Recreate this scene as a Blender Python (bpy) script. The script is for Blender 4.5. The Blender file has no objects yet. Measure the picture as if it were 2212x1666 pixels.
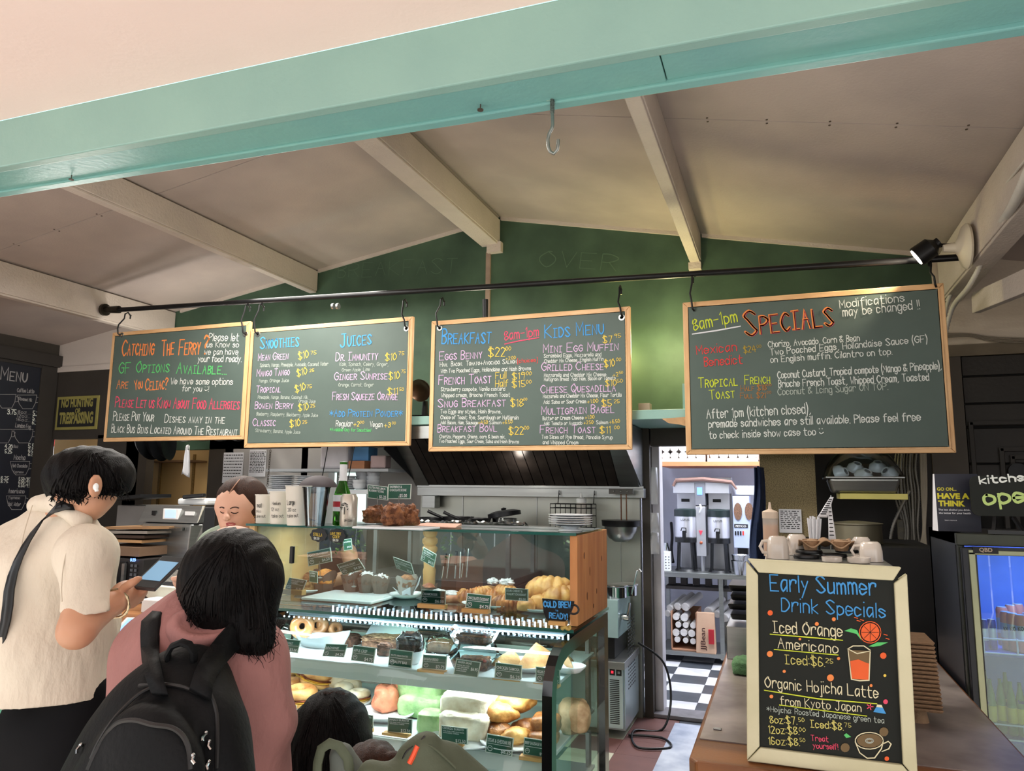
import bpy,bmesh,math,random
import numpy as np
from mathutils import Vector,Matrix,Euler,noise
C=bpy.context.scene.collection
random.seed(7)
PI=math.pi
FPX=1592.0
_W=np.array([584,232,FPX]);_W=_W/np.linalg.norm(_W)
_U=np.array([106,-11190,FPX]);_U=_U/np.linalg.norm(_U)
_U=_U-_U.dot(_W)*_W;_U=_U/np.linalg.norm(_U)
_X=np.cross(_W,_U)
if _X[0]<0:_X=-_X
RR=np.array([_X,_W,_U])
CAM=np.array([0,0,1.65])
def ray(px,py):return RR@np.array([px-1106.0,py-833.0,FPX])
def Q(px,py,Y):
 d=ray(px,py);return Vector(CAM+d*(Y/d[1]))
def QZ(px,py,Z):
 d=ray(px,py);return Vector(CAM+d*((Z-CAM[2])/d[2]))
def QX(px,py,X):
 d=ray(px,py);return Vector(CAM+d*(X/d[0]))
cam_d=bpy.data.cameras.new('camera');cam=bpy.data.objects.new('camera',cam_d);C.objects.link(cam)
cam_d.sensor_width=36.0;cam_d.lens=FPX/2212*36.0;cam_d.clip_start=0.02;cam_d.clip_end=200
_cx=RR@np.array([1,0,0]);_cy=RR@np.array([0,-1,0]);_cz=RR@np.array([0,0,-1])
M=Matrix(((_cx[0],_cy[0],_cz[0],0),(_cx[1],_cy[1],_cz[1],0),(_cx[2],_cy[2],_cz[2],0),(0,0,0,1)))
M.translation=Vector(CAM);cam.matrix_world=M
sc=bpy.context.scene;sc.camera=cam
sc.view_settings.view_transform='Standard';sc.view_settings.look='None'
sc.view_settings.exposure=0.0;sc.view_settings.gamma=1.0;sc.view_settings.use_curve_mapping=False
wd=bpy.data.worlds.new('world');sc.world=wd;wd.use_nodes=True
bg=wd.node_tree.nodes['Background'];bg.inputs[0].default_value=(0.97,0.985,1.0,1);bg.inputs[1].default_value=2.2
def area(name,loc,rot,size,power,col=(1,1,1),sy=None):
 l=bpy.data.lights.new(name,'AREA');l.energy=power;l.color=col;l.size=size
 if sy:l.shape='RECTANGLE';l.size_y=sy
 o=bpy.data.objects.new(name,l);o.location=loc;o.rotation_euler=rot;C.objects.link(o);return o
def point(name,loc,power,col=(1,1,1),r=0.05):
 l=bpy.data.lights.new(name,'POINT');l.energy=power;l.color=col;l.shadow_soft_size=r
 o=bpy.data.objects.new(name,l);o.location=loc;C.objects.link(o);return o
def spot(name,loc,target,power,ang,col=(1,1,1),r=0.03,blend=0.5):
 l=bpy.data.lights.new(name,'SPOT');l.energy=power;l.color=col;l.shadow_soft_size=r
 l.spot_size=ang;l.spot_blend=blend
 o=bpy.data.objects.new(name,l);o.location=loc
 o.rotation_euler=(Vector(target)-Vector(loc)).to_track_quat('-Z','Y').to_euler();C.objects.link(o);return o
sun_d=bpy.data.lights.new('sun','SUN');sun_d.energy=11.0;sun_d.angle=0.01;sun_d.color=(1,.955,.91)
sun=bpy.data.objects.new('sun',sun_d);C.objects.link(sun);sun.rotation_euler=(math.radians(38),0,math.radians(15))
area('kitchen_fill_light',(-3.6,4.0,3.35),(0,0,0),1.2,110,(1,.95,.88),2.4)  # two area fills added to brighten the room, no fixtures up there
area('kitchen_fill_light',(-1.6,3.4,3.4),(0,0,0),.8,60,(1,.95,.88),.5)
point('shelf_and_fill_light',(-.75,5.45,2.75),22,(1,.84,.45),.08)
point('shelf_and_fill_light',(-2.3,5.4,2.9),9,(1,.88,.7),.08)
point('shelf_and_fill_light',(-4.6,5.3,2.7),12,(1,.92,.84),.1)  # general fill added behind the left boards, past the shelf end
point('room_fill_light',(-3.4,2.7,2.5),24,(1,.93,.86),.25)  # pair of added fills over the customers, lifting ceiling and board faces
point('room_fill_light',(.2,2.6,2.5),17,(1,.93,.86),.25)
point('hood_lamp_light',(-1.9,5.3,1.80),2,(1,.95,.85),.04)
point('left_kitchen_fill',(-5.2,5.0,2.5),26,(1,.95,.88),.1)  # added fill to brighten the tan cabinet area, no lamp stands here
point('wall_glow_light',Q(1340,765,5.6),9,(1,.88,.3),.05)
point('store_room_fill',(-.35,6.6,2.35),24,(.92,.95,1),.1)  # added fill for the table and brewer fronts, not an actual bulb
area('store_room_light',(-.3,7.2,2.7),(0,0,0),1.2,115,(.9,.94,1),1.2)
def lin(c):return tuple(((x/255)/12.92 if x/255<=0.04045 else((x/255+0.055)/1.055)**2.4)for x in c)
MATS={}
def mat(name,col,rough=0.6,metal=0.0,var=0.12,scale=8.0,bump=0.0,bscale=40.0,emit=0.0,trans=0.0,alpha=1.0,ior=1.45,stretch=(1,1,1),col2=None,coat=0.0,sss=0.0,detail=4.0,spec=0.5,wave=None,bdist=0.01):
 if name in MATS:return MATS[name]
 m=bpy.data.materials.new(name);m.use_nodes=True;nt=m.node_tree;N=nt.nodes;L=nt.links
 b=N['Principled BSDF'];c=lin(col)
 c2=lin(col2)if col2 else tuple(x*(1-var)for x in c)
 tc=N.new('ShaderNodeTexCoord');mp=N.new('ShaderNodeMapping');mp.inputs['Scale'].default_value=stretch
 L.new(tc.outputs['Object'],mp.inputs[0])
 nz=N.new('ShaderNodeTexNoise');nz.inputs['Scale'].default_value=scale;nz.inputs['Detail'].default_value=detail
 L.new(mp.outputs[0],nz.inputs['Vector'])
 rp=N.new('ShaderNodeValToRGB');rp.color_ramp.elements[0].position=0.36;rp.color_ramp.elements[1].position=0.64
 rp.color_ramp.elements[0].color=(*c2,1);rp.color_ramp.elements[1].color=(*c,1)
 L.new(nz.outputs['Fac'],rp.inputs[0]);L.new(rp.outputs[0],b.inputs['Base Color'])
 b.inputs['Roughness'].default_value=rough;b.inputs['Metallic'].default_value=metal
 b.inputs['Specular IOR Level'].default_value=spec;b.inputs['IOR'].default_value=ior
 if coat:b.inputs['Coat Weight'].default_value=coat;b.inputs['Coat Roughness'].default_value=0.08
 if trans:b.inputs['Transmission Weight'].default_value=trans
 if sss:
  b.inputs['Subsurface Weight'].default_value=sss;b.inputs['Subsurface Radius'].default_value=(0.02,0.008,0.004)
 if emit:
  b.inputs['Emission Color'].default_value=(*c,1);b.inputs['Emission Strength'].default_value=emit
 if alpha<1:b.inputs['Alpha'].default_value=alpha
 if bump:
  n2=N.new('ShaderNodeTexNoise');n2.inputs['Scale'].default_value=bscale;n2.inputs['Detail'].default_value=6
  L.new(mp.outputs[0],n2.inputs['Vector'])
  src=n2.outputs['Fac']
  if wave:
   wv=N.new('ShaderNodeTexWave');wv.inputs['Scale'].default_value=wave;wv.inputs['Distortion'].default_value=3
   L.new(mp.outputs[0],wv.inputs['Vector']);src=wv.outputs['Fac']
  bp=N.new('ShaderNodeBump');bp.inputs['Strength'].default_value=bump;bp.inputs['Distance'].default_value=bdist
  L.new(src,bp.inputs['Height']);L.new(bp.outputs[0],b.inputs['Normal'])
 MATS[name]=m;return m
def glassmat(name,col,rough=0.0,tint=0.93,refl=0.08):
 """thin glass sheet: clear with fresnel reflection"""
 if name in MATS:return MATS[name]
 m=bpy.data.materials.new(name);m.use_nodes=True;nt=m.node_tree;N=nt.nodes;L=nt.links
 for n in list(N):N.remove(n)
 o=N.new('ShaderNodeOutputMaterial');mx=N.new('ShaderNodeMixShader');t=N.new('ShaderNodeBsdfTransparent')
 g=N.new('ShaderNodeBsdfGlossy');fr=N.new('ShaderNodeFresnel');fr.inputs[0].default_value=1.5
 c=lin(col);t.inputs[0].default_value=(*[x*tint for x in c],1);g.inputs['Roughness'].default_value=rough
 ad=N.new('ShaderNodeMath');ad.operation='MULTIPLY_ADD';ad.inputs[1].default_value=1.0;ad.inputs[2].default_value=refl
 ad.use_clamp=True
 L.new(fr.outputs[0],ad.inputs[0]);L.new(ad.outputs[0],mx.inputs[0]);L.new(t.outputs[0],mx.inputs[1]);L.new(g.outputs[0],mx.inputs[2])
 L.new(mx.outputs[0],o.inputs[0]);MATS[name]=m;return m
def P(name,*a,**k):return mat(name,*a,**k)
def frame_for(d):
 d=Vector(d).normalized();a=Vector((0,0,1))if abs(d.z)<0.9 else Vector((1,0,0))
 u=d.cross(a).normalized();return u,d.cross(u).normalized()
class MB:
 def __init__(s):s.v=[];s.f=[]
 def add(s,vs,fs,m=None):
  n=len(s.v)
  for p in vs:
   p=Vector(p);s.v.append(tuple(m@p)if m else tuple(p))
  for f in fs:s.f.append(tuple(i+n for i in f))
  return s
 def box(s,a,b,m=None):
  (x0,y0,z0),(x1,y1,z1)=a,b
  if x0>x1:x0,x1=x1,x0
  if y0>y1:y0,y1=y1,y0
  if z0>z1:z0,z1=z1,z0
  return s.add([(x0,y0,z0),(x1,y0,z0),(x1,y1,z0),(x0,y1,z0),(x0,y0,z1),(x1,y0,z1),(x1,y1,z1),(x0,y1,z1)],[(0,3,2,1),(4,5,6,7),(0,1,5,4),(1,2,6,5),(2,3,7,6),(3,0,4,7)],m)
 def cbox(s,c,d,m=None):
  return s.box((c[0]-d[0]/2,c[1]-d[1]/2,c[2]-d[2]/2),(c[0]+d[0]/2,c[1]+d[1]/2,c[2]+d[2]/2),m)
 def hexa(s,p):
  return s.add(p,[(0,3,2,1),(4,5,6,7),(0,1,5,4),(1,2,6,5),(2,3,7,6),(3,0,4,7)])
 def bar(s,p0,p1,w,h,up=(0,0,1)):
  p0=Vector(p0);p1=Vector(p1);d=(p1-p0).normalized();u=d.cross(Vector(up))
  if u.length<1e-4:u=Vector((1,0,0))
  u.normalize();v=u.cross(d)
  q=[];
  for p in(p0,p1):
   for a,b in((-1,-1),(1,-1),(1,1),(-1,1)):q.append(p+u*a*w/2+v*b*h/2)
  return s.add(q,[(0,1,2,3),(7,6,5,4),(0,4,5,1),(1,5,6,2),(2,6,7,3),(3,7,4,0)])
 def tube(s,pts,r,n=8,closed=False,cap=True,m=None,sx=1.0):
  pts=[Vector(p)for p in pts];k=len(pts);base=len(s.v);rr=r if hasattr(r,'__len__')else[r]*k
  u=None;vs=[]
  for i,p in enumerate(pts):
   if closed:d=pts[(i+1)%k]-pts[i-1]
   else:d=pts[min(i+1,k-1)]-pts[max(i-1,0)]
   if d.length<1e-9:d=Vector((0,0,1))
   d.normalize()
   if u is None:u,w=frame_for(d)
   else:
    u=(u-d*u.dot(d))
    if u.length<1e-6:u,w=frame_for(d)
    u.normalize();w=d.cross(u)
   for j in range(n):
    a=2*PI*j/n;vs.append(p+(u*math.cos(a)*sx+w*math.sin(a))*rr[i])
  fs=[]
  for i in range(k if closed else k-1):
   for j in range(n):
    a=i*n+j;b=i*n+(j+1)%n;c=((i+1)%k)*n+(j+1)%n;d_=((i+1)%k)*n+j
    fs.append((a,b,c,d_))
  if cap and not closed:fs.append(tuple(range(n-1,-1,-1)));fs.append(tuple((k-1)*n+j for j in range(n)))
  return s.add(vs,fs,m)
 def cyl(s,p0,p1,r0,r1=None,n=20):return s.tube([p0,p1],[r0,r0 if r1 is None else r1],n)
 def lathe(s,prof,c=(0,0,0),n=24,m=None,sx=1,sy=1):
  vs=[];fs=[];k=len(prof)
  for r,z in prof:
   for j in range(n):
    a=2*PI*j/n;vs.append((c[0]+r*math.cos(a)*sx,c[1]+r*math.sin(a)*sy,c[2]+z))
  for i in range(k-1):
   for j in range(n):fs.append((i*n+j,i*n+(j+1)%n,(i+1)*n+(j+1)%n,(i+1)*n+j))
  if prof[0][0]>1e-6:fs.append(tuple(range(n-1,-1,-1)))
  if prof[-1][0]>1e-6:fs.append(tuple((k-1)*n+j for j in range(n)))
  return s.add(vs,fs,m)
 def sph(s,c,r,n=16,k=10,m=None):
  r=r if hasattr(r,'__len__')else(r,r,r);vs=[];fs=[]
  for i in range(k+1):
   t=PI*i/k
   for j in range(n):
    a=2*PI*j/n;vs.append((c[0]+r[0]*math.sin(t)*math.cos(a),c[1]+r[1]*math.sin(t)*math.sin(a),c[2]-r[2]*math.cos(t)))
  for i in range(k):
   for j in range(n):fs.append((i*n+j,i*n+(j+1)%n,(i+1)*n+(j+1)%n,(i+1)*n+j))
  return s.add(vs,fs,m)
 def prism(s,poly,o,ex,ey,ez,t):
  """2D outline poly in frame (o,ex,ey), extruded by t along ez"""
  o=Vector(o);ex=Vector(ex);ey=Vector(ey);ez=Vector(ez);k=len(poly)
  vs=[o+ex*x+ey*y for x,y in poly]+[o+ex*x+ey*y+ez*t for x,y in poly]
  fs=[tuple(range(k-1,-1,-1)),tuple(range(k,2*k))]+[(i,(i+1)%k,k+(i+1)%k,k+i)for i in range(k)]
  return s.add(vs,fs)
 def grid(s,fn,nu,nv,closeu=False):
  vs=[fn(i/(nu if closeu else nu-1),j/(nv-1))for i in range(nu)for j in range(nv)];fs=[]
  for i in range(nu if closeu else nu-1):
   for j in range(nv-1):
    a=i*nv+j;b=((i+1)%nu)*nv+j;fs.append((a,b,b+1,a+1))
  return s.add(vs,fs)
 def build(s,name,m,parent=None,label=None,smooth=False,bevel=0,kind=None,solid=0,ang=40,sub=0,fix=True):
  me=bpy.data.meshes.new(name);me.from_pydata(s.v,[],s.f)
  if fix:
   bm=bmesh.new();bm.from_mesh(me);bmesh.ops.remove_doubles(bm,verts=bm.verts,dist=1e-6)
   bmesh.ops.recalc_face_normals(bm,faces=bm.faces);bm.to_mesh(me);bm.free()
  me.materials.append(m)
  if smooth:
   me.polygons.foreach_set('use_smooth',[True]*len(me.polygons));me.set_sharp_from_angle(angle=math.radians(ang))
  me.update();return link(name,me,parent,label,bevel,kind,solid,sub)
def link(name,me,parent=None,label=None,bevel=0,kind=None,solid=0,sub=0):
 o=bpy.data.objects.new(name,me);C.objects.link(o)
 if solid:mo=o.modifiers.new('solid','SOLIDIFY');mo.thickness=solid;mo.offset=0
 if bevel:mo=o.modifiers.new('bevel','BEVEL');mo.width=bevel;mo.segments=2;mo.limit_method='ANGLE';mo.angle_limit=0.7
 if sub:mo=o.modifiers.new('sub','SUBSURF');mo.levels=sub;mo.render_levels=sub
 if parent:setp(o,parent)
 if label:o['label']=label
 if kind:o['kind']=kind
 return o
WB={}
def wpos(o):return WB.get(o.name,Vector((0,0,0)))
def setp(o,parent):
 o.parent=parent;o.location=-wpos(parent)+wpos(o);WB[o.name]=WB.get(o.name,Vector((0,0,0)))
def thing(name,label,cat,loc=(0,0,0),group=None):
 """Empty at the base; parts are meshed in world coordinates and offset to match"""
 o=bpy.data.objects.new(name,None);C.objects.link(o);o.empty_display_size=0.05
 o.location=Vector(loc);WB[o.name]=Vector(loc);o['label']=label;o['category']=cat
 if group:o['group']=group
 return o
def tag(o,label,cat,group=None):
 o['label']=label;o['category']=cat
 if group:o['group']=group
 return o
def st(mb,name,m,parent=None,**k):
 o=mb.build(name,m,parent,**k)
 if not parent:o['kind']='structure'
 return o
def dup(root,loc=None,rot=None,label=None,group=None,scale=None):
 r=root.copy();C.objects.link(r)
 if loc is not None:r.location=Vector(loc)
 if rot is not None:r.rotation_euler=rot
 if scale is not None:r.scale=scale if hasattr(scale,'__len__')else(scale,)*3
 if label:r['label']=label
 if group:r['group']=group
 for ch in list(root.children):
  c=ch.copy();C.objects.link(c);c.parent=r
  for g in list(ch.children):
   d=g.copy();C.objects.link(d);d.parent=c
 return r
class SDF:
 """organic solids: smooth unions of round cones / ellipsoids / boxes"""
 def __init__(s):s.p=[]
 def cone(s,a,b,ra,rb,k=0.02,op=1,fl=None):s.p.append(('c',np.array(a,float),np.array(b,float),ra,rb,k,op,fl));return s
 def chain(s,pts,rs,k=0.02,op=1):
  for i in range(len(pts)-1):s.cone(pts[i],pts[i+1],rs[i],rs[i+1],k,op)
  return s
 def ell(s,c,r,k=0.02,op=1,rot=None):s.p.append(('e',np.array(c,float),np.array(r,float),None if rot is None else np.array(Euler(rot).to_matrix()),0,k,op,None));return s
 def boxr(s,c,h,rad=0.02,k=0.02,op=1,rot=None):s.p.append(('b',np.array(c,float),np.array(h,float),None if rot is None else np.array(Euler(rot).to_matrix()),rad,k,op,None));return s
 def ev(s,X):
  d=None
  for(t,a,b,c,e,k,op,fl)in s.p:
   if t=='c':
    ba=b-a;l2=max(ba.dot(ba),1e-9);h=np.clip(((X-a)@ba)/l2,0,1);q=X-a-h[...,None]*ba
    di=np.sqrt((q*q).sum(-1))-(c+(e-c)*h)
   elif t=='e':
    q=X-a
    if c is not None:q=q@c
    k0=np.sqrt(((q/b)**2).sum(-1));k1=np.sqrt(((q/(b*b))**2).sum(-1))+1e-9;di=k0*(k0-1)/k1
   else:
    q=X-a
    if c is not None:q=q@c
    q=np.abs(q)-b+e;di=np.sqrt((np.maximum(q,0)**2).sum(-1))+np.minimum(q.max(-1),0)-e
   if d is None:d=di;continue
   if op==1:h=np.clip(0.5+0.5*(d-di)/k,0,1);d=d*(1-h)+di*h-k*h*(1-h)
   elif op==0:h=np.clip(0.5-0.5*(d+di)/k,0,1);d=d*(1-h)-di*h+k*h*(1-h)
   else:h=np.clip(0.5-0.5*(di-d)/k,0,1);d=di*(1-h)+d*h+k*h*(1-h)
  return d
 def bounds(s,pad=0.03):
  lo=np.full(3,1e9);hi=-lo
  for(t,a,b,c,e,k,op,fl)in s.p:
   if op!=1:continue
   if t=='c':pts=[a-c,a+c,b-e,b+e]
   else:
    r=b if t=='b' and c is None or t=='e' and c is None else np.full(3,np.linalg.norm(b));pts=[a-r,a+r]
   for q in pts:lo=np.minimum(lo,q);hi=np.maximum(hi,q)
  return lo-pad,hi+pad
 def mesh(s,name,m,res=0.008,parent=None,disp=None,clip=None,label=None,ret=False,smooth=1):
  lo,hi=s.bounds()
  if clip is not None:lo=np.maximum(lo,clip[0]);hi=np.minimum(hi,clip[1])
  n=np.maximum(((hi-lo)/res).astype(int)+2,4)
  ax=[lo[i]+res*np.arange(n[i])for i in range(3)]
  G=np.stack(np.meshgrid(*ax,indexing='ij'),-1).astype(np.float32)
  V=s.ev(G)
  if disp is not None:V=V-disp(G)
  V[0]=V[-1]=1;V[:,0]=V[:,-1]=1;V[:,:,0]=V[:,:,-1]=1
  ins=V<0
  cnt=np.zeros(tuple(n-1),np.int32);acc=np.zeros(tuple(n-1)+(3,),np.float32)
  sl=lambda o,d:slice(o,n[d]-1+o)
  for ax_ in range(3):
   o1,o2=[q for q in range(3)if q!=ax_]
   for a in(0,1):
    for b in(0,1):
     o=[0,0,0];o[o1]=a;o[o2]=b;oo=list(o);oo[ax_]=1
     va=V[sl(o[0],0),sl(o[1],1),sl(o[2],2)];vb=V[sl(oo[0],0),sl(oo[1],1),sl(oo[2],2)]
     cr=(va<0)!=(vb<0);t=np.where(cr,va/(va-vb+1e-12),0)
     cnt+=cr
     for q in range(3):acc[...,q]+=np.where(cr,o[q]+(t if q==ax_ else 0),0)
  act=cnt>0;idx=-np.ones(cnt.shape,np.int64);idx[act]=np.arange(act.sum())
  cell=np.argwhere(act);vs=(cell+acc[act]/cnt[act][:,None])*res+lo
  quads=[]
  for ax_ in range(3):
   o1,o2=[(1,2),(2,0),(0,1)][ax_]
   s0=[slice(1,n[q]-1)for q in range(3)];s0[ax_]=slice(0,n[ax_]-1)
   s1=list(s0);s1[ax_]=slice(1,n[ax_])
   A=ins[tuple(s0)];B=ins[tuple(s1)];e=np.argwhere(A!=B)
   if len(e)==0:continue
   base=e.copy();base[:,o1]+=1;base[:,o2]+=1
   def I(d1,d2):
    q=base.copy();q[:,o1]-=d1;q[:,o2]-=d2;return idx[q[:,0],q[:,1],q[:,2]]
   qd=np.stack([I(1,1),I(0,1),I(0,0),I(1,0)],1)
   fl=~A[tuple(e.T)];qd[fl]=qd[fl][:,::-1];quads.append(qd)
  F=np.concatenate(quads)
  for _ in range(smooth):
   ac=np.zeros_like(vs);cn=np.zeros(len(vs))
   for a in range(4):
    b=(a+1)%4
    np.add.at(ac,F[:,a],vs[F[:,b]]);np.add.at(cn,F[:,a],1)
    np.add.at(ac,F[:,b],vs[F[:,a]]);np.add.at(cn,F[:,b],1)
   vs=vs*0.5+0.5*ac/np.maximum(cn,1)[:,None]
  if ret:return vs,F
  me=bpy.data.meshes.new(name);me.vertices.add(len(vs));me.vertices.foreach_set('co',vs.astype(np.float32).ravel())
  me.loops.add(len(F)*4);me.polygons.add(len(F));me.loops.foreach_set('vertex_index',F.ravel().astype(np.int32))
  me.polygons.foreach_set('loop_start',np.arange(0,len(F)*4,4,dtype=np.int32))
  me.polygons.foreach_set('loop_total',np.full(len(F),4,np.int32))
  me.polygons.foreach_set('use_smooth',np.ones(len(F),bool));me.update(calc_edges=True);me.validate()
  me.materials.append(m);return link(name,me,parent,label)
def wob(f,amp,seed=0,dirs=((1,0,0),(0,1,0),(0,0,1))):
 """soft cloth-like displacement field"""
 r=np.random.RandomState(seed);ks=[]
 for i in range(7):
  d=r.normal(size=3)*np.array([1,1,0.55]);d=d/np.linalg.norm(d)*f*(0.6+1.2*r.rand());ks.append((d,r.rand()*6.28,1/(1+i*0.25)))
 def fn(G):
  a=0
  for d,ph,w in ks:a=a+w*np.sin(G@d.astype(np.float32)+ph)
  return amp*a/3
 return fn
GL={'A':'022842 1535','B':'0208 ~0828373605 ~052534332202','C':'~472806042243','D':'0208 ~082846442202','E':'0802 0848 0535 0242','F':'0802 0848 0535','G':'~472806042243 434525','H':'0802 4842 0545','I':'0838 1812 0232','J':'1848 ~3833221203','K':'0802 4805 0542','L':'080242','M':'0208244842','N':'02084248','O':'~2806042244462838','P':'0208 ~082847462505','Q':'~2806042244462838 2441','R':'0208 ~082847462505 2542','S':'~4728071634432203','T':'0848 2822','U':'~0804224448','V':'082248','W':'0812253248','X':'0842 4802','Y':'0825 482522','Z':'08480242','a':'~3616041234 3632','b':'0802 ~051635331203','c':'~351605031233','d':'3832 ~351605031233','e':'~0434351605031233','f':'~3828171412 0636','g':'~351605031233 ~36312001','h':'0802 ~05163532','i':'0602 08','j':'~16111000 18','k':'0802 3604 0432','l':'0802','m':'0602 ~05162522 ~25364542','n':'0602 ~05163532','o':'~16050312333516','p':'0600 ~051635331203','q':'3630 ~351605031233','r':'0602 ~04163635','s':'~35160524331203','t':'~18132232 0636','u':'~0603123336 3632','v':'062246','w':'0612253246','x':'0632 3602','y':'0614 3600','z':'06360232','0':'~1806041234361828','1':'071812','2':'~0718373602 0232','3':'~07183715 ~1535331203','4':'280444 3732','5':'380805 ~051534331203','6':'~371805031233341504','7':'083812','8':'~18061534331203153718','9':'~371807061636 3722','$':'~4728071634432203 1921 2921','.':'02',',':'1201','!':'0804 02','?':'~0718371514 12','-':'0535','+':'0444 2622',':':'03 06','&':'~420717283705031244','(':'~19060410',')':'~09161400',"'":'0807','*':'0644 0446 2723','/':'0248','[':'19090010',']':'09191000','=':'0646 0444','@':'07 37 ~04132344','~':'~05163425'}
GC={}
def glyph(ch):
 if ch in GC:return GC[ch]
 out=[];w=0
 for t in GL.get(ch,'').split():
  sm=t[0]=='~'
  if sm and len(t)>1:t=t[1:]
  pts=[(int(t[i]),int(t[i+1])-2)for i in range(0,len(t)-1,2)]
  w=max([w]+[p[0]for p in pts])
  if sm and len(pts)>2:
   q=[]
   for i in range(len(pts)-1):
    p0=pts[max(i-1,0)];p1=pts[i];p2=pts[i+1];p3=pts[min(i+2,len(pts)-1)]
    for s_ in(0,1/3,2/3):
     q.append(tuple(0.5*(2*p1[k]+(p2[k]-p0[k])*s_+(2*p0[k]-5*p1[k]+4*p2[k]-p3[k])*s_*s_+(3*p1[k]-p0[k]-3*p2[k]+p3[k])*s_**3)for k in(0,1)))
   q.append(pts[-1]);pts=q
  out.append(pts)
 GC[ch]=(out,w);return GC[ch]
def scribe(text,sc_=False,jit=0.0,rnd=None):
 """-> list of polylines in units of cap height=1, and the width"""
 x=0;L=[]
 for ch in text:
  if ch==' ':x+=3.0;continue
  if ch=='|':x+=9.0;continue
  k=1.0;c2=ch
  if sc_ and ch.islower():c2=ch.upper();k=0.72
  st_,w=glyph(c2);kx=k*(1.0 if not sc_ or k<1 else 1.1)
  dy=rnd.uniform(-jit,jit)if rnd else 0;sh=rnd.uniform(-jit,jit)*0.12 if rnd else 0;kk=k*(1+(rnd.uniform(-jit,jit)*0.15 if rnd else 0))
  for pts in st_:L.append([((x+px*kx+py*sh)/6,(py*kk+dy*0.5)/6)for px,py in pts])
  x+=w*kx+1.5*(0.9 if k<1 else 1)
 return L,max(x-1.5,1)/6
def strip(mb,W3,ez,r,off):
 """one flat stroke as a mitred strip (no overlapping faces)"""
 W3=[p for i,p in enumerate(W3)if i==0 or(p-W3[i-1]).length>1e-6]
 if len(W3)==1:
  a=frame_for(ez);mb.add([W3[0]+ez*off+(a[0]*math.cos(PI*j/3)+a[1]*math.sin(PI*j/3))*r*1.15 for j in range(6)],[tuple(range(6))]);return
 k=len(W3);ds=[(W3[i+1]-W3[i]).normalized()for i in range(k-1)];vs=[]
 W3=list(W3);W3[0]=W3[0]-ds[0]*r*.8;W3[-1]=W3[-1]+ds[-1]*r*.8
 for i,p in enumerate(W3):
  d0=ds[max(i-1,0)];d1=ds[min(i,k-2)];n0=ez.cross(d0);n1=ez.cross(d1);n=n0+n1
  if n.length<.3:n=n1
  n.normalize();c=max(n.dot(n1),.6);e=.75 if i in(0,k-1)else 1
  vs+=[p-n*(r/c*e)+ez*off,p+n*(r/c*e)+ez*off]
 mb.add(vs,[(2*i,2*i+2,2*i+3,2*i+1)for i in range(k-1)])
def ink(mb,L,o,ex,ey,ez,r,off=0.0012):
 for q,pts in enumerate(L):strip(mb,[o+ex*x+ey*y for x,y in pts],ez,r,off+(q%5)*.00025)
class Plane:
 """a flat sheet standing in the room that things are written on; pixel positions are read on that sheet"""
 def __init__(s,o,ex,ez_up,n):
  s.o=Vector(o);s.ex=Vector(ex).normalized();s.ey=Vector(ez_up).normalized();s.n=Vector(n).normalized()
 def at(s,px,py):
  d=Vector(ray(px,py));c=Vector(CAM);t=(s.o-c).dot(s.n)/d.dot(s.n);return c+d*t
def write(pl,text,p0,p1,h,m,parent,sc_=False,w=0.09,jit=0.25,name='lettering',seed=None,fitw=True,slant=0.0):
 rnd=random.Random(seed if seed is not None else hash_s(text));a=pl.at(*p0);b=pl.at(*p1)
 L,wd_=scribe(text,sc_,jit,rnd);ex=(b-a);up=pl.n.cross(ex).normalized()
 if up.z<0:up=-up
 hh=(pl.at(p0[0],p0[1]-h)-a).length
 exn=ex/wd_;mb=MB();ink(mb,L,a,exn,up*hh+ex.normalized()*slant*hh,pl.n,hh*w)
 return mb.build(name,m,parent,fix=False)
def hash_s(t):
 h=7
 for c in t:h=(h*31+ord(c))%100003
 return h
TX={}
def type_mesh(text,bold=0.0):
 k=(text,bold)
 if k in TX:return TX[k]
 cu=bpy.data.curves.new('type','FONT');cu.body=text;cu.size=1.0;cu.offset=bold;cu.resolution_u=2
 o=bpy.data.objects.new('type',cu);C.objects.link(o)
 dg=bpy.context.evaluated_depsgraph_get();me=o.evaluated_get(dg).to_mesh()
 vs=[tuple(v.co)for v in me.vertices];fs=[tuple(p.vertices)for p in me.polygons]
 o.evaluated_get(dg).to_mesh_clear();bpy.data.objects.remove(o);bpy.data.curves.remove(cu)
 xs=[v[0]for v in vs]or[0,1];ys=[v[1]for v in vs]or[0,1]
 TX[k]=(vs,fs,min(xs),max(xs),min(ys),max(ys));return TX[k]
def typeset(mb,text,o,ex,ey,n,w,h,bold=0.0,off=0.0012):
 """printed word fitted to width w and cap height h, o = lower left"""
 vs,fs,x0,x1,y0,y1=type_mesh(text,bold);kx=w/max(x1-x0,1e-6);ky=h/0.72
 mb.add([o+ex*((v[0]-x0)*kx)+ey*(v[1]*ky)+n*off for v in vs],fs)
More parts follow.
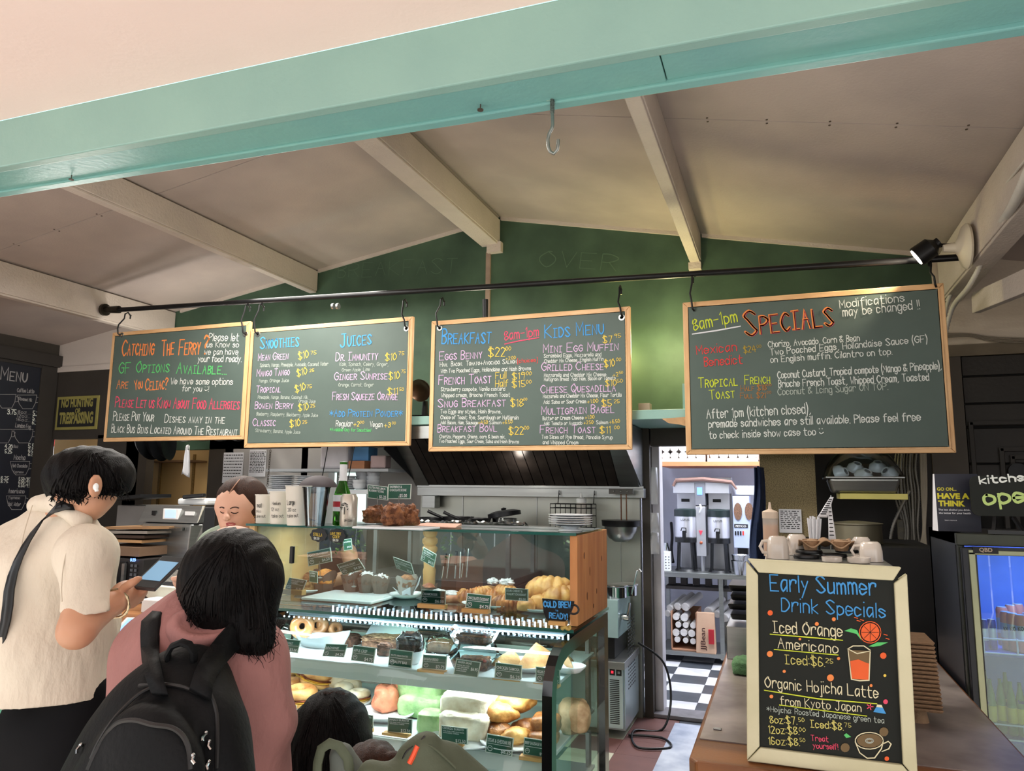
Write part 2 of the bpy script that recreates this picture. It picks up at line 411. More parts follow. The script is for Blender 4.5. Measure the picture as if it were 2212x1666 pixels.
# ================================================================ materials used widely
m_teal=P('teal_paint',(146,184,174),0.38,var=0.1,scale=3,bump=0.08,bscale=60,col2=(138,176,168))
m_soffit=P('blush_paint',(248,224,216),0.8,var=0.03,scale=2,bump=0.08,bscale=60)
m_ceil=P('ceiling_paint',(178,164,156),0.8,scale=1.3,bump=0.15,bscale=70,col2=(160,148,142))
m_rafter=P('rafter_paint',(194,182,172),0.6,var=0.08,scale=5,bump=0.5,bscale=55)
m_greenwall=P('green_chalk_wall',(66,90,70),0.66,scale=2.4,bump=0.06,col2=(46,68,52),detail=9)
m_black=P('black_metal',(22,22,24),0.4,metal=0.3,var=0.3,scale=20)
m_blackp=P('black_plastic',(16,17,19),0.35,var=0.2)
m_dark=P('dark_wall_paint',(58,53,48),0.6,var=0.15,scale=3,bump=0.15)
m_darker=P('dark_panel_paint',(44,39,34),0.55,var=0.15,scale=4,bump=0.15)
m_white=P('white_paint',(214,212,212),0.6,var=0.05,scale=3,bump=0.1)
m_greyw=P('grey_kitchen_paint',(168,164,160),0.6,var=0.1,scale=2)
m_steel=P('brushed_steel',(158,160,158),0.32,metal=0.92,var=0.12,scale=3,stretch=(1,1,14),bump=0.04)
m_steel2=P('polished_steel',(190,192,194),0.16,metal=1.0,var=0.06)
m_splash=P('backsplash_steel',(172,172,164),0.33,metal=0.75,scale=0.9,col2=(140,142,132),bump=0.06,bscale=8)
m_pine=P('pine_frame',(222,180,132),0.5,scale=3.0,stretch=(6,6,1.2),col2=(205,160,112),bump=0.08)
m_pineh=P('pine_frame_h',(222,180,132),0.5,scale=3.0,stretch=(1.2,6,6),col2=(205,160,112),bump=0.08)
m_slate=P('slate_green_board',(84,98,92),0.6,scale=2.2,col2=(78,92,86),detail=8,bump=0.02)
m_slate2=P('black_board',(27,30,26),0.6,spec=.25,scale=3,col2=(22,25,21),detail=8)
m_oak=P('oiled_wood',(184,118,62),0.5,scale=2.2,stretch=(9,9,0.9),col2=(160,96,44),bump=0.15,detail=7)
m_counter=P('counter_wood',(132,82,40),0.45,scale=1.5,stretch=(1,8,8),col2=(92,52,26),bump=0.12,detail=7)
m_blockw=P('pale_block_wood',(196,152,96),0.55,scale=3,stretch=(1,7,7),col2=(178,132,78))
m_glass=glassmat('clear_glass',(230,245,240),tint=0.97,refl=0.02)
m_glassedge=P('green_glass_edge',(40,92,84),0.1,var=0.1,spec=0.8)
m_counterteal=P('counter_teal_paint',(92,168,138),0.45,var=0.08,scale=2,bump=0.15)
m_wht=P('white_plastic',(228,230,230),0.4,var=0.04)
m_ledge=P('case_enamel_white',(196,204,202),0.35,var=0.05,scale=2)
m_inkw=P('chalk_white',(222,226,220),0.8,var=0.1,scale=60,emit=0.0)
m_inkb=P('chalk_blue',(70,150,214),0.8,var=0.12,scale=60)
m_inkp=P('chalk_lilac',(212,178,214),0.8,var=0.1,scale=60)
m_inky=P('chalk_yellow',(232,200,84),0.8,var=0.1,scale=60)
m_inkr=P('chalk_pink',(228,78,108),0.8,var=0.1,scale=60)
m_inkg=P('chalk_green',(92,196,110),0.8,var=0.1,scale=60)
m_inko=P('chalk_orange',(236,138,74),0.8,var=0.1,scale=60)
m_inkyg=P('chalk_lime',(204,216,60),0.8,var=0.1,scale=60)
m_inkdim=P('chalk_pale',(184,194,184),0.8,var=0.1,scale=60)
m_paper=P('white_paper',(222,222,226),0.7,var=0.04)
m_blacki=P('black_ink',(28,28,30),0.7,var=0.1)
YW=5.8
# ================================================================ ceiling: two pitched slopes made of sheets
RX,RZ=-2.24,4.03
def roofz(x):return RZ-0.163*(RX-x)if x<RX else RZ-0.204*(x-RX)
ceil=MB()
ceil.hexa([(-8.2,1.3,roofz(-8.2)+.03),(RX,1.3,RZ+.03),(RX,5.9,RZ+.03),(-8.2,5.9,roofz(-8.2)+.03),(-8.2,1.3,roofz(-8.2)+.1),(RX,1.3,RZ+.1),(RX,5.9,RZ+.1),(-8.2,5.9,roofz(-8.2)+.1)])
ceil.hexa([(RX,1.3,RZ+.03),(3.6,1.3,roofz(3.6)+.03),(3.6,5.9,roofz(3.6)+.03),(RX,5.9,RZ+.03),(RX,1.3,RZ+.1),(3.6,1.3,roofz(3.6)+.1),(3.6,5.9,roofz(3.6)+.1),(RX,5.9,RZ+.1)])
ceiling=st(ceil,'ceiling',m_ceil)
for xa,xb in((-8.2,-5.8),(-5.8,-4.12),(-4.12,RX),(RX,-.56),(-.56,1.15),(1.15,3.6)):
 for ya,yb in((1.3,1.41),(1.414,2.63),(2.634,3.845),(3.853,5.0),(5.0,5.86)):
  if yb==5.0:yb=5.86
  if ya==5.0:continue
  p=MB();g=.0015
  za,zb=roofz(xa+g),roofz(xb-g)
  p.hexa([(xa+g,ya,za),(xb-g,ya,zb),(xb-g,yb,zb),(xa+g,yb,za),(xa+g,ya,za+.028),(xb-g,ya,zb+.028),(xb-g,yb,zb+.028),(xa+g,yb,za+.028)])
  p.build('ceiling_panel',m_ceil,ceiling)
m_nail=P('rusty_nail',(104,92,82),0.6,metal=0.4,var=0.3)
for xs in(np.arange(-.3,3.2,.3),np.arange(-7.6,-4.2,.42)):
 for x in xs:
  for dy in(-.02,.022):
   k=MB();z=roofz(x)-.001;k.cyl((x,3.849+dy,z),(x,3.849+dy,z-.003),.006,.006,8);k.build('nail_head',m_nail,ceiling)
def rafter(x0,x1,zb,y0=1.35,y1=5.79,name='trim_1',lip=True):
 b=MB();zt=min(roofz(x0),roofz(x1))-.001
 b.box((x0,y0,zb+.018),(x1,y1,zt));b.box((x0+.008,y0,zb),(x1-.008,y1,zb+.018))
 return st(b,name,m_rafter,bevel=.004)
rafter(-5.90,-5.81,3.16,name='trim_1');rafter(-4.19,-4.10,3.50,name='trim_2');rafter(-2.41,-2.235,3.77,name='trim_3')
rafter(-.62,-.53,3.44,name='trim_4');r5=rafter(1.10,1.24,2.99,name='trim_5')
# ================================================================ back wall
wb=MB()
def wall_poly(mb,xs,zb,y=YW,t=.1):
 pts=[(xs[0],zb)]+[(xs[-1],zb)]
 top=[(x,roofz(x)+.03)for x in xs]
 poly=[(xs[0],zb),(xs[-1],zb)]+top[::-1]
 mb.prism(poly,(0,y,0),(1,0,0),(0,0,1),(0,1,0),t)
wall_poly(wb,[-5.83,-2.24,1.06],2.02)
wall_back=st(wb,'wall_back',m_greenwall)
w2=MB();wall_poly(w2,[-7.6,-5.83],2.90);w2.box((-7.6,YW-.02,2.88),(-5.83,YW+.02,2.94));st(w2,'gable_panel',P('offwhite_gable',(200,190,182),0.65,var=0.06,scale=2,bump=0.15),wall_back,label='off-white painted left end of the gable')
w3=MB();wall_poly(w3,[1.06,3.5],2.66);st(w3,'gable_panel',P('offwhite_gable2',(200,186,168),0.65,var=0.08,scale=2,bump=0.2),wall_back,label='off-white painted right end of the gable')
for a,b in((-5.75,-4.2),(-4.1,-2.42),(-2.23,-.62),(-.52,1.08)):
 t=MB();t.hexa([(a,YW-.02,roofz(a)-.03),(b,YW-.02,roofz(b)-.03),(b,YW,roofz(b)-.03),(a,YW,roofz(a)-.03),(a,YW-.02,roofz(a)),(b,YW-.02,roofz(b)),(b,YW,roofz(b)),(a,YW,roofz(a))])
 t.build('cover_strip',m_rafter,wall_back)
t=MB();t.box((-2.36,YW-.025,2.2),(-2.32,YW,3.72));t.build('cover_strip',P('grubby_strip',(150,130,116),.6,var=.3,scale=6),wall_back)
t=MB();t.box((-2.34,YW-.06,3.70),(-2.21,YW,3.79));t.build('bracket',m_rafter,wall_back)
t=MB();t.box((-.625,YW-.06,3.385),(-.53,YW,3.44));t.build('bracket',m_rafter,wall_back)
pw=Plane((0,YW-.001,0),(1,0,0),(0,0,1),(0,-1,0))
m_ghost=P('ghost_chalk',(84,108,86),.8,var=.1)
write(pw,'OVER',(1165,575),(1330,585),32,m_ghost,wall_back,w=.03,jit=.4)
write(pw,'BREAKFAST',(730,600),(985,590),30,m_ghost,wall_back,w=.02,jit=.4)
def wr(mb,px0,py0,px1,py1,y=YW,t=.1,z0=None,z1=None):
 a=Q(px0,py0,y);b=Q(px1,py1,y)
 mb.box((a.x,y,z0 if z0 is not None else b.z),(b.x,y+t,z1 if z1 is not None else a.z))
lo=MB();wr(lo,125,805,276,946,z1=2.90);wr(lo,212,940,282,1200,z0=0);wr(lo,-60,800,100,946,z1=2.9,z0=0)
st(lo,'wall_left_rear',m_dark,wall_back,label='dark grey wall below the left gable end')
lo=MB();wr(lo,455,930,490,1200,z0=0);wr(lo,276,930,300,1200,z0=0);wr(lo,1384,925,1411,1500,y=5.72,t=.18,z0=0,z1=2.2);wr(lo,1405,925,1662,961,y=5.74,z1=2.2)
st(lo,'post',P('dark_post_paint',(62,55,47),.5,var=.2,scale=5),wall_back,label='dark brown posts and door head')
lo=MB();wr(lo,490,925,655,1200,z0=0);lo.box((-4.75,YW,2.02),(-2.9,YW+.1,2.3));wr(lo,655,925,702,1200,z0=0)
wr(lo,800,925,915,1200,z0=0);lo.box((-3.75,YW,0),(-3.05,YW+.1,1.3))
st(lo,'kitchen_wall_panel',m_greyw,wall_back,label='pale grey kitchen wall with taped papers')
lo=MB();a=Q(912,1060,5.72);b=Q(1386,1300,5.72);lo.box((a.x,5.70,.0),(b.x,5.78,2.25))
st(lo,'backsplash',m_splash,wall_back,label='smudged stainless steel backsplash')
for px in(1340,1160,1000):
 q=Q(px,1100,5.7);s_=MB();s_.box((q.x-.003,5.694,.8),(q.x+.003,5.70,1.66));s_.build('seam_strip',m_steel,wall_back)
lo=MB();lo.box((-8.0,6.30,0),(-4.4,6.36,2.6));
tanw=st(lo,'trim_6',P('tan_cabinet_board',(206,168,108),.6,var=.06,scale=2))
for px in(339,412):
 q=Q(px,1100,6.29);s_=MB();s_.box((q.x-.015,6.285,.8),(q.x+.015,6.30,2.0));s_.build('perforated_strip',P('brass_strip',(150,116,60),.5,metal=.3,var=.4,scale=120),tanw)
s_=MB();a=Q(326,996,6.25);b=Q(440,996,6.25);s_.box((a.x,6.1,a.z-.02),(b.x,6.3,a.z));s_.build('shelf_board',P('brown_shelf',(120,88,54),.6),tanw)
s_=MB();s_.box((-7.55,-.2,0),(-7.425,5.8,3.3));wall_left=st(s_,'wall_left',m_dark)
s_=MB();s_.box((3.3,.5,0),(3.4,5.8,3.4));st(s_,'wall_right',m_darker)
s_=MB();s_.box((-7.42,5.0,2.93),(-7.36,5.8,3.06));s_.box((-7.42,5.6,0),(-7.40,5.79,2.93));st(s_,'trim_7',P('dark_trim',(46,42,40),.6),wall_left)
s_=MB();s_.box((-1.9,8.55,0),(2.0,8.65,3.0));s_.box((-1.45,5.92,0),(-1.38,8.55,3.0));s_.box((.9,5.92,0),(.98,8.55,3.0));s_.box((-1.9,5.92,2.75),(2,8.6,2.85))
st(s_,'wall_storeroom',P('storeroom_white',(206,208,220),.6,var=.05))
rw=MB();rw.box((.98,YW+.02,0),(3.5,YW+.1,2.66));wall_rr=st(rw,'wall_right_rear',P('dark_gap',(16,14,12),.8))
for z0,z1 in((2.46,2.60),(2.27,2.455),(2.11,2.265),(1.86,2.10),(1.66,1.855)):
 s_=MB();a=Q(2078,800,YW);s_.box((a.x,YW-.005,z0+.004),(3.4,YW+.02,z1-.004));s_.build('plank',m_darker,wall_rr,bevel=.003)
s_=MB();s_.box((.98,YW-.02,2.60),(3.4,YW+.02,2.68));s_.build('rail',P('rail_brown',(110,98,80),.6,var=.2),wall_rr)
s_=MB();a=Q(2000,800,YW);b=Q(2076,800,YW);s_.box((a.x,YW-.01,0),(b.x,YW+.02,2.6));s_.build('post',P('grey_brown_post',(76,68,60),.55,var=.1),wall_rr)
for(a_,b_)in(((2092,912),(2400,2000)),((2158,968),(2400,2000)),((2182,985),(2400,2000))):
 a=Q(*a_,YW-.01);s_=MB();d=.025
 s_.box((a.x,YW-.03,0),(a.x+d,YW,a.z));s_.box((a.x,YW-.03,a.z-d),(a.x+1.2,YW,a.z));s_.build('door_moulding',m_darker,wall_rr,bevel=.004)
s_=MB();a=Q(2192,1003,YW);s_.cyl((a.x,YW-.06,a.z-.05),(a.x,YW,a.z-.05),.055,.05,18);s_.build('door_knob',m_black,wall_rr,smooth=True)
# ================================================================ floors
fl=MB();fl.box((-12,-14,-.08),(10,12,-.006));floor=st(fl,'floor',P('floor_concrete',(104,92,84),.6,var=.15,scale=3))
m_tw=P('tile_cream',(214,214,214),.35,scale=7,col2=(190,190,196),detail=7);m_tb=P('tile_charcoal',(74,78,84),.35,scale=7,col2=(62,66,72))
m_tm=P('tile_maroon',(112,78,74),.4,var=.15,scale=6);m_tc=P('tile_worn_cream',(190,186,166),.4,var=.12,scale=6)
for i in range(-2,5):
 for j in range(0,8):
  x=-1.0+i*.305;y=5.97+j*.292
  s_=MB();s_.box((x+.001,y+.001,-.006),(x+.304,y+.291,0));s_.build('tile',m_tw if(i+j)%2==0 else m_tb,floor)
for i in range(-3,3):
 for j in range(0,14):
  x=-1.07+i*.305;y=1.82+j*.28+.0
  s_=MB();s_.box((x+.001,y+.001,-.006),(x+.304,y+.279,0));k=(i*2+j*3)%3
  s_.build('tile',(m_tm,m_tc,m_tb)[k]if not(j==11)else(m_tm,m_tm,m_tc)[k],floor)
s_=MB();s_.box((-1.05,5.74,0),(-.1,5.95,.03));s_.build('threshold',P('worn_threshold',(116,112,116),.5,var=.3,scale=12),floor,bevel=.006)
a,b=QZ(1463,1560,.004),QZ(1528,1565,.004);c,d=QZ(1405,1700,.004),QZ(1548,1700,.004)
s_=MB();s_.hexa([(-.79,2.2,0),(-.50,2.2,0),(-.50,5.66,0),(-.79,5.66,0),(-.79,2.2,.006),(-.50,2.2,.006),(-.50,5.66,.006),(-.79,5.66,.006)])
o=s_.build('floor_mat',P('marbled_vinyl',(206,212,224),.35,scale=4.5,col2=(150,160,182),detail=9));tag(o,'pale blue-grey marbled vinyl runner on the tiles beside the counter','floor mat')
# ================================================================ teal lintel beam in front (slightly tilted, not quite parallel to the wall)
D=Vector(ray(-2783,866)).normalized();P0=Q(1106,160,1.5)
Yv=Vector((0,1,0));Zv=Vector((0,0,1));Dr=-D
def bp(s,y,z):return P0+Dr*s+Yv*y+Zv*z
def bslab(y0,y1,z0,z1,s0=-4.5,s1=3.2):
 m_=MB();m_.hexa([bp(s0,y0,z0),bp(s1,y0,z0),bp(s1,y1,z0),bp(s0,y1,z0),bp(s0,y0,z1),bp(s1,y0,z1),bp(s1,y1,z1),bp(s0,y1,z1)]);return m_
beam=thing('trim_8','x','x',P0);del beam['label'];del beam['category'];beam['kind']='structure'
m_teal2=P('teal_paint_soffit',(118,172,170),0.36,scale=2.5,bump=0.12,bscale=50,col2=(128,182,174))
bslab(0,.034,0,.165).build('fascia_board',m_teal,beam,bevel=.004)
bslab(.034,.162,.012,.03,-4.5,.335).build('soffit_board',m_teal2,beam,bevel=.002)
bslab(.034,.162,.016,.034,.337,3.2).build('soffit_board',m_teal2,beam,bevel=.002)
bslab(.162,.197,.004,.3).build('fascia_board',m_teal2,beam,bevel=.004)
bslab(.034,.162,.04,.16).build('core',m_teal2,beam)
def beampt(px,py,z=.012):
 d=Vector(ray(px,py));n=Dr.cross(Yv).normalized();o=P0+Zv*z;t=(o-Vector(CAM)).dot(n)/d.dot(n);return Vector(CAM)+d*t
s_=MB();s_.hexa([bp(-4.5,.165,.2),bp(3.2,.165,.2),bp(3.2,.195,.2),bp(-4.5,.195,.2),bp(-4.5,.165,2.2),bp(3.2,.165,2.2),bp(3.2,.195,2.2),bp(-4.5,.195,2.2)])
st(s_,'wall_front',m_ceil)
def sofp(s,y):return bp(s,y,.165)
so=MB()
for(ya,yb)in((.0,-.47),(-.474,-1.7),(-1.704,-2.9)):
 so=MB();so.hexa([bp(-4.5,yb,.165),bp(3.2,yb,.165),bp(3.2,ya,.165),bp(-4.5,ya,.165),bp(-4.5,yb,.19),bp(3.2,yb,.19),bp(3.2,ya,.19),bp(-4.5,ya,.19)])
 if ya==.0:soff=st(so,'ceiling_porch',m_soffit)
 else:so.build('soffit_sheet',m_soffit,soff)
def nail(px,py,nm,lb):
 c=beampt(px,py,.016);t=thing(nm,lb,'nail',c)
 k=MB();k.cyl(c+Vector((0,0,.0)),c-Vector((0,0,.02)),.0016,.0016,8);k.build('shank',m_nail,t)
 k=MB();k.cyl(c-Vector((0,0,.018)),c-Vector((0,0,.021)),.008,.008,14);k.build('head',m_nail,t)
nail(1038,222,'roofing_nail','rusty flat-headed nail sticking out under the teal beam, left of the hook')
nail(155,376,'roofing_nail','small rusty nail under the far left end of the teal beam')
c=beampt(1190,216,.012);hk=thing('screw_hook','galvanised steel screw hook hanging from the underside of the teal beam','hook',c)
zz=c.z;S=(c-Vector(CAM)).length/FPX
def hp(dx,dy):return c+Vector((1,0,0))*dx*S*1.02-Zv*dy*S*1.04
m_galv=P('galvanised',(150,156,152),.35,metal=.9,var=.15,scale=30)
k=MB();k.tube([hp(3,-4),hp(3,30),hp(4,52),hp(2,60),hp(-3,68),hp(-6,80),hp(-5,95),hp(-1,106),hp(6,111),hp(13,104),hp(15,92),hp(15,84)],.0042,10);k.build('hook_bend',m_galv,hk,smooth=True)
k=MB()
for i in range(9):k.lathe([(.003,-.0012),(.0062,0),(.003,.0012)],tuple(hp(3,i*3.4)),12)
k.build('thread',m_galv,hk,smooth=True)
k=MB();k.bar(hp(-9,0),hp(3,0),.004,.003);k.build('washer',m_teal,hk)
# ================================================================ pipe and hanging chalkboards
YB=4.92
pa=Q(236,671,YB);pb_=Q(2076,556,YB)
pipe=thing('hanging_pipe','long black steel pipe carrying the menu boards, wedged between two rafters','pipe',pa)
k=MB();k.tube([pa+Vector((.03,0,0)),pb_],.021,14);k.build('rail',m_black,pipe,smooth=True)
k=MB();k.cyl(pa+Vector((-.04,0,.01)),pa+Vector((-.07,0,.012)),.055,.055,16);k.cyl(pa+Vector((-.05,0,.01)),pa+Vector((.12,0,0)),.03,.034,14);k.build('end_flange',P('aged_brass_black',(48,42,34),.4,metal=.6,var=.3),pipe,smooth=True)
k=MB()
for px in(718,728):
 c=Q(px,662,YB);k.cyl(c,c+Vector((.018,0,-.0006)),.025,.025,14)
k.build('coupling',m_steel,pipe,smooth=True)
k=MB();c=Q(1045,645,YB);k.tube([c+Vector((0,.03,0)),c+Vector((0,.06,-.45))],.022,12);k.build('stub_pipe',m_black,pipe,smooth=True)
def stroke(pl,pts,r,m,parent,name='drawn_line',fill=False,off=.0016):
 W3=[pl.at(*p)for p in pts];mb=MB()
 if fill:
  mb.add([p+pl.n*off for p in W3],[tuple(range(len(W3)))])
 else:
  rr=(pl.at(pts[0][0],pts[0][1]-r)-W3[0]).length;strip(mb,W3,pl.n,rr,off)
 return mb.build(name,m,parent,fix=False)
def frame4(parent,A,B_,Dn,w,t,mh,mv,y):
 """mitred rectangular frame: A top-left, B top-right, Dn bottom-left (world, in plane y)"""
 x0,x1,z1,z0=A.x,B_.x,(A.z+B_.z)/2,Dn.z
 def pr(poly,m):
  k=MB();k.prism(poly,(0,y-t/2,0),(1,0,0),(0,0,1),(0,1,0),t)
  return k.build('frame_rail',m,parent,bevel=.004)
 g=.0006
 pr([(x0,z1),(x1,z1),(x1-w-g,z1-w),(x0+w+g,z1-w)],mh);pr([(x0,z0),(x0+w+g,z0+w),(x1-w-g,z0+w),(x1,z0)],mh)
 pr([(x0,z0+g),(x0,z1-g),(x0+w,z1-w-g),(x0+w,z0+w+g)],mv);pr([(x1,z0+g),(x1-w,z0+w+g),(x1-w,z1-w-g),(x1,z1-g)],mv)
 k=MB();i=w*.62
 k.box((x0+i,y-t/2-.002,z1-i-.008),(x1-i,y-t/2+.002,z1-i));k.box((x0+i,y-t/2-.002,z0+i),(x1-i,y-t/2+.002,z0+i+.008))
 k.box((x0+i,y-t/2-.004,z0+i),(x0+i+.008,y-t/2+.002,z1-i));k.box((x1-i-.008,y-t/2-.004,z0+i),(x1-i,y-t/2+.002,z1-i));k.build('bead',mv,parent)
 k=MB();k.box((x0+w*.7,y-.015,z0+w*.7),(x1-w*.7,y-.004,z1-w*.7));return k
def hook(px,py_top,bx,by,lb,y=YB):
 a=Q(px,py_top,y);b=Q(bx,by,y)
 t=thing('s_hook',lb,'hook',a,'black S hooks holding the menu boards')
 k=MB();pts=[a+Vector((0,.028,-.02)),a+Vector((0,.03,.01)),a+Vector((0,.0,.034)),a+Vector((0,-.03,.012)),a+Vector((.0,-.034,-.03))]
 mid=(a+b)/2;pts+=[Vector((mid.x-.02 if bx<px else mid.x-.012,y-.045,mid.z)),b+Vector((0,-.045,.05)),b+Vector((.004,-.04,.005)),b+Vector((.012,-.02,-.006))]
 k.tube(pts,.0065,8);k.build('wire',m_black,t,smooth=True)
 k=MB();k.sph(tuple(a+Vector((0,.03,.012))),.009,8,6);k.build('ball_end',m_black,t,smooth=True);return t
def board(lb,tl,tr,bl,holes,hooks,hl):
 A=Q(*tl,YB);B_=Q(*tr,YB);Dn=Q(*bl,YB)
 t=thing('menu_chalkboard',lb,'chalkboard',(A+Dn)/2,'pine framed menu boards on the pipe')
 k=frame4(t,A,B_,Dn,.042,.030,m_pineh,m_pine,YB);k.build('slate_panel',m_slate,t)
 for h in holes:
  c=Q(*h,YB-.015);k=MB();k.lathe([(.010,0),(.012,.004),(.022,.004),(.024,0)],(0,0,0),16,Matrix.Translation(c)@Matrix.Rotation(PI/2,4,'X'));k.build('grommet',m_steel,t,smooth=True)
 for(h,g),l in zip(hooks,hl):hook(*h,*g,l)
 return t,Plane((0,YB-.016,0),(1,0,0),(0,0,1),(0,-1,0))
KC=dict(w=m_inkw,b=m_inkb,p=m_inkp,y=m_inky,r=m_inkr,g=m_inkg,o=m_inko,l=m_inkyg,d=m_inkdim)
KC['R']=P('chalk_red',(224,62,62),.8);KC['D']=P('chalk_ochre',(168,142,52),.8);KC['O']=P('chalk_brown_orange',(176,118,62),.8);KC['k']=m_blacki
def lines(pl,parent,ox,oy,s,rows,boost=1.0):
 for row in rows:
  tx,x0,y0,x1,y1,h,c=row[:7];sc_='s' in(row[7]if len(row)>7 else '');
  wgt=(.050 if h>=55 else .062)*boost*(.82 if c=='d' else 1)
  write(pl,tx,(ox+x0*s,oy+y0*s),(ox+x1*s,oy+y1*s),h*s,KC[c],parent,sc_,wgt)
def caps(*r):return r+('s',)
b1,pl1=board('pine-framed chalkboard about catching the ferry and allergies, leftmost of the four',(247,711),(543,704),(224,955),[(263,724),(530,722)],[((276,683),(262,724)),((535,666),(531,722))],['black S hook at the far left end of the pipe','black S hook at the right corner of the ferry chalkboard'])
lines(pl1,b1,200,620,.25316,[('Catching',250,585,520,578,125,'o','s'),('The',590,585,690,575,130,'o','s'),('Ferry',735,578,915,572,130,'o','s'),('?',945,570,985,568,150,'o'),('Please let',990,460,1245,462,62,'w'),('us Know so',975,515,1245,515,46,'w'),('we can have',955,578,1240,578,48,'w'),('your food ready.',900,640,1270,640,52,'w'),('GF',225,740,318,735,88,'g','s'),('Options',372,730,650,728,88,'g','s'),('Available...',715,738,1140,745,90,'g','s'),('Are',205,870,300,865,72,'o','s'),('You',360,880,428,862,80,'o','s'),('Celiac?',450,880,640,870,95,'o','s'),('We have some options',668,830,1195,835,52,'w'),('for you @!',765,890,990,892,45,'w'),('Please Let us Know About Food Allergies',192,1025,1250,1045,84,'r','s'),('Please Put Your',175,1140,520,1145,74,'w','s'),('Dishes away in the',615,1155,1125,1165,66,'w','s'),('Black Bus Bins Located Around The Restaurant',160,1240,1232,1270,66,'w','s')])
b2,pl2=board('pine-framed chalkboard listing smoothies and juices, touching the ferry board',(545,704),(894,693),(525,968),[(557,722),(878,710)],[((565,665),(557,721)),((875,656),(879,708))],['black S hook at the left corner of the smoothies chalkboard','black S hook at the right corner of the smoothies chalkboard'])
lines(pl2,b2,520,660,.20408,[('Smoothies',205,462,612,430,125,'b','s'),('Juices',1055,440,1380,410,140,'b','s'),('Mean Green',185,585,500,568,75,'p','s'),('$10',612,575,720,550,75,'y'),('75',742,520,798,517,36,'y'),('Spinach, Mango, Pineapple, Avocado, Coconut Water',205,652,925,637,38,'d'),('Mango Tango',170,750,515,738,72,'p','s'),('$10',598,755,705,725,72,'y'),('25',730,705,775,702,32,'y'),('Mango, Orange Juice',195,815,508,810,35,'d'),('Tropical',165,922,420,920,72,'p','s'),('$10',580,925,690,890,72,'y'),('75',702,878,752,872,36,'y'),('Pineapple, Mango, Banana, Coconut Milk,',182,988,718,990,35,'d'),('Orange Juice',615,1028,790,1030,32,'d'),('Bowen Berry',150,1095,552,1092,72,'p','s'),('$10',610,1118,718,1105,70,'y'),('25',740,1080,785,1078,36,'y'),('Blueberry, Raspberry, Blackberry, Apple Juice',168,1165,815,1182,36,'d'),('Classic',128,1275,365,1275,78,'p','s'),('$10',520,1290,632,1275,72,'y'),('25',655,1252,702,1248,34,'y'),('Strawberry, Banana, Apple Juice',155,1340,628,1360,36,'d'),('Dr. Immunity',1005,585,1448,575,86,'p','s'),('$10',1530,585,1648,578,72,'y'),('75',1672,525,1728,525,36,'y'),('Kale, Spinach, Celery, Ginger,',1048,640,1562,640,38,'d'),('Green Apple, Lime',1072,700,1366,692,34,'d'),('Ginger Sunrise',992,790,1550,780,80,'p','s'),('$10',1568,785,1682,775,75,'y'),('75',1700,715,1742,715,34,'y'),('Orange, Carrot, Ginger',1036,858,1405,858,36,'d'),('Fresh Squeeze Orange',970,1000,1658,1000,82,'p','s'),('$11',1552,950,1662,945,70,'y'),('50',1682,905,1725,905,34,'y'),('*Add Protein Powder*',940,1178,1712,1178,76,'b','s'),('Regular',1008,1280,1180,1282,60,'w'),('+2',1195,1280,1255,1280,50,'y'),('00',1262,1250,1305,1250,26,'y'),('Vegan',1368,1285,1500,1288,56,'w'),('+3',1518,1290,1585,1292,50,'y'),('00',1602,1260,1640,1260,28,'y'),('*Available Only for Smoothies!',945,1330,1380,1340,36,'g')])
b3,pl3=board('pine-framed chalkboard with breakfast and kids menu, over the range hood',(934,691),(1362,667),(925,976),[(950,709),(1343,686)],[((956,653),(949,708)),((1340,628),(1343,684))],['black S hook at the left corner of the breakfast chalkboard','black S hook at the right corner of the breakfast chalkboard'])
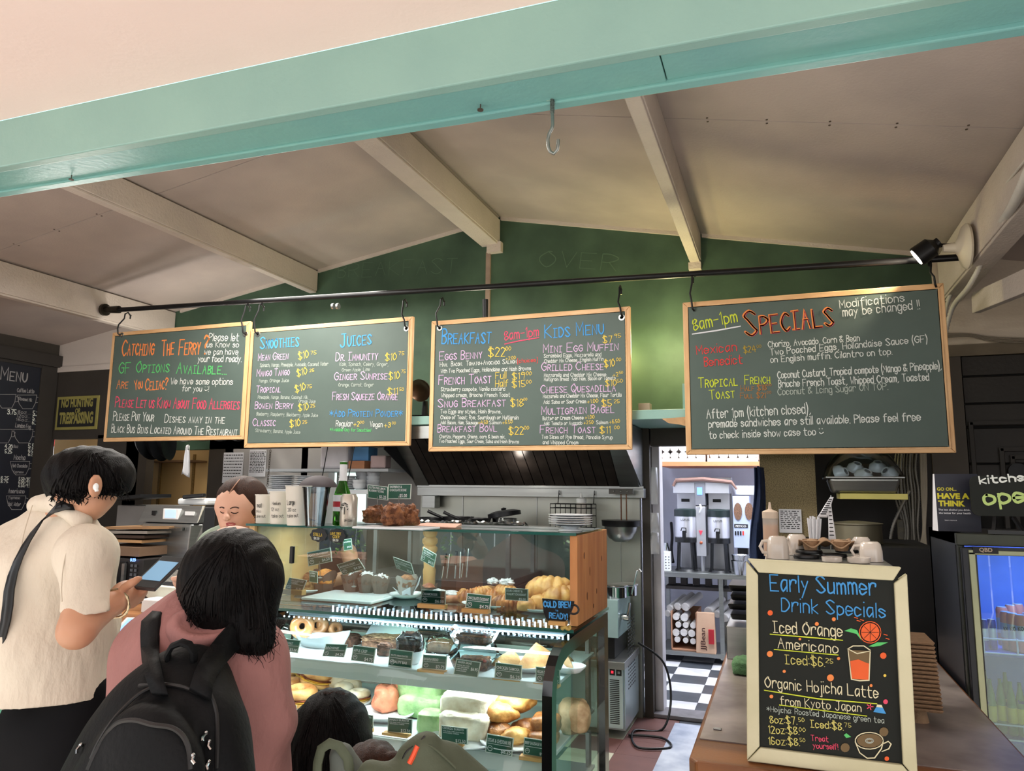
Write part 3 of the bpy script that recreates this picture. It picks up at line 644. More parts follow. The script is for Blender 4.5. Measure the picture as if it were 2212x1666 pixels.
lines(pl3,b3,920,640,.21606,[('Breakfast',160,475,645,470,140,'b','s'),('8am-1pm',790,440,1128,395,92,'r'),('Kids Menu',1190,420,1775,375,128,'b','s'),('Eggs Benny',135,640,560,620,82,'p','s'),('$22',625,605,790,600,88,'y'),('00',800,545,850,540,38,'y'),('+2.00',798,640,898,628,32,'y'),('Ham.  Bacon.  Tomato+Avocado. Salmon',142,705,905,672,44,'w','s'),('[choices]',918,668,1115,655,38,'R'),('With Two Poached Eggs, Hollandaise and Hash Browns',150,768,1050,740,38,'w'),('French Toast',128,885,650,868,90,'p','s'),('Full',697,828,802,822,66,'y'),('$19',862,835,992,825,64,'y'),('00',1005,790,1055,790,36,'y'),('Half',695,908,820,903,66,'y'),('$15',862,915,992,905,64,'y'),('00',1005,875,1055,872,34,'y'),('Strawberry compote, Vanilla custard',150,950,790,945,38,'w'),('Whipped cream, Brioche French Toast',155,1010,840,1005,38,'w'),('Snug Breakfast',122,1110,795,1100,82,'p','s'),('$18',848,1105,972,1100,74,'y'),('00',978,1045,1012,1042,26,'y'),('Two Eggs any styles, Hash Browns,',147,1172,755,1172,37,'w'),('Choice of Toast: Rye, Sourdough or Multigrain',147,1230,925,1232,37,'w'),('Add: Bacon, Ham, Sausage',147,1280,520,1282,35,'w'),('+4.50',522,1280,618,1278,35,'y'),('Salmon',634,1282,752,1280,35,'w'),('+6.50',765,1280,868,1270,35,'y'),('Breakfast Bowl',118,1360,708,1352,76,'p','s'),('$22',830,1385,975,1380,75,'y'),('00',985,1335,1030,1332,34,'y'),('Chorizo, Peppers, Onions, corn & bean mix,',138,1420,795,1422,34,'w'),('Two Poached Eggs, Sour Cream, Salsa and Hash Browns',133,1465,930,1472,34,'w'),('$7',1770,468,1862,462,66,'y'),('95',1888,418,1948,412,38,'y'),('Mini Egg Muffin',1175,565,1920,540,84,'p','s'),('Scrambled Eggs, Mozzarella and',1180,615,1752,600,36,'w'),('Cheddar Mix Cheese, English Muffin',1185,668,1775,645,36,'w'),('Grilled Cheese',1158,745,1772,738,80,'p','s'),('$10',1785,710,1890,700,70,'y'),('00',1905,650,1950,648,32,'y'),('Mozzarella and Cheddar Mix Cheese,',1182,808,1812,800,36,'w'),('+2',1870,808,1925,800,40,'y'),('50',1935,778,1970,775,28,'y'),('Multigrain Bread  Add: Ham, Bacon or Tomato',1182,850,1895,835,35,'w'),('$10',1795,900,1905,895,60,'y'),('50',1912,865,1968,862,34,'y'),('Cheese Quesadilla',1150,970,1895,950,80,'p','s'),('Mozzarella and Cheddar Mix Cheese, Flour Tortilla',1172,1020,1955,1005,37,'w'),('Add: Salsa or Sour Cream',1178,1078,1600,1070,37,'w'),('+1.00',1615,1072,1722,1062,36,'y'),('$5',1760,1105,1855,1100,65,'y'),('25',1882,1070,1935,1068,36,'y'),('Multigrain Bagel',1158,1185,1880,1165,80,'p','s'),('Butter or Cream Cheese',1168,1240,1575,1232,36,'w'),('+1.00',1590,1230,1685,1222,35,'y'),('Add: Tomato or Avocado',1180,1290,1562,1285,35,'w'),('+2.50',1580,1282,1675,1275,34,'y'),('Salmon',1705,1282,1820,1278,36,'w'),('+6.50',1835,1275,1940,1265,35,'y'),('French Toast',1142,1370,1692,1368,76,'p','s'),('$11',1738,1372,1845,1370,65,'y'),('00',1885,1330,1935,1328,32,'y'),('Two Slices of Rye Bread, Pancake Syrup',1158,1425,1865,1430,37,'w'),('and Whipped Cream',1170,1480,1522,1482,37,'w')])
stroke(pl3,[(1090.5,743.5),(1125,736),(1164,729.7)],1.2,m_inkr,b3)
b4,pl4=board('pine-framed specials chalkboard, rightmost of the four, lit by the spot lamp',(1475,660),(2037,607),(1493,983),[],[((1496,604),(1496,671)),((2008,566),(2016,620))],['black S hook at the left corner of the specials chalkboard','black S hook at the right corner of the specials chalkboard, below the lamp'])
lines(pl4,b4,1460,560,.29837,[('8am-1pm',132,515,445,450,84,'l'),('Specials',505,555,1135,478,175,'o','s'),('Modifications',1188,354,1655,306,58,'w'),('may be changed !!',1210,415,1765,360,62,'w'),('Mexican',152,690,440,665,62,'R'),('Benedict',207,775,482,757,62,'R'),('$24',492,680,580,670,45,'D'),('00',588,645,618,640,22,'D'),('Chorizo, Avocado, Corn & Bean',670,640,1330,592,44,'w'),('Two Poached Eggs, Hollandaise Sauce (GF)',685,697,1820,600,46,'w'),('on English muffin. Cilantro on top.',688,750,1565,690,44,'w'),('Tropical',165,930,445,915,72,'l','s'),('French',500,905,680,900,66,'l','s'),('Toast',245,1015,425,1003,66,'l','s'),('Half $18',472,955,655,948,40,'O','s'),('00',660,920,692,918,18,'O'),('Full $21',467,1008,650,1005,38,'O','s'),('00',660,975,690,973,18,'O'),('Coconut Custard, Tropical compote (Mango & Pineapple),',738,865,1922,795,50,'w'),('Brioche French Toast, Whipped Cream, Toasted',745,928,1832,878,50,'w'),('Coconut & Icing Sugar ON TOP.',740,985,1535,945,48,'d'),('After 1pm (kitchen closed),',225,1155,975,1115,66,'w'),('premade sandwiches are still available. Please feel free',238,1220,1770,1170,54,'w'),('to check inside show case too @',245,1300,1070,1272,50,'w')])
write(pl4,'Specials',(1460+511*.29837,560+559*.29837),(1460+1141*.29837,560+482*.29837),175*.29837,m_inkr,b4,True,.028)
stroke(pl4,[(1496,722),(1550,714),(1599,705)],1.6,m_paper,b4)
# ================================================================ spot lamp on the right rafter
lc=Q(2086,528,4.86);lamp=thing('spot_lamp','black spot lamp on a round cream rose, fixed to the right rafter','lamp',lc)
m_cream=P('cream_enamel',(206,196,176),.5,var=.06)
k=MB();ax=Matrix.Translation(Q(2092,532,4.80))@Matrix.Rotation(-PI/2,4,'Y')
k.lathe([(.0,.0),(.13,0),(.135,.012),(.12,.03),(.06,.05),(.03,.07),(.022,.13),(0,.13)],(0,0,0),28,ax);k.build('ceiling_rose',m_cream,lamp,smooth=True)
a=Q(2057,531,4.86);b=Q(2012,536,4.84);hd0=Q(2022,527,4.84);hd1=Q(1980,556,4.86)
k=MB();k.tube([a,(a+b)/2+Vector((0,0,.01)),b],.012,10);k.cyl(a,a+(b-a)*.35,.018,.018,12);k.build('arm',m_black,lamp,smooth=True)
k=MB();u=(hd1-hd0).normalized();k.tube([hd0,hd0+u*.02,hd0+u*.03,hd1],[.03,.05,.062,.064],20);k.cyl(hd0-u*.02,hd0+u*.01,.03,.03,12);k.build('lamp_shade',m_black,lamp,smooth=True)
k=MB();k.cyl(hd1-u*.004,hd1+u*.004,.05,.05,24);k.build('bulb',P('lamp_glow',(255,244,225),.5,emit=9),lamp)
k=MB();k.tube([hd1+u*.002]*1+[hd1+u*.006],.066,24);k.build('rim',P('lamp_rim',(150,140,130),.4),lamp)if False else None
spot('spot_lamp_light',hd1+u*.02,Q(1640,690,4.9),75,1.5,(1,.84,.6),.04,.9)
m_cond=P('white_flex_conduit',(206,200,190),.5,var=.05)
def conduit(pts,r,lb,m=None,ribbed=True,grp='painted flexible conduits on the right rafter',name='conduit'):
 P3=[Vector(p)for p in pts]
 L=[0]
 for i in range(1,len(P3)):L.append(L[-1]+(P3[i]-P3[i-1]).length)
 step=r*.75 if ribbed else r*4;n=max(int(L[-1]/step),4);q=[];rr=[]
 for i in range(n+1):
  t=L[-1]*i/n;j=max([x for x in range(len(L)-1)if L[x]<=t+1e-9]);f=(t-L[j])/max(L[j+1]-L[j],1e-9)
  p0=P3[max(j-1,0)];p1=P3[j];p2=P3[j+1];p3=P3[min(j+2,len(P3)-1)]
  q.append(.5*(2*p1+(p2-p0)*f+(2*p0-5*p1+4*p2-p3)*f*f+(p1*3-p0-p2*3+p3)*f**3));rr.append(r*(1 if i%2 or not ribbed else .74))
 k=MB();k.tube(q,rr,8);o=k.build(name,m or m_cond,smooth=True,ang=80);tag(o,lb,'conduit',grp);return o
xr=1.085
conduit([Q(2240,330,3.2),Q(2190,440,3.9),Q(2150,500,4.5),Q(2110,545,4.82)],.024,'thick ribbed white conduit running up the right rafter from the lamp rose')
conduit([Q(2098,580,4.85),Q(2126,560,4.9),Q(2122,590,4.95),Q(2090,640,5.1),Q(2052,665,5.5),Q(2040,720,5.7)],.017,'ribbed white conduit looping down beside the lamp rose',grp=None)if False else conduit([Q(2126,520,4.86),Q(2118,570,4.9),Q(2092,620,5.1),Q(2058,665,5.5),Q(2040,730,5.68)],.017,'thin ribbed white conduit bending down beside the lamp rose')
conduit([Q(2090,572,5.2),Q(2075,600,5.4),Q(2052,640,5.6),Q(2040,690,5.68)],.015,'short ribbed conduit tucked behind the specials board corner')
conduit([Q(2086,590,5.3),Q(2062,620,5.55),Q(2046,650,5.66)],.013,'shortest ribbed conduit at the foot of the right rafter')
conduit([Q(2215,345,3.7),Q(2150,430,4.4),Q(2115,500,5.0),Q(2100,540,5.3)],.006,'thin painted cable stapled along the roof side of the right rafter',ribbed=False)
for i in range(4):
 conduit([Q(2030,722+i*3,5.76),Q(2090,721+i*2,5.76),Q(2140,728+i*3,5.76),Q(2230,732+i*3,5.76)],.004,('topmost','second','third','lowest')[i]+' thin cable of the run pinned under the right gable',m=P('grey_cable',(128,118,104),.6),ribbed=False,grp='cables pinned under the right gable')
k=MB();k.bar(Q(2108,655,5.3),Q(2260,590,4.4),.05,.13);o=k.build('roof_brace',m_rafter,bevel=.004);tag(o,'short off-white timber brace at the far right under the roof','brace')
# ================================================================ glass display case
CX0,CX1=-1.985,-.649
cb=Vector((-1.3,2.5,0))
case=thing('display_case','curved-glass refrigerated pastry case with a wood-sided glass box on top','display case',cb)
prof=[(2.142,.30),(2.142,1.06),(2.152,1.10),(2.178,1.137),(2.21,1.16),(2.252,1.176),(2.32,1.185),(2.40,1.188),(2.87,1.19)]
m_frame=P('gloss_black_frame',(12,12,14),.12,var=.1,coat=.6)
def bandx(x0,x1,pr,th,m,name,lab=None,smooth=True):
 k=MB();outer=pr;inner=[(y+th if i<3 else y+th*.5 if i<6 else y,z-(th if i>=4 else th*.3 if i>=2 else 0))for i,(y,z)in enumerate(pr)]
 poly=outer+inner[::-1];k.prism([(y,z)for y,z in poly],(x0,0,0),(0,1,0),(0,0,1),(1,0,0),x1-x0)
 return k.build(name,m,case,lab)
bandx(CX1-.03,CX1,prof,.045,m_frame,'side_frame','glossy black curved end frame');bandx(CX0,CX0+.03,prof,.045,m_frame,'side_frame')
k=MB();k.box((CX1-.03,2.82,0),(CX1,2.88,1.19));k.box((CX0,2.82,0),(CX0+.03,2.88,1.19));k.build('back_post',m_frame,case)
k=MB();n=len(prof)
for i in range(n-1):
 (y0,z0),(y1,z1)=prof[i],prof[i+1]
 k.add([(CX0+.03,y0+.004,z0-.002),(CX1-.03,y0+.004,z0-.002),(CX1-.03,y1+.004,z1-.002),(CX0+.03,y1+.004,z1-.002)],[(0,1,2,3)])
k.build('curved_glass',m_glass,case,smooth=True,ang=60)
k=MB();k.add([(CX1-.012,2.19,.4),(CX1-.012,2.82,.4),(CX1-.012,2.82,1.16),(CX1-.012,2.4,1.16),(CX1-.012,2.24,1.13),(CX1-.012,2.19,1.07)],[(0,1,2,3,4,5)]);k.build('side_glass',m_glass,case)
def shelf(z,y0,y1,nm='shelf'):
 k=MB();k.box((CX0+.035,y0,z-.012),(CX1-.035,y1,z));k.build(nm,P('shelf_white',(214,224,228),.25,var=.03),case,bevel=.002)
 k=MB();k.hexa([(CX0+.035,y0-.012,z-.05),(CX1-.035,y0-.012,z-.05),(CX1-.035,y0,z-.05),(CX0+.035,y0,z-.05),(CX0+.035,y0-.004,z-.004),(CX1-.035,y0-.004,z-.004),(CX1-.035,y0+.006,z),(CX0+.035,y0+.006,z)]);k.build('shelf_ledge',m_ledge,case,bevel=.003)
shelf(1.055,2.30,2.80);shelf(.855,2.24,2.80);shelf(.66,2.20,2.80)
k=MB();k.box((CX0+.03,2.17,0),(CX1-.03,2.84,.42));k.build('base_cabinet',m_ledge,case,bevel=.01)
for z in(.80,.95,1.02,1.12):
 pass
k=MB()
for z0_,z1_ in((.5,.78),(.85,1.13)):k.box((CX1-.06,2.76,z0_),(CX1-.045,2.79,z1_))
k.build('shelf_standard',m_steel,case,bevel=.002)
k=MB();k.box((CX0+.03,2.845,.3),(-1.33,2.85,1.18));k.box((-1.34,2.86,.3),(CX1-.03,2.865,1.18));k.build('sliding_door_glass',m_glass,case)
k=MB();k.box((-1.345,2.84,.3),(-1.315,2.87,1.18));k.build('door_stile',m_steel,case,bevel=.002)
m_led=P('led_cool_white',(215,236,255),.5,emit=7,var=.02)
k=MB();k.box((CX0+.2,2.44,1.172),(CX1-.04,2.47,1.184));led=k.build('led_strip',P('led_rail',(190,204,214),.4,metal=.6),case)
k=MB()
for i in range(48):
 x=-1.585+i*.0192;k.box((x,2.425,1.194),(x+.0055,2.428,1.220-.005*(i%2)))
k.build('led_reflection',m_led,led,kind='stuff')  # glowing bars stand in for LED streaks reflected in the curved glass
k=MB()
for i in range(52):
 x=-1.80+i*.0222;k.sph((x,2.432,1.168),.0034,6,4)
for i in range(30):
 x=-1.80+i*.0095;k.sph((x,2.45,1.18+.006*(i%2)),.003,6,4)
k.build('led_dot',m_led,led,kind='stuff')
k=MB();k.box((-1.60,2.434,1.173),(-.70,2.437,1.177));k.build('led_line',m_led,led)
area('case_led_light',(-1.3,2.45,1.165),(math.radians(-12),0,0),1.2,5.5,(.85,.94,1),.03)
area('case_led_light',(-1.3,2.36,1.035),(math.radians(-18),0,0),1.2,5,(.95,.98,1),.02)
area('case_led_light',(-1.3,2.30,.835),(math.radians(-18),0,0),1.2,3.5,(1,.97,.9),.02)
area('case_box_fill',(-1.3,2.62,1.49),(0,0,0),1.2,6,(1,.97,.92),.1)  # fill added under the top pane to brighten the pastries in the box
m_gs=m_glass
k=MB();k.box((CX0-.01,2.37,1.200),(CX1+.004,2.88,1.208));k.build('glass_top',m_gs,case)
k=MB();k.box((CX0-.01,2.365,1.199),(CX1+.004,2.371,1.209));k.build('glass_edge',m_glassedge,case)
m_side=P('knotty_pine_panel',(200,138,84),.5,scale=3,stretch=(4,9,1.0),col2=(178,112,62),bump=.1,detail=8)
for x0,x1,m in((CX1-.026,CX1,m_side),(CX0,CX0+.026,P('pale_ply',(214,176,120),.5,scale=2.4,stretch=(4,1.5,8),col2=(198,156,100)))):
 k=MB();k.box((x0,2.43,1.209),(x1,2.875,1.503));k.build('side_panel',m,case,bevel=.002)
mk=P('wood_knot',(92,48,24),.6)
for y,z,a,b in((2.52,1.43,.006,.012),(2.60,1.37,.004,.016),(2.70,1.29,.005,.01),(2.56,1.29,.005,.014),(2.78,1.40,.004,.01),(2.65,1.245,.006,.008)):
 k=MB();k.prism([(a*math.cos(t*PI/5),b*math.sin(t*PI/5))for t in range(10)],(CX1,y,z),(0,1,0),(0,0,1),(1,0,0),.0006);k.build('knot',mk,case)
k=MB();k.box((CX0+.026,2.445,1.209),(CX1-.026,2.449,1.50));k.build('front_pane',glassmat('front_glass',(225,240,240),tint=.96,refl=.06),case)
k=MB();k.box((CX0-.005,2.42,1.503),(CX1-.0,2.80,1.510));k.build('top_pane',m_gs,case)
k=MB();k.box((CX0-.005,2.415,1.502),(CX1,2.421,1.511));k.build('glass_edge',m_glassedge,case)
k=MB();c=Q(636,1200,2.446);k.box((c.x-.012,2.43,c.z-.03),(c.x+.004,2.444,c.z+.035));k.build('pane_handle',m_blackp,case,bevel=.003)
k=MB();c=Vector((CX1-.0,2.36,1.212));k.tube([c+Vector((.012*math.cos(a)-.02,.01*math.sin(a),.004+.003*math.sin(3*a)))for a in np.linspace(0,6*PI,40)],.006,6)
tag(k.build('twine_knot',P('jute_twine',(206,174,96),.8,var=.4,scale=150),smooth=True),'knotted jute twine lying on the glass corner by the wood panel','twine')
m_card=P('card_green',(28,84,66),.45,var=.08,scale=20);m_cardw=P('card_border',(206,214,206),.5)
m_cardb=P('card_wood_foot',(206,160,98),.5,scale=4,stretch=(1,6,6),col2=(186,138,80))
def card(lb,tl,tr,bl,Y,rows,base=None,lean=.0,m=None,grp='green price cards in the pastry case',pic=True,clip=False):
 A=Q(*tl,Y);B_=Q(*tr,Y);Dn=Q(*bl,Y-lean);t=thing('price_card',lb,'price card',Dn,grp)
 ex=B_-A;ey=A-Dn;n=ex.cross(ey).normalized();
 if n.y>0:n=-n
 W=ex.length;H=ey.length;ex.normalize();ey.normalize();ey=(ey-ex*ey.dot(ex)*.0)
 k=MB();k.add([Dn,Dn+ex*W,Dn+ex*W+ey*H,Dn+ey*H,Dn-n*.002,Dn+ex*W-n*.002,Dn+ex*W+ey*H-n*.002,Dn+ey*H-n*.002],[(0,1,2,3),(7,6,5,4),(0,4,5,1),(1,5,6,2),(2,6,7,3),(3,7,4,0)]);k.build('card_edge',m_cardw,t)
 i=.035;k=MB();o=Dn+n*.0006;k.add([o+ex*W*i+ey*H*i*1.2,o+ex*W*(1-i)+ey*H*i*1.2,o+ex*W*(1-i)+ey*H*(1-i*1.2),o+ex*W*i+ey*H*(1-i*1.2)],[(0,1,2,3)]);k.build('card_face',m or m_card,t)
 k=MB()
 for(tx,x,y,w,h)in rows:typeset(k,tx,Dn+ex*W*x+ey*H*y,ex,ey,n,W*w,H*h,.012)
 if pic:k.add([o+ex*W*.06+ey*H*.5+n*.0005,o+ex*W*.94+ey*H*.5+n*.0005,o+ex*W*.94+ey*H*.525+n*.0005,o+ex*W*.06+ey*H*.525+n*.0005],[(0,1,2,3)])
 if pic:
  c=o+ex*W*.17+ey*H*.26+n*.0006
  strip(k,[c+ex*W*.09*math.cos(a)+ey*H*.14*math.sin(a)for a in np.linspace(0,2*PI,12)],n,W*.008,0);strip(k,[c-ex*W*.05,c+ey*H*.05,c+ex*W*.05],n,W*.008,.0002)
 k.build('print',m_paper,t,fix=False)
 if base:
  a=Q(base[0],base[1],Y-.004);b=Q(base[2],base[3],Y-.004);k=MB();k.box((a.x,Y-.018,b.z),(b.x,Y+.012,a.z));k.build('wooden_foot',m_cardb,t,bevel=.0015)
 if clip:
  c=Dn+ex*W*.5;k=MB();k.tube([c+ey*H*.2+n*.003,c-Vector((0,0,.015)),c-Vector((0,-.004,.055))],.0015,6);k.sph(tuple(c-Vector((0,-.004,.055))),(.01,.01,.003),10,5);k.build('wire_clip',m_steel,t,smooth=True)
 return t
def pr(title,price,t2=None):
 r=[(title,.06,.70 if t2 else .60,.86 if len(title)>12 else .6,.18 if t2 else .2),(price,.58,.10,.36,.22)]
 if t2:r.append((t2,.06,.52 if False else .56,.62 if len(t2)>8 else .4,.12))
 return r
def desc(title,price,d1,d2):
 return[(title,.06,.80,.8,.14),(d1,.08,.66,.8,.07),(d2,.08,.55,.6,.07),(price,.55,.08,.38,.2)]
YU=2.50
card('green card reading chocolate chip cookies on a wooden foot',(625,1248),(663,1254),(615,1272),2.47,[('CHOCOLATE CHIP',.08,.74,.8,.14),('COOKIES',.08,.56,.5,.14),('$3.50',.6,.1,.3,.16)],(610,1272,656,1286))
card('small green oatmeal cookie card, tucked behind the cookies',(668,1233),(686,1236),(668,1257),2.66,[('OATMEAL',.1,.74,.7,.16),('COOKIE',.1,.5,.6,.16)],pic=False)
card('dark green peach muffin card priced $4.50 above the orange muffin',(663,1194),(714,1183),(666,1224),2.60,[('PEACH CRANBERRY',.06,.66,.84,.15),('$4.50',.6,.14,.32,.2)],clip=True)
card('tilted green morning glory card above the sugared muffins',(727,1220),(774,1206),(741,1243),2.56,[('MORNING GLORY',.08,.62,.7,.16),('$4.50',.58,.16,.34,.2)],clip=True)
card('little green card seen edge-on under the cider plaque',(741,1166),(759,1163),(743,1190),2.70,[('MUFFIN',.1,.66,.8,.14),('$4.50',.4,.2,.5,.16)],pic=False)
card('tilted green vegan muffin card above the paper-wrapped muffin',(849,1203),(888,1217),(856,1228),2.60,[('LEMON & VEGAN MUFFIN',.06,.7,.86,.12),('GLUTEN FREE',.06,.56,.6,.08),('$5.00',.64,.12,.28,.16)])
card('tilted green $4.75 card beside the wooden post',(915,1182),(943,1198),(909,1210),2.66,[('BLUEBERRY',.1,.76,.7,.12),('BRAN',.1,.6,.5,.1),('$4.75',.55,.12,.38,.2)])
card('green cinnamon bun card priced $6.00 on a wooden foot',(910,1274),(963,1277),(909,1303),2.45,pr('CINNAMON BUN','$6.00'),(905,1303,963,1316))
card('green chocolate croissant card priced $4.75 on a wooden foot',(1009,1281),(1062,1287),(1005,1313),2.42,pr('CHOCOLATE CROISSANT','$4.75'),(1000,1313,1057,1326))
card('green sour cherry croissant card, half behind the croissants',(1091,1270),(1141,1273),(1091,1296),2.60,[('SOUR CHERRY &',.06,.7,.7,.18),('YOGURT CROISSANT',.06,.42,.86,.18),('$5.00',.6,.06,.3,.18)],pic=False)
YM=2.315
card('green glazed donut card priced $3.00',(607,1379),(650,1384),(600,1406),YM,pr('GLAZED DONUT','$3.00'))
card('green brownie card on the middle shelf',(704,1391),(751,1393),(696,1418),YM,pr('BROWNIE','$4.25'))
card('green apple crisp card on the middle shelf',(763,1394),(812,1400),(758,1427),YM,pr('APPLE CRISP','$4.75'))
card('green card facing backwards under the chocolate bars',(842,1402),(893,1408),(838,1438),YM,[('VITALITY BAR',.1,.2,.7,.16),('NUTS SEEDS DATES',.1,.62,.7,.09)])
card('green banana bread card on a wooden foot',(914,1414),(966,1418),(911,1444),YM,pr('BANANA BREAD','$3.75'),(905,1444,962,1456))
card('green salad card with small print priced $6.95, on the lower salad box',(986,1424),(1039,1431),(979,1457),2.29,[('VIAGRA SALAD',.08,.78,.58,.14),('ROMAINE, EGG, CORN',.08,.62,.5,.07),('CARROT, SEEDS, ALMONDS',.08,.5,.5,.07),('PUMPKIN SEEDS,',.08,.38,.45,.07),('HOUSE DRESSING',.08,.26,.42,.07),('$6.95',.66,.4,.28,.2)],pic=False)
card('green chicken samosa card priced $6.25',(1070,1431),(1128,1438),(1068,1464),YM,pr('CHICKEN SAMOSA','$6.25'),(1066,1464,1126,1478))
card('green vegan samosa card, cut off by the black end frame',(1157,1440),(1210,1447),(1157,1473),YM,pr('VEGAN SAMOSA','$6.25'),(1154,1473,1209,1486))
YD=2.225
card('green breakfast bagel card priced $8.25',(604,1519),(640,1524),(604,1544),YD,[('BREAKFAST',.2,.76,.6,.16),('BAGEL, EGG, CHEESE',.2,.5,.6,.08),('$8.25',.58,.1,.36,.2)],(604,1545,636,1556),pic=False)
card('green card with a hidden title, half behind the black-haired head',(775,1542),(806,1546),(775,1570),YD,[('TOMATO BURRITO',.1,.76,.8,.14),('$12.50',.4,.1,.54,.2)],(775,1570,803,1584),pic=False)
card('green spinach burrito card priced $12.50',(838,1550),(891,1554),(837,1581),YD,desc('SPINACH BURRITO','$12.50','EGGS, SALSA, CORN, BLACK BEANS,','AVOCADO, CHEESE'),(829,1580,884,1593),pic=False)
card('green chorizo burrito card priced $12.50',(953,1567),(1010,1574),(953,1602),YD,desc('CHORIZO BURRITO','$12.50','EGGS, SALSA, CORN, BLACK BEANS,','AVOCADO, CHEESE'),(946,1602,1000,1617),pic=False)
card('green steak and cheddar pie card',(1052,1585),(1110,1595),(1048,1625),YD,pr('STEAK & CHEDDAR PIE','$8.25'))
card('green sausage roll card beside the black end frame',(1132,1593),(1184,1601),(1130,1630),YD,[('BEEF SAUSAGE ROLL',.06,.64,.86,.18),('$9',.68,.12,.14,.16)],(1124,1630,1183,1647))
card('green gluten free scone card, left of the two above the case',(794,1047),(838,1052),(794,1076),2.60,[('GLUTEN FREE LEMON',.08,.74,.8,.16),('BLUEBERRY SCONE',.08,.52,.72,.16),('$5.25',.58,.1,.34,.22)],clip=True,pic=False)
card('green raspberry scone card priced $5.00, right of the two above the case',(839,1046),(889,1046),(837,1078),2.62,[('RASPBERRY &',.08,.74,.52,.16),('CHOCOLATE SCONE',.08,.52,.72,.16),('$5.00',.52,.12,.32,.22)],clip=True,pic=False)
def plaque(cx,cy,rx,ry,rows,lb):
 c=Q(cx,cy,2.44);s=(Q(cx+1,cy,2.44)-c).length;t=thing('chalk_plaque',lb,'plaque',c,'scalloped chalk plaques on the front pane')
 k=MB();k.prism([((rx*s)*(1+.06*math.cos(8*a))*math.cos(a),(ry*s)*(1+.06*math.cos(8*a))*math.sin(a))for a in np.linspace(0,2*PI,49)[:-1]],c,(1,0,0),(0,0,1),(0,-1,0),.003);k.build('plate',m_blackp,t)
 pl=Plane(c-Vector((0,.0034,0)),(1,0,0),(0,0,1),(0,-1,0))
 for tx,x0,y0,x1,y1,h,cc in rows:write(pl,tx,(x0,y0),(x1,y1),h,KC[cc],t,w=.09,jit=.1)
plaque(689,1156,18,12,[('STELLA',677,1157,696,1159,6,'y'),('$8.50',678,1165,690,1166,4.5,'w')],'black chalk plaque reading Stella, left of the pair')
plaque(728,1158,18.5,13,[('LONE TREE',714,1155,737,1156,5,'y'),('CIDER',719,1162,733,1163,5,'y'),('$8.00',719,1169,731,1170,4.5,'w')],'black chalk plaque reading Lone Tree cider, right of the pair')
c=Q(1171,1293,2.36);s=(Q(1172,1293,2.36)-c).length;t=thing('cup_sign','black cup-shaped sign reading cold brew is ready at the case corner','sign',Q(1205,1353,2.36))
k=MB();poly=[(0,0),(68*s,-2*s),(66*s,-14*s),(60*s,-28*s),(52*s,-40*s),(45*s,-46*s),(18*s,-47*s),(9*s,-40*s),(3*s,-26*s)];k.prism(poly,c,(1,0,0),(0,0,1),(0,1,0),.005);k.build('cup_shape',m_blackp,t)
k=MB();k.tube([c+Vector((66*s+11*s*math.cos(a)*1.0,.002,-18*s+9*s*math.sin(a)))for a in np.linspace(-2.4,2.4,16)],.0035,8);k.build('cup_handle',m_blackp,t,smooth=True)
k=MB();a=Q(1187,1340,2.36);b=Q(1224,1352,2.36);k.box((a.x,2.345,b.z),(b.x,2.375,a.z));k.build('wooden_foot',m_cardb,t,bevel=.0015)
pl=Plane(c-Vector((0,.001,0)),(1,0,0),(0,0,1),(0,-1,0))
write(pl,'COLD BREW',(1175,1311),(1233,1313),12,m_inkb,t,w=.12,jit=.1);write(pl,'is',(1200,1320),(1206,1321),4,m_inkb,t);write(pl,'READY!',(1187,1335),(1226,1338),11,m_inkb,t,w=.12,jit=.1)
def nz(p,f,s=0):return noise.noise(Vector(p)*f+Vector((s*3.7,s*1.3,s)))
def foodmat(n,c,c2,rough=.55,sc_=60,bump=.5,**k):return P(n,c,rough,col2=c2,scale=sc_,bump=bump,bscale=sc_*3,**k)
m_scone=foodmat('scone_brown',(160,104,66),(92,52,30),.7,45,.8);m_cookie=foodmat('oat_cookie',(196,156,104),(120,78,40),.8,70,.9)
m_crois=foodmat('croissant_gold',(196,124,64),(118,60,24),.4,30,.3);m_croisp=foodmat('croissant_pale',(214,158,90),(168,106,52),.45,22,.3)
m_bread=foodmat('bagel_crust',(214,166,104),(166,104,52),.5,22,.25);m_bun=foodmat('bun_white',(236,224,200),(206,180,140),.6,18,.2)
m_donut=foodmat('glazed_donut',(198,140,92),(170,108,62),.25,12,.1,coat=.5);m_choc=foodmat('chocolate_crumb',(104,66,48),(50,28,20),.7,80,.9)
m_sugar=foodmat('icing_sugar',(236,234,236),(190,184,186),.8,90,.6);m_orange=foodmat('orange_muffin',(222,148,64),(176,96,34),.5,40,.5)
m_paperb=P('brown_muffin_paper',(84,66,58),.6,var=.2,scale=20);m_wax=P('wax_paper',(206,216,226),.4,var=.05,sss=.0)
m_tort=foodmat('flour_tortilla',(236,228,212),(206,190,164),.6,25,.3);m_torg=foodmat('spinach_tortilla',(170,198,144),(118,154,98),.55,20,.35)
m_toro=foodmat('tomato_tortilla',(210,130,100),(170,92,66),.55,20,.35);m_pie=foodmat('pie_crust',(216,166,96),(150,88,36),.4,18,.3);m_pied=foodmat('pie_crust_dark',(176,116,62),(104,56,24),.4,25,.4)
m_yell=foodmat('yellow_wrap',(214,196,92),(178,150,50),.5,14,.3);m_cheese=P('cheese_orange',(242,178,60),.4,var=.1);m_tomato=P('tomato_red',(206,70,50),.35)
m_china=P('white_china',(228,232,236),.18,var=.03,coat=.3)
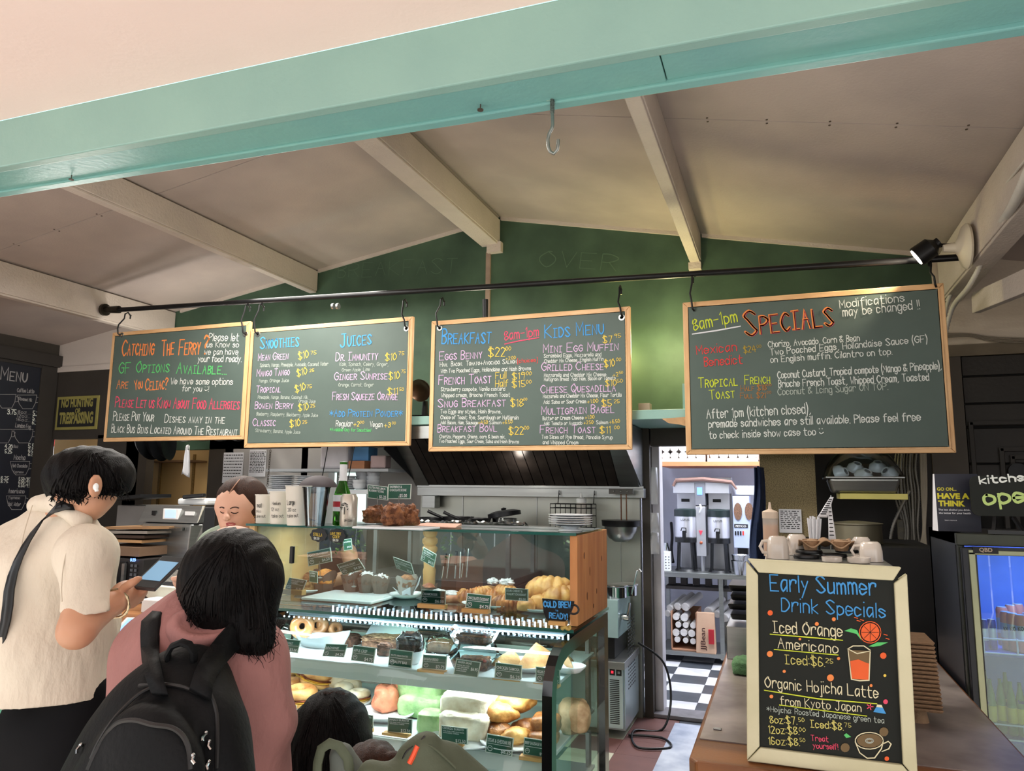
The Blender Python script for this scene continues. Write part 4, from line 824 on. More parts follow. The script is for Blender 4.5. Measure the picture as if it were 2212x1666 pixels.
def blob(c,r,m,name='crumb',parent=None,amp=.12,f=6,seed=0,n=22,k_=14,ex=1.0,rz=0.0,flat=.35,fine=0.0,sup=None):
 """irregular baked lump resting at c.z"""
 c=Vector(c);mb=MB();vs=[];mz=Matrix.Rotation(rz,3,'Z')
 for i in range(k_+1):
  t=PI*i/k_
  for j in range(n):
   a=2*PI*j/n;d=Vector((math.sin(t)*math.cos(a),math.sin(t)*math.sin(a),-math.cos(t)))
   if ex!=1:d=Vector([math.copysign(abs(q)**ex,q)for q in d])
   q=1+amp*nz(d,f/3,seed)+(fine*nz(d,f*2.2,seed+9)if fine else 0)
   p=Vector((d.x*r[0],d.y*r[1],d.z*r[2]))*q
   if p.z<-r[2]*(1-flat):p.z=-r[2]*(1-flat)
   vs.append(c+mz@p+Vector((0,0,r[2]*(1-flat))))
 fs=[(i*n+j,i*n+(j+1)%n,(i+1)*n+(j+1)%n,(i+1)*n+j)for i in range(k_)for j in range(n)]
 mb.add(vs,fs);return mb.build(name,m,parent,smooth=True,ang=75)
def mpp(px,py,Y):return(Q(px+1,py,Y)-Q(px,py,Y)).length
def at(px,py,z,lift=0):
 p=QZ(px,py,z)
 if z<1.3 and z>.6:
  if p.y>2.78:p=Q(px,py,2.78);p.z=z
  p.x=max(p.x,-1.93)
 p.z+=lift;return p
ZU,ZM,ZD=1.209,1.056,.856
def food(name,lb,cat,p,grp=None):return thing(name,lb,cat,p,grp)
def single(o,lb,cat,grp=None):return tag(o,lb,cat,grp)
def sz(px,p):return px*mpp(*pix(p),p.y)
def pix(p):
 v=RR.T@(np.array(p)-CAM);return float(1106+FPX*v[0]/v[2]),float(833+FPX*v[1]/v[2])
def plate(px,py,z,rpx,lb,m=None,sy=.8,up=.012,name='plate',grp='white serving plates in the case',cat='plate'):
 p=at(px,py,z);s=mpp(px,py,p.y);r=rpx*s;k=MB()
 k.lathe([(0,.001),(r*.6,.001),(r*.72,.003),(r,up),(r*1.0,up+.003),(r*.7,.007),(0,.006)],tuple(p),28,None,1,sy);o=k.build(name,m or m_china,smooth=True)
 return tag(o,lb,cat,grp)
def muffin(px,py,wpx,lb,mtop,mpap=None,z=ZU,tulip=True,seed=1,snow=False,grp='muffins in paper cases'):
 p=at(px,py,z);s=sz(wpx,p);t=food('muffin',lb,'muffin',p,grp);r=s/2
 k=MB();n=24;vs=[]
 for i,(rr,zz)in enumerate(((.62,0),(.72,.35),(.86,.8),(1.0,1.15))):
  for j in range(n):
   a=2*PI*j/n;w=1+.03*math.cos(12*a);h=zz*r*1.25
   if i==3 and tulip:h+=r*.38*max(0,math.cos(2*a+seed))
   vs.append(p+Vector((rr*w*r*math.cos(a),rr*w*r*math.sin(a),h)))
 k.add(vs,[(i*n+j,i*n+(j+1)%n,(i+1)*n+(j+1)%n,(i+1)*n+j)for i in range(3)for j in range(n)]+[tuple(range(n-1,-1,-1))]);k.build('paper_case',mpap or m_paperb,t,smooth=True,ang=30)
 blob(p+Vector((0,0,r*.75)),(r*.88,r*.88,r*.75),mtop,'muffin_top',t,.18,7,seed,flat=.6,fine=.1)
 if snow:blob(p+Vector((0,0,r*1.18)),(r*.66,r*.66,r*.5),m_sugar,'sugar_dusting',t,.4,12,seed+4,flat=.6,fine=.35)
 return t
muffin(700,1262,46,'orange-topped peach muffin in dark tulip paper',m_orange,seed=.5)
muffin(760,1268,42,'sugar-dusted muffin, front one of three',m_choc,snow=True,seed=1,z=ZU+.012);muffin(792,1258,40,'sugar-dusted muffin in the middle of three',m_choc,snow=True,seed=2,z=ZU+.012);muffin(822,1250,38,'sugar-dusted muffin, rearmost of three',m_choc,snow=True,seed=3,z=ZU+.012)
muffin(878,1270,42,'brown vegan muffin wrapped in white wax paper',m_scone,P('wax_case',(150,144,140),.5),seed=4,z=ZU+.012)
muffin(927,1252,34,'reddish muffin in dark tulip paper by the turned post',foodmat('berry_muffin',(190,110,76),(120,56,34),.5,40,.5),seed=5)
def slab(px0,py0,px1,py1,z,h,lb,name='serving_board',m=None,cat='tray',grp=None,dz=.0):
 a=at(px0,py0,z);b=at(px1,py1,z);k=MB();y0,y1=min(a.y,b.y),max(a.y,b.y)
 if y1-y0<.05:y1=y0+.12
 k.box((a.x,y0,z+.001),(b.x,y1,z+h));return tag(k.build(name,m or m_china,bevel=.004),lb,cat,grp)
k=MB();a=at(725,1290,ZU);k.box((-1.82,2.56,ZU+.001),(-1.50,2.80,ZU+.012));tag(k.build('serving_tray',m_china,bevel=.004),'white tray under the sugar-dusted muffins','tray')
p=at(878,1283,ZU);s=mpp(878,1283,p.y)
k=MB();k.lathe([(0,.002),(20*s,.002),(30*s,.012),(33*s,.02),(30*s,.018),(20*s,.006),(0,.006)],tuple(p),26);tag(k.build('shallow_dish',m_china,smooth=True),'white shallow dish holding the wax-wrapped vegan muffin','dish')
k=MB()
for(a0,hh)in((2.2,40),(3.4,26),(5.2,30),(.4,52)):
 q=[p+Vector((14*s*math.cos(a0-.6),14*s*math.sin(a0-.6)-.0,.015)),p+Vector((14*s*math.cos(a0+.6),14*s*math.sin(a0+.6),.015)),p+Vector((27*s*math.cos(a0+.25),27*s*math.sin(a0+.25),hh*s*.8)),p+Vector((25*s*math.cos(a0-.35),25*s*math.sin(a0-.35),hh*s*.5))]
 k.add(q,[(0,1,2,3)])
tag(k.build('wax_paper',m_wax,solid=.0008),'crumpled white wax paper flaring around the vegan muffin','paper')
def cookies(spec,m,lb,grp,name='cookie',cat='cookie',amp=.25,flat=.5,fine=.2,f=9):
 for i,(px,py,w,h,dz,l2)in enumerate(spec):
  p=at(px,py,ZU,dz);s=mpp(px,py,p.y);single(blob(p,(w*s/2,w*s/2.1,h*s/2/(1-flat/2)),m,name,None,amp,f,i*3+1,flat=flat,fine=fine),l2,cat,grp)
cookies([(598,1272,36,24,.0,'seedy granola cookie at the front left of the case'),(612,1266,34,22,.012,'seedy granola cookie resting on the front one'),(590,1262,30,20,.02,'seedy granola cookie beside the long black hair')],m_cookie,'','granola cookies')
cookies([(622,1256,30,22,.03,'dark brown chunky cookie on top of the granola cookies')],m_scone,'',None)
cookies([(653,1262,32,34,.0,'round pale oatmeal cookie standing behind the chocolate chip card'),(664,1272,22,14,0,'small ginger cookie right of the chocolate chip card'),(678,1275,18,12,0,'small ginger cookie beside the peach muffin'),(670,1266,24,14,.01,'flat tan cookie lying on the small ginger cookies')],foodmat('ginger_cookie',(206,156,104),(170,116,70),.7,50,.5),'','tan cookies by the chocolate chip card',amp=.12)
plate(608,1277,ZU,26,'white dish under the granola cookies')
plate(668,1280,ZU,22,'white dish under the ginger cookies')
def bun(px,py,w,lb,seed=0,dz=0):
 p=at(px,py,ZU,dz);s=sz(w,p)/2;t=food('cinnamon_bun',lb,'bun',p,'iced cinnamon buns')
 k=MB();k.lathe([(s*.8,0),(s,s*.2),(s*1.0,s*.45),(s*.82,s*.62)],tuple(p),26);
 k.build('dough_roll',foodmat('bun_dough',(190,126,96),(150,86,60),.5,30,.3),t,smooth=True,ang=60)
 k=MB();q=[]
 for a in np.linspace(0,5.5*PI,50):q.append(p+Vector((s*.8*a/(5.5*PI)*math.cos(a),s*.8*a/(5.5*PI)*math.sin(a),s*.6+.001)))
 k.tube(q,s*.07,6);k.build('swirl',m_choc,t)
 blob(p+Vector((0,0,s*.52)),(s*.78,s*.78,s*.3),m_sugar,'icing',t,.15,6,seed,flat=.5)
bun(975,1258,42,'iced cinnamon bun at the back beside the tongs',1,.0);bun(945,1276,44,'iced cinnamon bun just behind its price card',2)
def croissant(px,py,w,lb,m,rz=0,seed=0,dz=0,fat=.27,ridges=11,z=None,grp='chocolate croissants',bend=.8,tilt=0):
 p=at(px,py,ZU if z is None else z,dz);s=sz(w,p);mb=MB();n,kk=16,44;vs=[]
 mt=Matrix.Rotation(rz,3,'Z')@Matrix.Rotation(tilt,3,'Y')
 for i in range(kk+1):
  u=i/kk*2-1;a=u*bend;R=s*.5/math.sin(max(bend,.05));c=Vector((R*math.sin(a),R*(1-math.cos(a)),0))
  r=s*fat*(1-abs(u)**2.4)**.5*(1+.2*abs(math.sin(ridges*PI*(u+1)/2))**.6)+s*.012;d=Vector((math.cos(a),math.sin(a),0));nr=Vector((-d.y,d.x,0))
  for j in range(n):
   b=2*PI*j/n;q=c+nr*r*math.cos(b)*1.05+Vector((0,0,1))*r*math.sin(b)*.9;q.z=max(q.z,-r*.6)+s*fat*.55;q=q*(1+.03*nz(q,90,seed));vs.append(p+mt@q)
 mb.add(vs,[(i*n+j,i*n+(j+1)%n,(i+1)*n+(j+1)%n,(i+1)*n+j)for i in range(kk)for j in range(n)]);o=mb.build('croissant',m,None,smooth=True,ang=70);return single(o,lb,'croissant',grp)
croissant(1030,1303,66,'chocolate croissant at the left end, leaning behind its card',m_crois,.7,1,.0)
croissant(1048,1296,62,'chocolate croissant second from the left',m_crois,.5,2,.012);croissant(1078,1306,62,'chocolate croissant in the middle of the plate',m_crois,.35,3,.008)
croissant(1098,1316,66,'chocolate croissant at the front right of the plate',m_crois,.15,4,0);croissant(1052,1281,52,'sugar-dusted almond croissant standing at the back left',m_croisp,1.1,5,.022);croissant(1090,1276,64,'sugar-dusted almond croissant standing at the back right',m_croisp,-.6,6,.024)
for px,py,w in((1064,1258,22),(1094,1260,30)):
 p=at(px,py+14,ZU,.075);s=mpp(px,py,p.y);single(blob(p,(w*s/2,w*s/2.4,7*s),m_sugar,'almond_topping',None,.5,14,px,fine=.3),'white sugar and almond topping on the '+('left' if px<1080 else 'right')+' standing croissant','topping')
plate(1062,1312,ZU,64,'scalloped glass plate under the chocolate croissants',sy=.55)
plate(1165,1322,ZU,48,'scalloped glass plate behind the cold brew sign',sy=.6)
croissant(1190,1300,86,'large plump golden croissant at the right, against the glass',m_croisp,.1,7,.03,.34,7,grp='large plain croissants',bend=1.1)
croissant(1218,1318,76,'large plump croissant pressed against the wood panel',m_croisp,.5,8,.01,.36,7,grp='large plain croissants',bend=1.0)
for(px,py,w,l)in((1136,1322,40,'leftmost round cream pastry behind the cold brew sign'),(1165,1318,44,'middle round cream pastry behind the cold brew sign'),(1200,1314,44,'right round cream pastry behind the cold brew sign')):
 p=at(px,py,ZU,.006);s=mpp(px,py,p.y);t=food('cream_pastry',l,'pastry',p,'round cream pastries')
 blob(p,(w*s/2,w*s/2.2,w*s*.42),m_croisp,'crust',t,.14,6,px,flat=.5);blob(p+Vector((.004,0,w*s*.33)),(w*s*.26,w*s*.24,w*s*.12),m_sugar,'sugar_patch',t,.3,9,px)
p=at(1000,1300,ZU,.004);single(blob(p,(.026,.02,.028),m_croisp,'pastry_horn',None,.3,7,3,rz=.5),'torn pale pastry beside the cinnamon bun plate','pastry')
p=Q(927,1250,2.84);k=MB();s=mpp(927,1200,2.84)
k.lathe([(12*s,-40*s),(12*s,0),(13*s,10*s),(11*s,16*s),(12.5*s,44*s),(15*s,48*s),(15*s,54*s),(11*s,58*s),(15*s,63*s),(15*s,70*s),(11*s,74*s),(14*s,80*s),(15*s,96*s)],(p.x,2.84,ZU+.02+40*s-.02),22)
tag(k.build('turned_post',P('turned_pine',(214,168,112),.45,scale=4,stretch=(4,4,1),col2=(188,138,84)),smooth=True,ang=60),'turned pale wooden post inside the glass box','post')
for i,(px,py,tx,ty)in enumerate(((958,1250,967,1198),(985,1250,990,1193),(1000,1248,1008,1186))):
 t=food('serving_tongs',('left','middle','right')[i]+' one of three black-handled tongs standing behind the buns','tongs',Q(px,py,2.78),'standing serving tongs')
 a=Q(px,py,2.78);b=Q(tx,ty,2.80);m_=a.lerp(b,.5)
 k=MB();k.bar(a+Vector((-.004,0,0)),b+Vector((-.006,0,0)),.004,.010);k.bar(a+Vector((.012,.01,0)),b+Vector((.006,.01,0)),.004,.010);k.build('arm',m_steel,t)
 k=MB();k.bar(m_+Vector((-.006,-.002,0)),b+Vector((-.007,-.002,.004)),.009,.013);k.build('grip',m_blackp,t,bevel=.002)
def donut(px,py,w,lb,rz,dz=0):
 p=at(px,py,ZM,dz);s=sz(w,p)/2;k=MB();mt=Matrix.Translation(p+Vector((0,0,s*.98)))@Matrix.Rotation(rz,4,'Z')@Matrix.Rotation(PI/2-.25,4,'X')
 k.grid(lambda u,v:((s*.62+s*.38*math.cos(v*2*PI))*math.cos(u*2*PI),(s*.62+s*.38*math.cos(v*2*PI))*math.sin(u*2*PI),s*.34*math.sin(v*2*PI)),28,15,True)
 k.v=[tuple(mt@Vector(q))for q in k.v];o=k.build('donut',m_donut,smooth=True,ang=80);single(o,lb,'donut','glazed donuts on the white boat dish')
donut(651,1389,46,'glazed donut at the front left, whole ring in view',.25,.014);donut(683,1385,44,'second glazed donut, leaning on the front one',.7,.014);donut(706,1382,42,'third glazed donut of the row',.9,.016);donut(724,1385,28,'smallest glazed donut at the right end of the row',1.0,.016)
p=at(690,1398,ZM);s=mpp(690,1398,p.y)
k=MB();k.lathe([(0,0),(.75,0),(.98,.8),(1.0,1.0),(.94,.96),(.7,.22),(0,.2)],(0,0,0),30);k.v=[(p.x+v[0]*56*s+(.0),p.y+v[1]*30*s+.02,p.z+v[2]*18*s*(1+.7*max(0,v[0])))for v in k.v];tag(k.build('boat_dish',m_china,smooth=True),'white boat-shaped dish of glazed donuts','dish')
for i,(px,py,w)in enumerate(((598,1400,24),(618,1384,26))):
 p=at(px,py,ZM);s=sz(w,p)/2;k=MB();k.lathe([(s*.8,0),(s,s*.3),(s,s*1.7),(s*.7,s*2.1),(s*.2,s*2.2),(s*.15,s*2.5),(0,s*2.5)],tuple(p),18);tag(k.build('glass_jar',m_glass,smooth=True),('front','rear')[i]+' small clear glass jar left of the donuts','jar','small clear jars')
def cake(px,py,w,d,h,lb,m,name,dz=0,top=None):
 p=at(px,py,ZM,dz);s=mpp(px,py,p.y);t=food(name,lb,'cake',p);k=MB();k.box((p.x-w*s/2,p.y,p.z+.001),(p.x+w*s/2,p.y+d*s,p.z+h*s));k.build('sponge',m,t,bevel=.003)
 blob(p+Vector((0,d*s/2,h*s*.8)),(w*s*.53,d*s*.53,h*s*.4),top or m_choc,'crumb_topping',t,.3,12,px,ex=.6,fine=.3,flat=.5)
cake(735,1398,44,40,14,'dark chocolate brownie slab behind its card',m_choc,'brownie_slab');cake(815,1402,70,50,14,'crumb-topped chocolate square on white paper',foodmat('crumb_brown',(140,100,76),(92,58,42),.7,60,.8),'crumb_square',.002,foodmat('crumb_tan',(168,130,100),(104,70,50),.8,80,.9));cake(825,1418,24,24,16,'small cut chocolate square in front of the crumb square',m_choc,'chocolate_square')
k=MB();a=at(795,1400,ZM);k.add([a+Vector((-.05,.03,.012)),a+Vector((.12,.03,.012)),a+Vector((.13,.16,.05)),a+Vector((-.06,.15,.08))],[(0,1,2,3)]);tag(k.build('baking_paper',m_wax,solid=.0008),'folded white baking paper behind the crumb square','paper')
p=at(885,1432,ZM);s=mpp(885,1432,p.y)
k=MB();k.lathe([(18*s,0),(26*s,16*s),(28*s,24*s),(26.5*s,24*s),(17*s,4*s),(0,3*s)],tuple(p),26);tag(k.build('paper_tub',m_wht,smooth=True),'white tub holding the bagged chocolate bars','tub')
for i in range(6):
 a=i*1.05;q=p+Vector((13*s*math.cos(a),13*s*math.sin(a),6*s));k=MB();k.bar(q,q+Vector((5*s*math.cos(a),0,40*s)),9*s,14*s);o=k.build('chocolate_bar',m_choc,bevel=.003);single(o,['leftmost','rear left','rear right','rightmost','front right','front left'][[3,2,1,0,5,4][i]]+' bagged chocolate bar in the white tub','snack bar','bagged chocolate bars')
m_film=glassmat('clear_film',(235,245,250),.08,tint=.95,refl=.03)
k=MB()
def film(u,v):
 a=u*2*PI;r=(27+5*nz((math.cos(a),math.sin(a),v*2),2.2,3))*s*(1-.45*max(0,v-.65)/.35);return(p.x+r*math.cos(a),p.y+r*math.sin(a),p.z+(22+34*v+5*nz((math.cos(a)*2,math.sin(a)*2,v),2,5))*s)
k.grid(film,26,9,True);tag(k.build('plastic_bag',m_film,smooth=True),'crinkled clear bag over the chocolate bars','bag')
p=at(945,1412,ZM);t=food('banana_bread','film-wrapped banana bread slices behind their card','bread',p)
for i in range(3):
 k=MB();k.box((p.x-.045+i*.004,p.y+i*.02,p.z+.002),(p.x+.045+i*.004,p.y+.016+i*.02,p.z+.045));k.build('slice',foodmat('banana_loaf',(170,120,84),(120,78,50),.6,40,.4),t,bevel=.008)
blob(p+Vector((.003,.03,0)),(.056,.04,.034),m_film,'film_wrap',t,.3,8,2,ex=.6)
def clam(px,py,w,h,lb,z=ZM,dz=0,fill=True):
 p=at(px,py,z,dz);s=mpp(px,py,p.y);t=food('salad_box',lb,'salad box',p,'clear clamshell salads');W=w*s/2;H=h*s;y0=p.y
 k=MB()
 def ring(sc,zz,b=.2):return[Vector((p.x+W*sc*cx_,y0+.055+.055*sc*cy_,p.z+zz))for cx_,cy_ in((-1,-1+b),(-1+b,-1),(1-b,-1),(1,-1+b),(1,1-b),(1-b,1),(-1+b,1),(-1,1-b))]
 R=[ring(.78,.001),ring(.98,H*.48),ring(1.1,H*.5),ring(.98,H*.53),ring(.84,H*.92),ring(.74,H)]
 k.add([q for r in R for q in r],[(i*8+j,i*8+(j+1)%8,(i+1)*8+(j+1)%8,(i+1)*8+j)for i in range(5)for j in range(8)]+[(7,6,5,4,3,2,1,0),tuple(40+j for j in range(8))]);k.build('clear_shell',m_film,t)
 if fill:
  blob((p.x,y0+.055,p.z+.004),(W*.72,.04,H*.24),foodmat('salad_mix',(168,104,62),(84,44,24),.5,90,.6),'salad_filling',t,.25,12,px,ex=.55,fine=.2)
  for i in range(9):
   blob((p.x+W*.62*math.sin(i*2.4),y0+.055+.03*math.cos(i*1.7),p.z+H*.30),(.008,.008,.006),(m_tomato,P('leaf_olive',(110,106,56),.6),m_scone)[i%3],'salad_piece',t,.3,5,i,8,6)
clam(1010,1450,92,48,'lower clear clamshell salad behind the salad card');clam(1008,1402,96,50,'upper clear clamshell salad with nuts, stacked on the other',z=ZM+.0735 if False else ZM,dz=0)if False else None
def clam2():
 p=at(1010,1450,ZM);s=mpp(1010,1450,p.y);return p+Vector((-.002,.002,48*s+.001)),s
p_,s_u=clam2();_q=pix(p_)
def at_fix(px,py,z,lift=0):return p_.copy()
_at=at;at=at_fix;clam(1008,1402,92,42,'upper clear clamshell salad with nuts, stacked on the other');at=_at
def samosa(px,py,w,lb,z=ZM,rz=0,dz=0,seed=0,m=None):
 p=at(px,py,z,dz);s=sz(w,p)/2;k=MB();mt=Matrix.Translation(p)@Matrix.Rotation(rz,4,'Z')
 vs=[];n=18;kk=10
 for i in range(kk+1):
  v=i/kk
  for j in range(n):
   a=2*PI*j/n;tri=1/max(math.cos(((a+PI/3)%(2*PI/3))-PI/3),.5)*.62;r=s*tri*(1-v**1.6)*1.05+.001
   vs.append(mt@Vector((r*math.cos(a)*(1+.08*nz((math.cos(a),math.sin(a),v),3,seed)),r*math.sin(a)*.8,s*.95*v)))
 k.add(vs,[(i*n+j,i*n+(j+1)%n,(i+1)*n+(j+1)%n,(i+1)*n+j)for i in range(kk)for j in range(n)]+[tuple(range(n-1,-1,-1))]);single(k.build('samosa',m or foodmat('samosa_crust',(190,150,100),(150,104,60),.5,16,.3),smooth=True,ang=50),lb,'samosa','folded samosas')
samosa(1105,1442,64,'pointed samosa at the left of the white plate',rz=.4,seed=1,dz=.006);samosa(1158,1440,92,'large folded samosa at the right of the white plate',rz=1.2,seed=2,dz=.006);samosa(1222,1442,50,'samosa behind the black end frame',rz=.2,seed=3,dz=.006)
plate(1140,1446,ZM,62,'white round plate of chicken samosas',sy=.9,up=.02);plate(1225,1452,ZM,40,'white plate at the far right of the middle shelf',up=.02)
def bagel(px,py,w,lb,dz=0,tilt=0,rz=0,seed=0,m=None,fill=True):
 p=at(px,py,ZD,dz);s=sz(w,p)/2;t=food('bagel_sandwich',lb,'bagel sandwich',p,'filled bagels piled on the bottom shelf');mt=Matrix.Translation(p)@Matrix.Rotation(rz,4,'Z')@Matrix.Rotation(tilt,4,'X')
 def tor(zc,hh,nm):
  k=MB();k.grid(lambda u,v:tuple(mt@Vector(((s*.60+s*.42*math.cos(v*2*PI))*math.cos(u*2*PI),(s*.60+s*.42*math.cos(v*2*PI))*math.sin(u*2*PI),zc+hh*math.sin(v*2*PI)*(1+.1*nz((math.cos(u*6.28),math.sin(u*6.28),v),3,seed))))),24,13,True);k.build(nm,m or m_bread,t,smooth=True,ang=80)
 tor(s*.25,s*.24,'bottom_half');tor(s*.85,s*.34,'top_half')
 if fill:
  for mm,zz,nm,sd in((m_cheese,.50,'cheese',3),(P('egg_yellow',(238,196,92),.5),.42,'egg',5),(foodmat('bacon',(150,78,54),(96,44,30),.5,40,.4),.58,'bacon',8)):
   k=MB();k.lathe([(0,0),(s*1.05,0),(s*1.08,s*.04),(0,s*.08)],(0,0,s*zz),20,None);k.v=[tuple(mt@(Vector(v)+Vector((0,0,s*.09*nz(v,40,sd)))))for v in k.v];k.build(nm,mm,t)
bagel(622,1500,46,'seeded bagel sandwich at the left edge, partly hidden by the pink sleeve',.0,0,.4,1);bagel(615,1475,40,'bagel sandwich at the back left with melted cheese',.02,.3,0,2)
bagel(668,1480,50,'toasted bagel sandwich at the back of the pile',.022,.15,1,3);bagel(650,1525,58,'large poppy-seed bagel at the front of the pile',.0,.1,.5,4);bagel(678,1500,56,'toasted bagel in the middle of the pile',.03,.25,2,5)
bagel(775,1520,42,'pale bun sandwich right of the black-haired head',.0,0,1,6,m_bun)
for(px,py,w,h,l,rz)in((728,1496,54,30,'smooth white bun behind the black-haired head',.5),(756,1500,46,20,'flat white bun right behind the black-haired head',.1),(742,1505,44,18,'lowest white bun behind the black-haired head',-.3)):
 p=at(px,py,ZD,.014);s=mpp(px,py,p.y);single(blob(p,(w*s/2,w*s/3,h*s/1.5),m_bun,'white_bun',None,.08,4,px,ex=.85,rz=rz),l,'bun','smooth white buns')
plate(735,1522,ZD,60,'white plate under the white buns');plate(648,1532,ZD,52,'white plate under the bagel pile')
def wrapb(px,py,w,h,d,lb,m,z=ZD,dz=0,rz=0,seed=0,grp=None,ex=.42,amp=.1,name='burrito'):
 p=at(px,py,z,dz);s=mpp(px,py,p.y);return single(blob(p+Vector((0,d*s/2,0)),(w*s/2,d*s/2,h*s/2/(1-.1)),m,name,None,amp,5,seed,34,22,ex,rz,flat=.1,fine=.05),lb,'burrito',grp)
wrapb(817,1548,50,42,60,'rolled tomato tortilla wrap, left of the two orange ones',m_toro,dz=.008,rz=.5,seed=1,grp='orange tomato wraps',ex=.7,amp=.25);wrapb(850,1538,46,40,60,'rolled tomato tortilla wrap tucked beside the green ones',m_toro,dz=.008,rz=.6,seed=2,grp='orange tomato wraps',ex=.7,amp=.2)
wrapb(900,1556,96,40,70,'lower front green spinach wrap',m_torg,dz=.003,seed=3,grp='green spinach wraps');wrapb(898,1548,100,46,76,'upper green spinach wrap at the front of the stack',m_torg,dz=.042,rz=-.08,seed=4,grp='green spinach wraps');wrapb(925,1588,62,36,50,'small green spinach wrap at the front behind the olive backpack',m_torg,dz=.0,rz=.1,seed=5,grp='green spinach wraps')
wrapb(985,1536,70,30,50,'green spinach wrap at the rear right of the stack',m_torg,dz=.01,rz=.2,seed=6,grp='green spinach wraps')
wrapb(992,1605,104,46,80,'lower white flour tortilla burrito behind its card',m_tort,dz=.003,rz=.05,seed=7,grp='white chorizo burritos');wrapb(996,1594,108,46,80,'upper white flour tortilla burrito of the pair',m_tort,dz=.05,rz=-.04,seed=8,grp='white chorizo burritos')
plate(830,1552,ZD,58,'white dish under the orange wraps',up=.02);plate(990,1608,ZD,74,'white plate under the chorizo burritos',sy=.7)
def pie(px,py,w,lb,m,dz=0,rz=0,seed=0):
 p=at(px,py,ZD,dz);s=sz(w,p)/2;mb=MB();n,kk=32,14;vs=[]
 for i in range(kk+1):
  t=PI*i/kk
  for j in range(n):
   a=2*PI*j/n;star=1+.16*math.cos(4*a)*math.sin(t)**6;d=Vector((math.sin(t)*math.cos(a),math.sin(t)*math.sin(a),-math.cos(t)))
   q=1+.12*nz(d,3,seed)+.05*nz(d,8,seed);r=Vector((d.x*s*star,d.y*s*.8*star,d.z*s*.55))*q;vs.append(p+Matrix.Rotation(rz,3,'Z')@r+Vector((0,0,s*.5)))
 mb.add(vs,[(i*n+j,i*n+(j+1)%n,(i+1)*n+(j+1)%n,(i+1)*n+j)for i in range(kk)for j in range(n)]);single(mb.build('hand_pie',m,smooth=True,ang=70),lb,'pie','golden steak pies')
pie(1075,1600,66,'dark-baked pie at the lower left of the pile',m_pied,.0,.2,1);pie(1115,1608,62,'square-folded pie at the front of the pile',m_pie,.0,.8,2);pie(1140,1592,60,'glossy brown pie at the right of the pile',m_pied,.006,.3,3)
pie(1078,1592,72,'pale pointed pie lying on the left of the pile',m_pie,.045,.1,4);pie(1112,1584,78,'big golden pie crowning the pile',m_pie,.065,.5,5)
plate(1105,1612,ZD,66,'white-blue tray plate under the pies',sy=.8)
wrapb(1170,1612,60,34,60,'upper browned sausage roll by the end frame',m_pied,dz=.03,rz=.1,seed=9,grp='sausage rolls',ex=.6,name='sausage_roll');wrapb(1165,1618,60,28,60,'lower browned sausage roll by the end frame',m_pied,dz=.0,rz=.0,seed=10,grp='sausage rolls',ex=.6,name='sausage_roll');wrapb(1232,1590,66,60,60,'tall pale filled roll seen through the end glass',foodmat('pale_roll',(206,178,140),(150,118,82),.6,20,.3),dz=.0,rz=.4,seed=11,ex=.6,amp=.15)
wrapb(625,1650,52,44,60,'yellow tortilla wrap with lettuce on the bottom left shelf',m_yell,z=.66,dz=.01,rz=.5,seed=12,grp='yellow wraps',amp=.3,ex=.7);wrapb(600,1672,40,30,50,'yellow wrap lying low on the bottom left shelf',m_yell,z=.66,dz=.0,rz=-.3,seed=13,grp='yellow wraps',amp=.3,ex=.7);wrapb(640,1668,56,24,40,'flat beige wrap under the yellow ones',m_tort,z=.66,rz=.1,seed=14,amp=.2)
ZT=1.511
def cup(px,py,wt,wb,h,lb,rows,name='paper_cup',cat='cup',m=None,grp='sample paper cups'):
 p=at(px,py,ZT);s=mpp(px,py,p.y);t=food(name,lb,cat,p,grp);k=MB();a,b,H=wb*s/2,wt*s/2,h*s
 k.lathe([(0,.001),(a,0),(b,H),(b*1.05,H),(b*1.05,H+.003),(b*.96,H+.003),(a*.96,.004),(0,.004)],tuple(p),28);k.build('cup_body',m or P('paper_white',(226,220,208),.6,var=.03),t,smooth=True,ang=50)
 if m is None:
  k=MB();k.tube([p+Vector((b*1.03*math.cos(2*PI*j/28),b*1.03*math.sin(2*PI*j/28),H+.001))for j in range(28)],.0016,6,True);k.build('rolled_rim',P('rim_white',(232,228,220),.5),t,smooth=True)
 pl=Plane(p+Vector((0,-(a+b)/2-.0012,H/2)),(1,0,0),(0,(b-a)/H*-1,1),(0,-1,-(b-a)/H))
 for tx,x0,y0,x1,y1,hh in rows:write(pl,tx,(x0,y0),(x1,y1),hh,m_blacki,t,w=.06,jit=.1)
 return t
cup(569,1130,32,26,49,'small white takeout cup, shortest of the three',[('mall',555,1096,565,1097,9),('8oz',554,1107,564,1107,5),('take out',552,1118,574,1118,6)])
cup(602,1132,37,29,57,'medium white takeout cup, middle of the three',[('Medium',588,1091,606,1091,7),('12 oz',586,1104,603,1104,7),('take out',587,1118,613,1118,7)])
cup(641,1135,46,34,70,'large white takeout cup, tallest of the three',[('Large',621,1091,637,1090,10),('20 oz',622,1105,640,1105,7),('take out',621,1118,645,1117,7)])
cup(680,1137,50,34,70,'clear plastic cold cup right of the large paper cup',[],'plastic_cup','cup',m_film,None)
cup(702,1130,34,30,64,'stack of grey-rimmed cups behind the clear cup',[],'cup_stack','cups',P('stack_grey',(190,190,194),.5),None)
for i in range(10):
 pass
p=at(737,1135,ZT);s=mpp(737,1135,p.y);t=food('beer_bottle','green glass beer bottle with a white neck label','bottle',p)
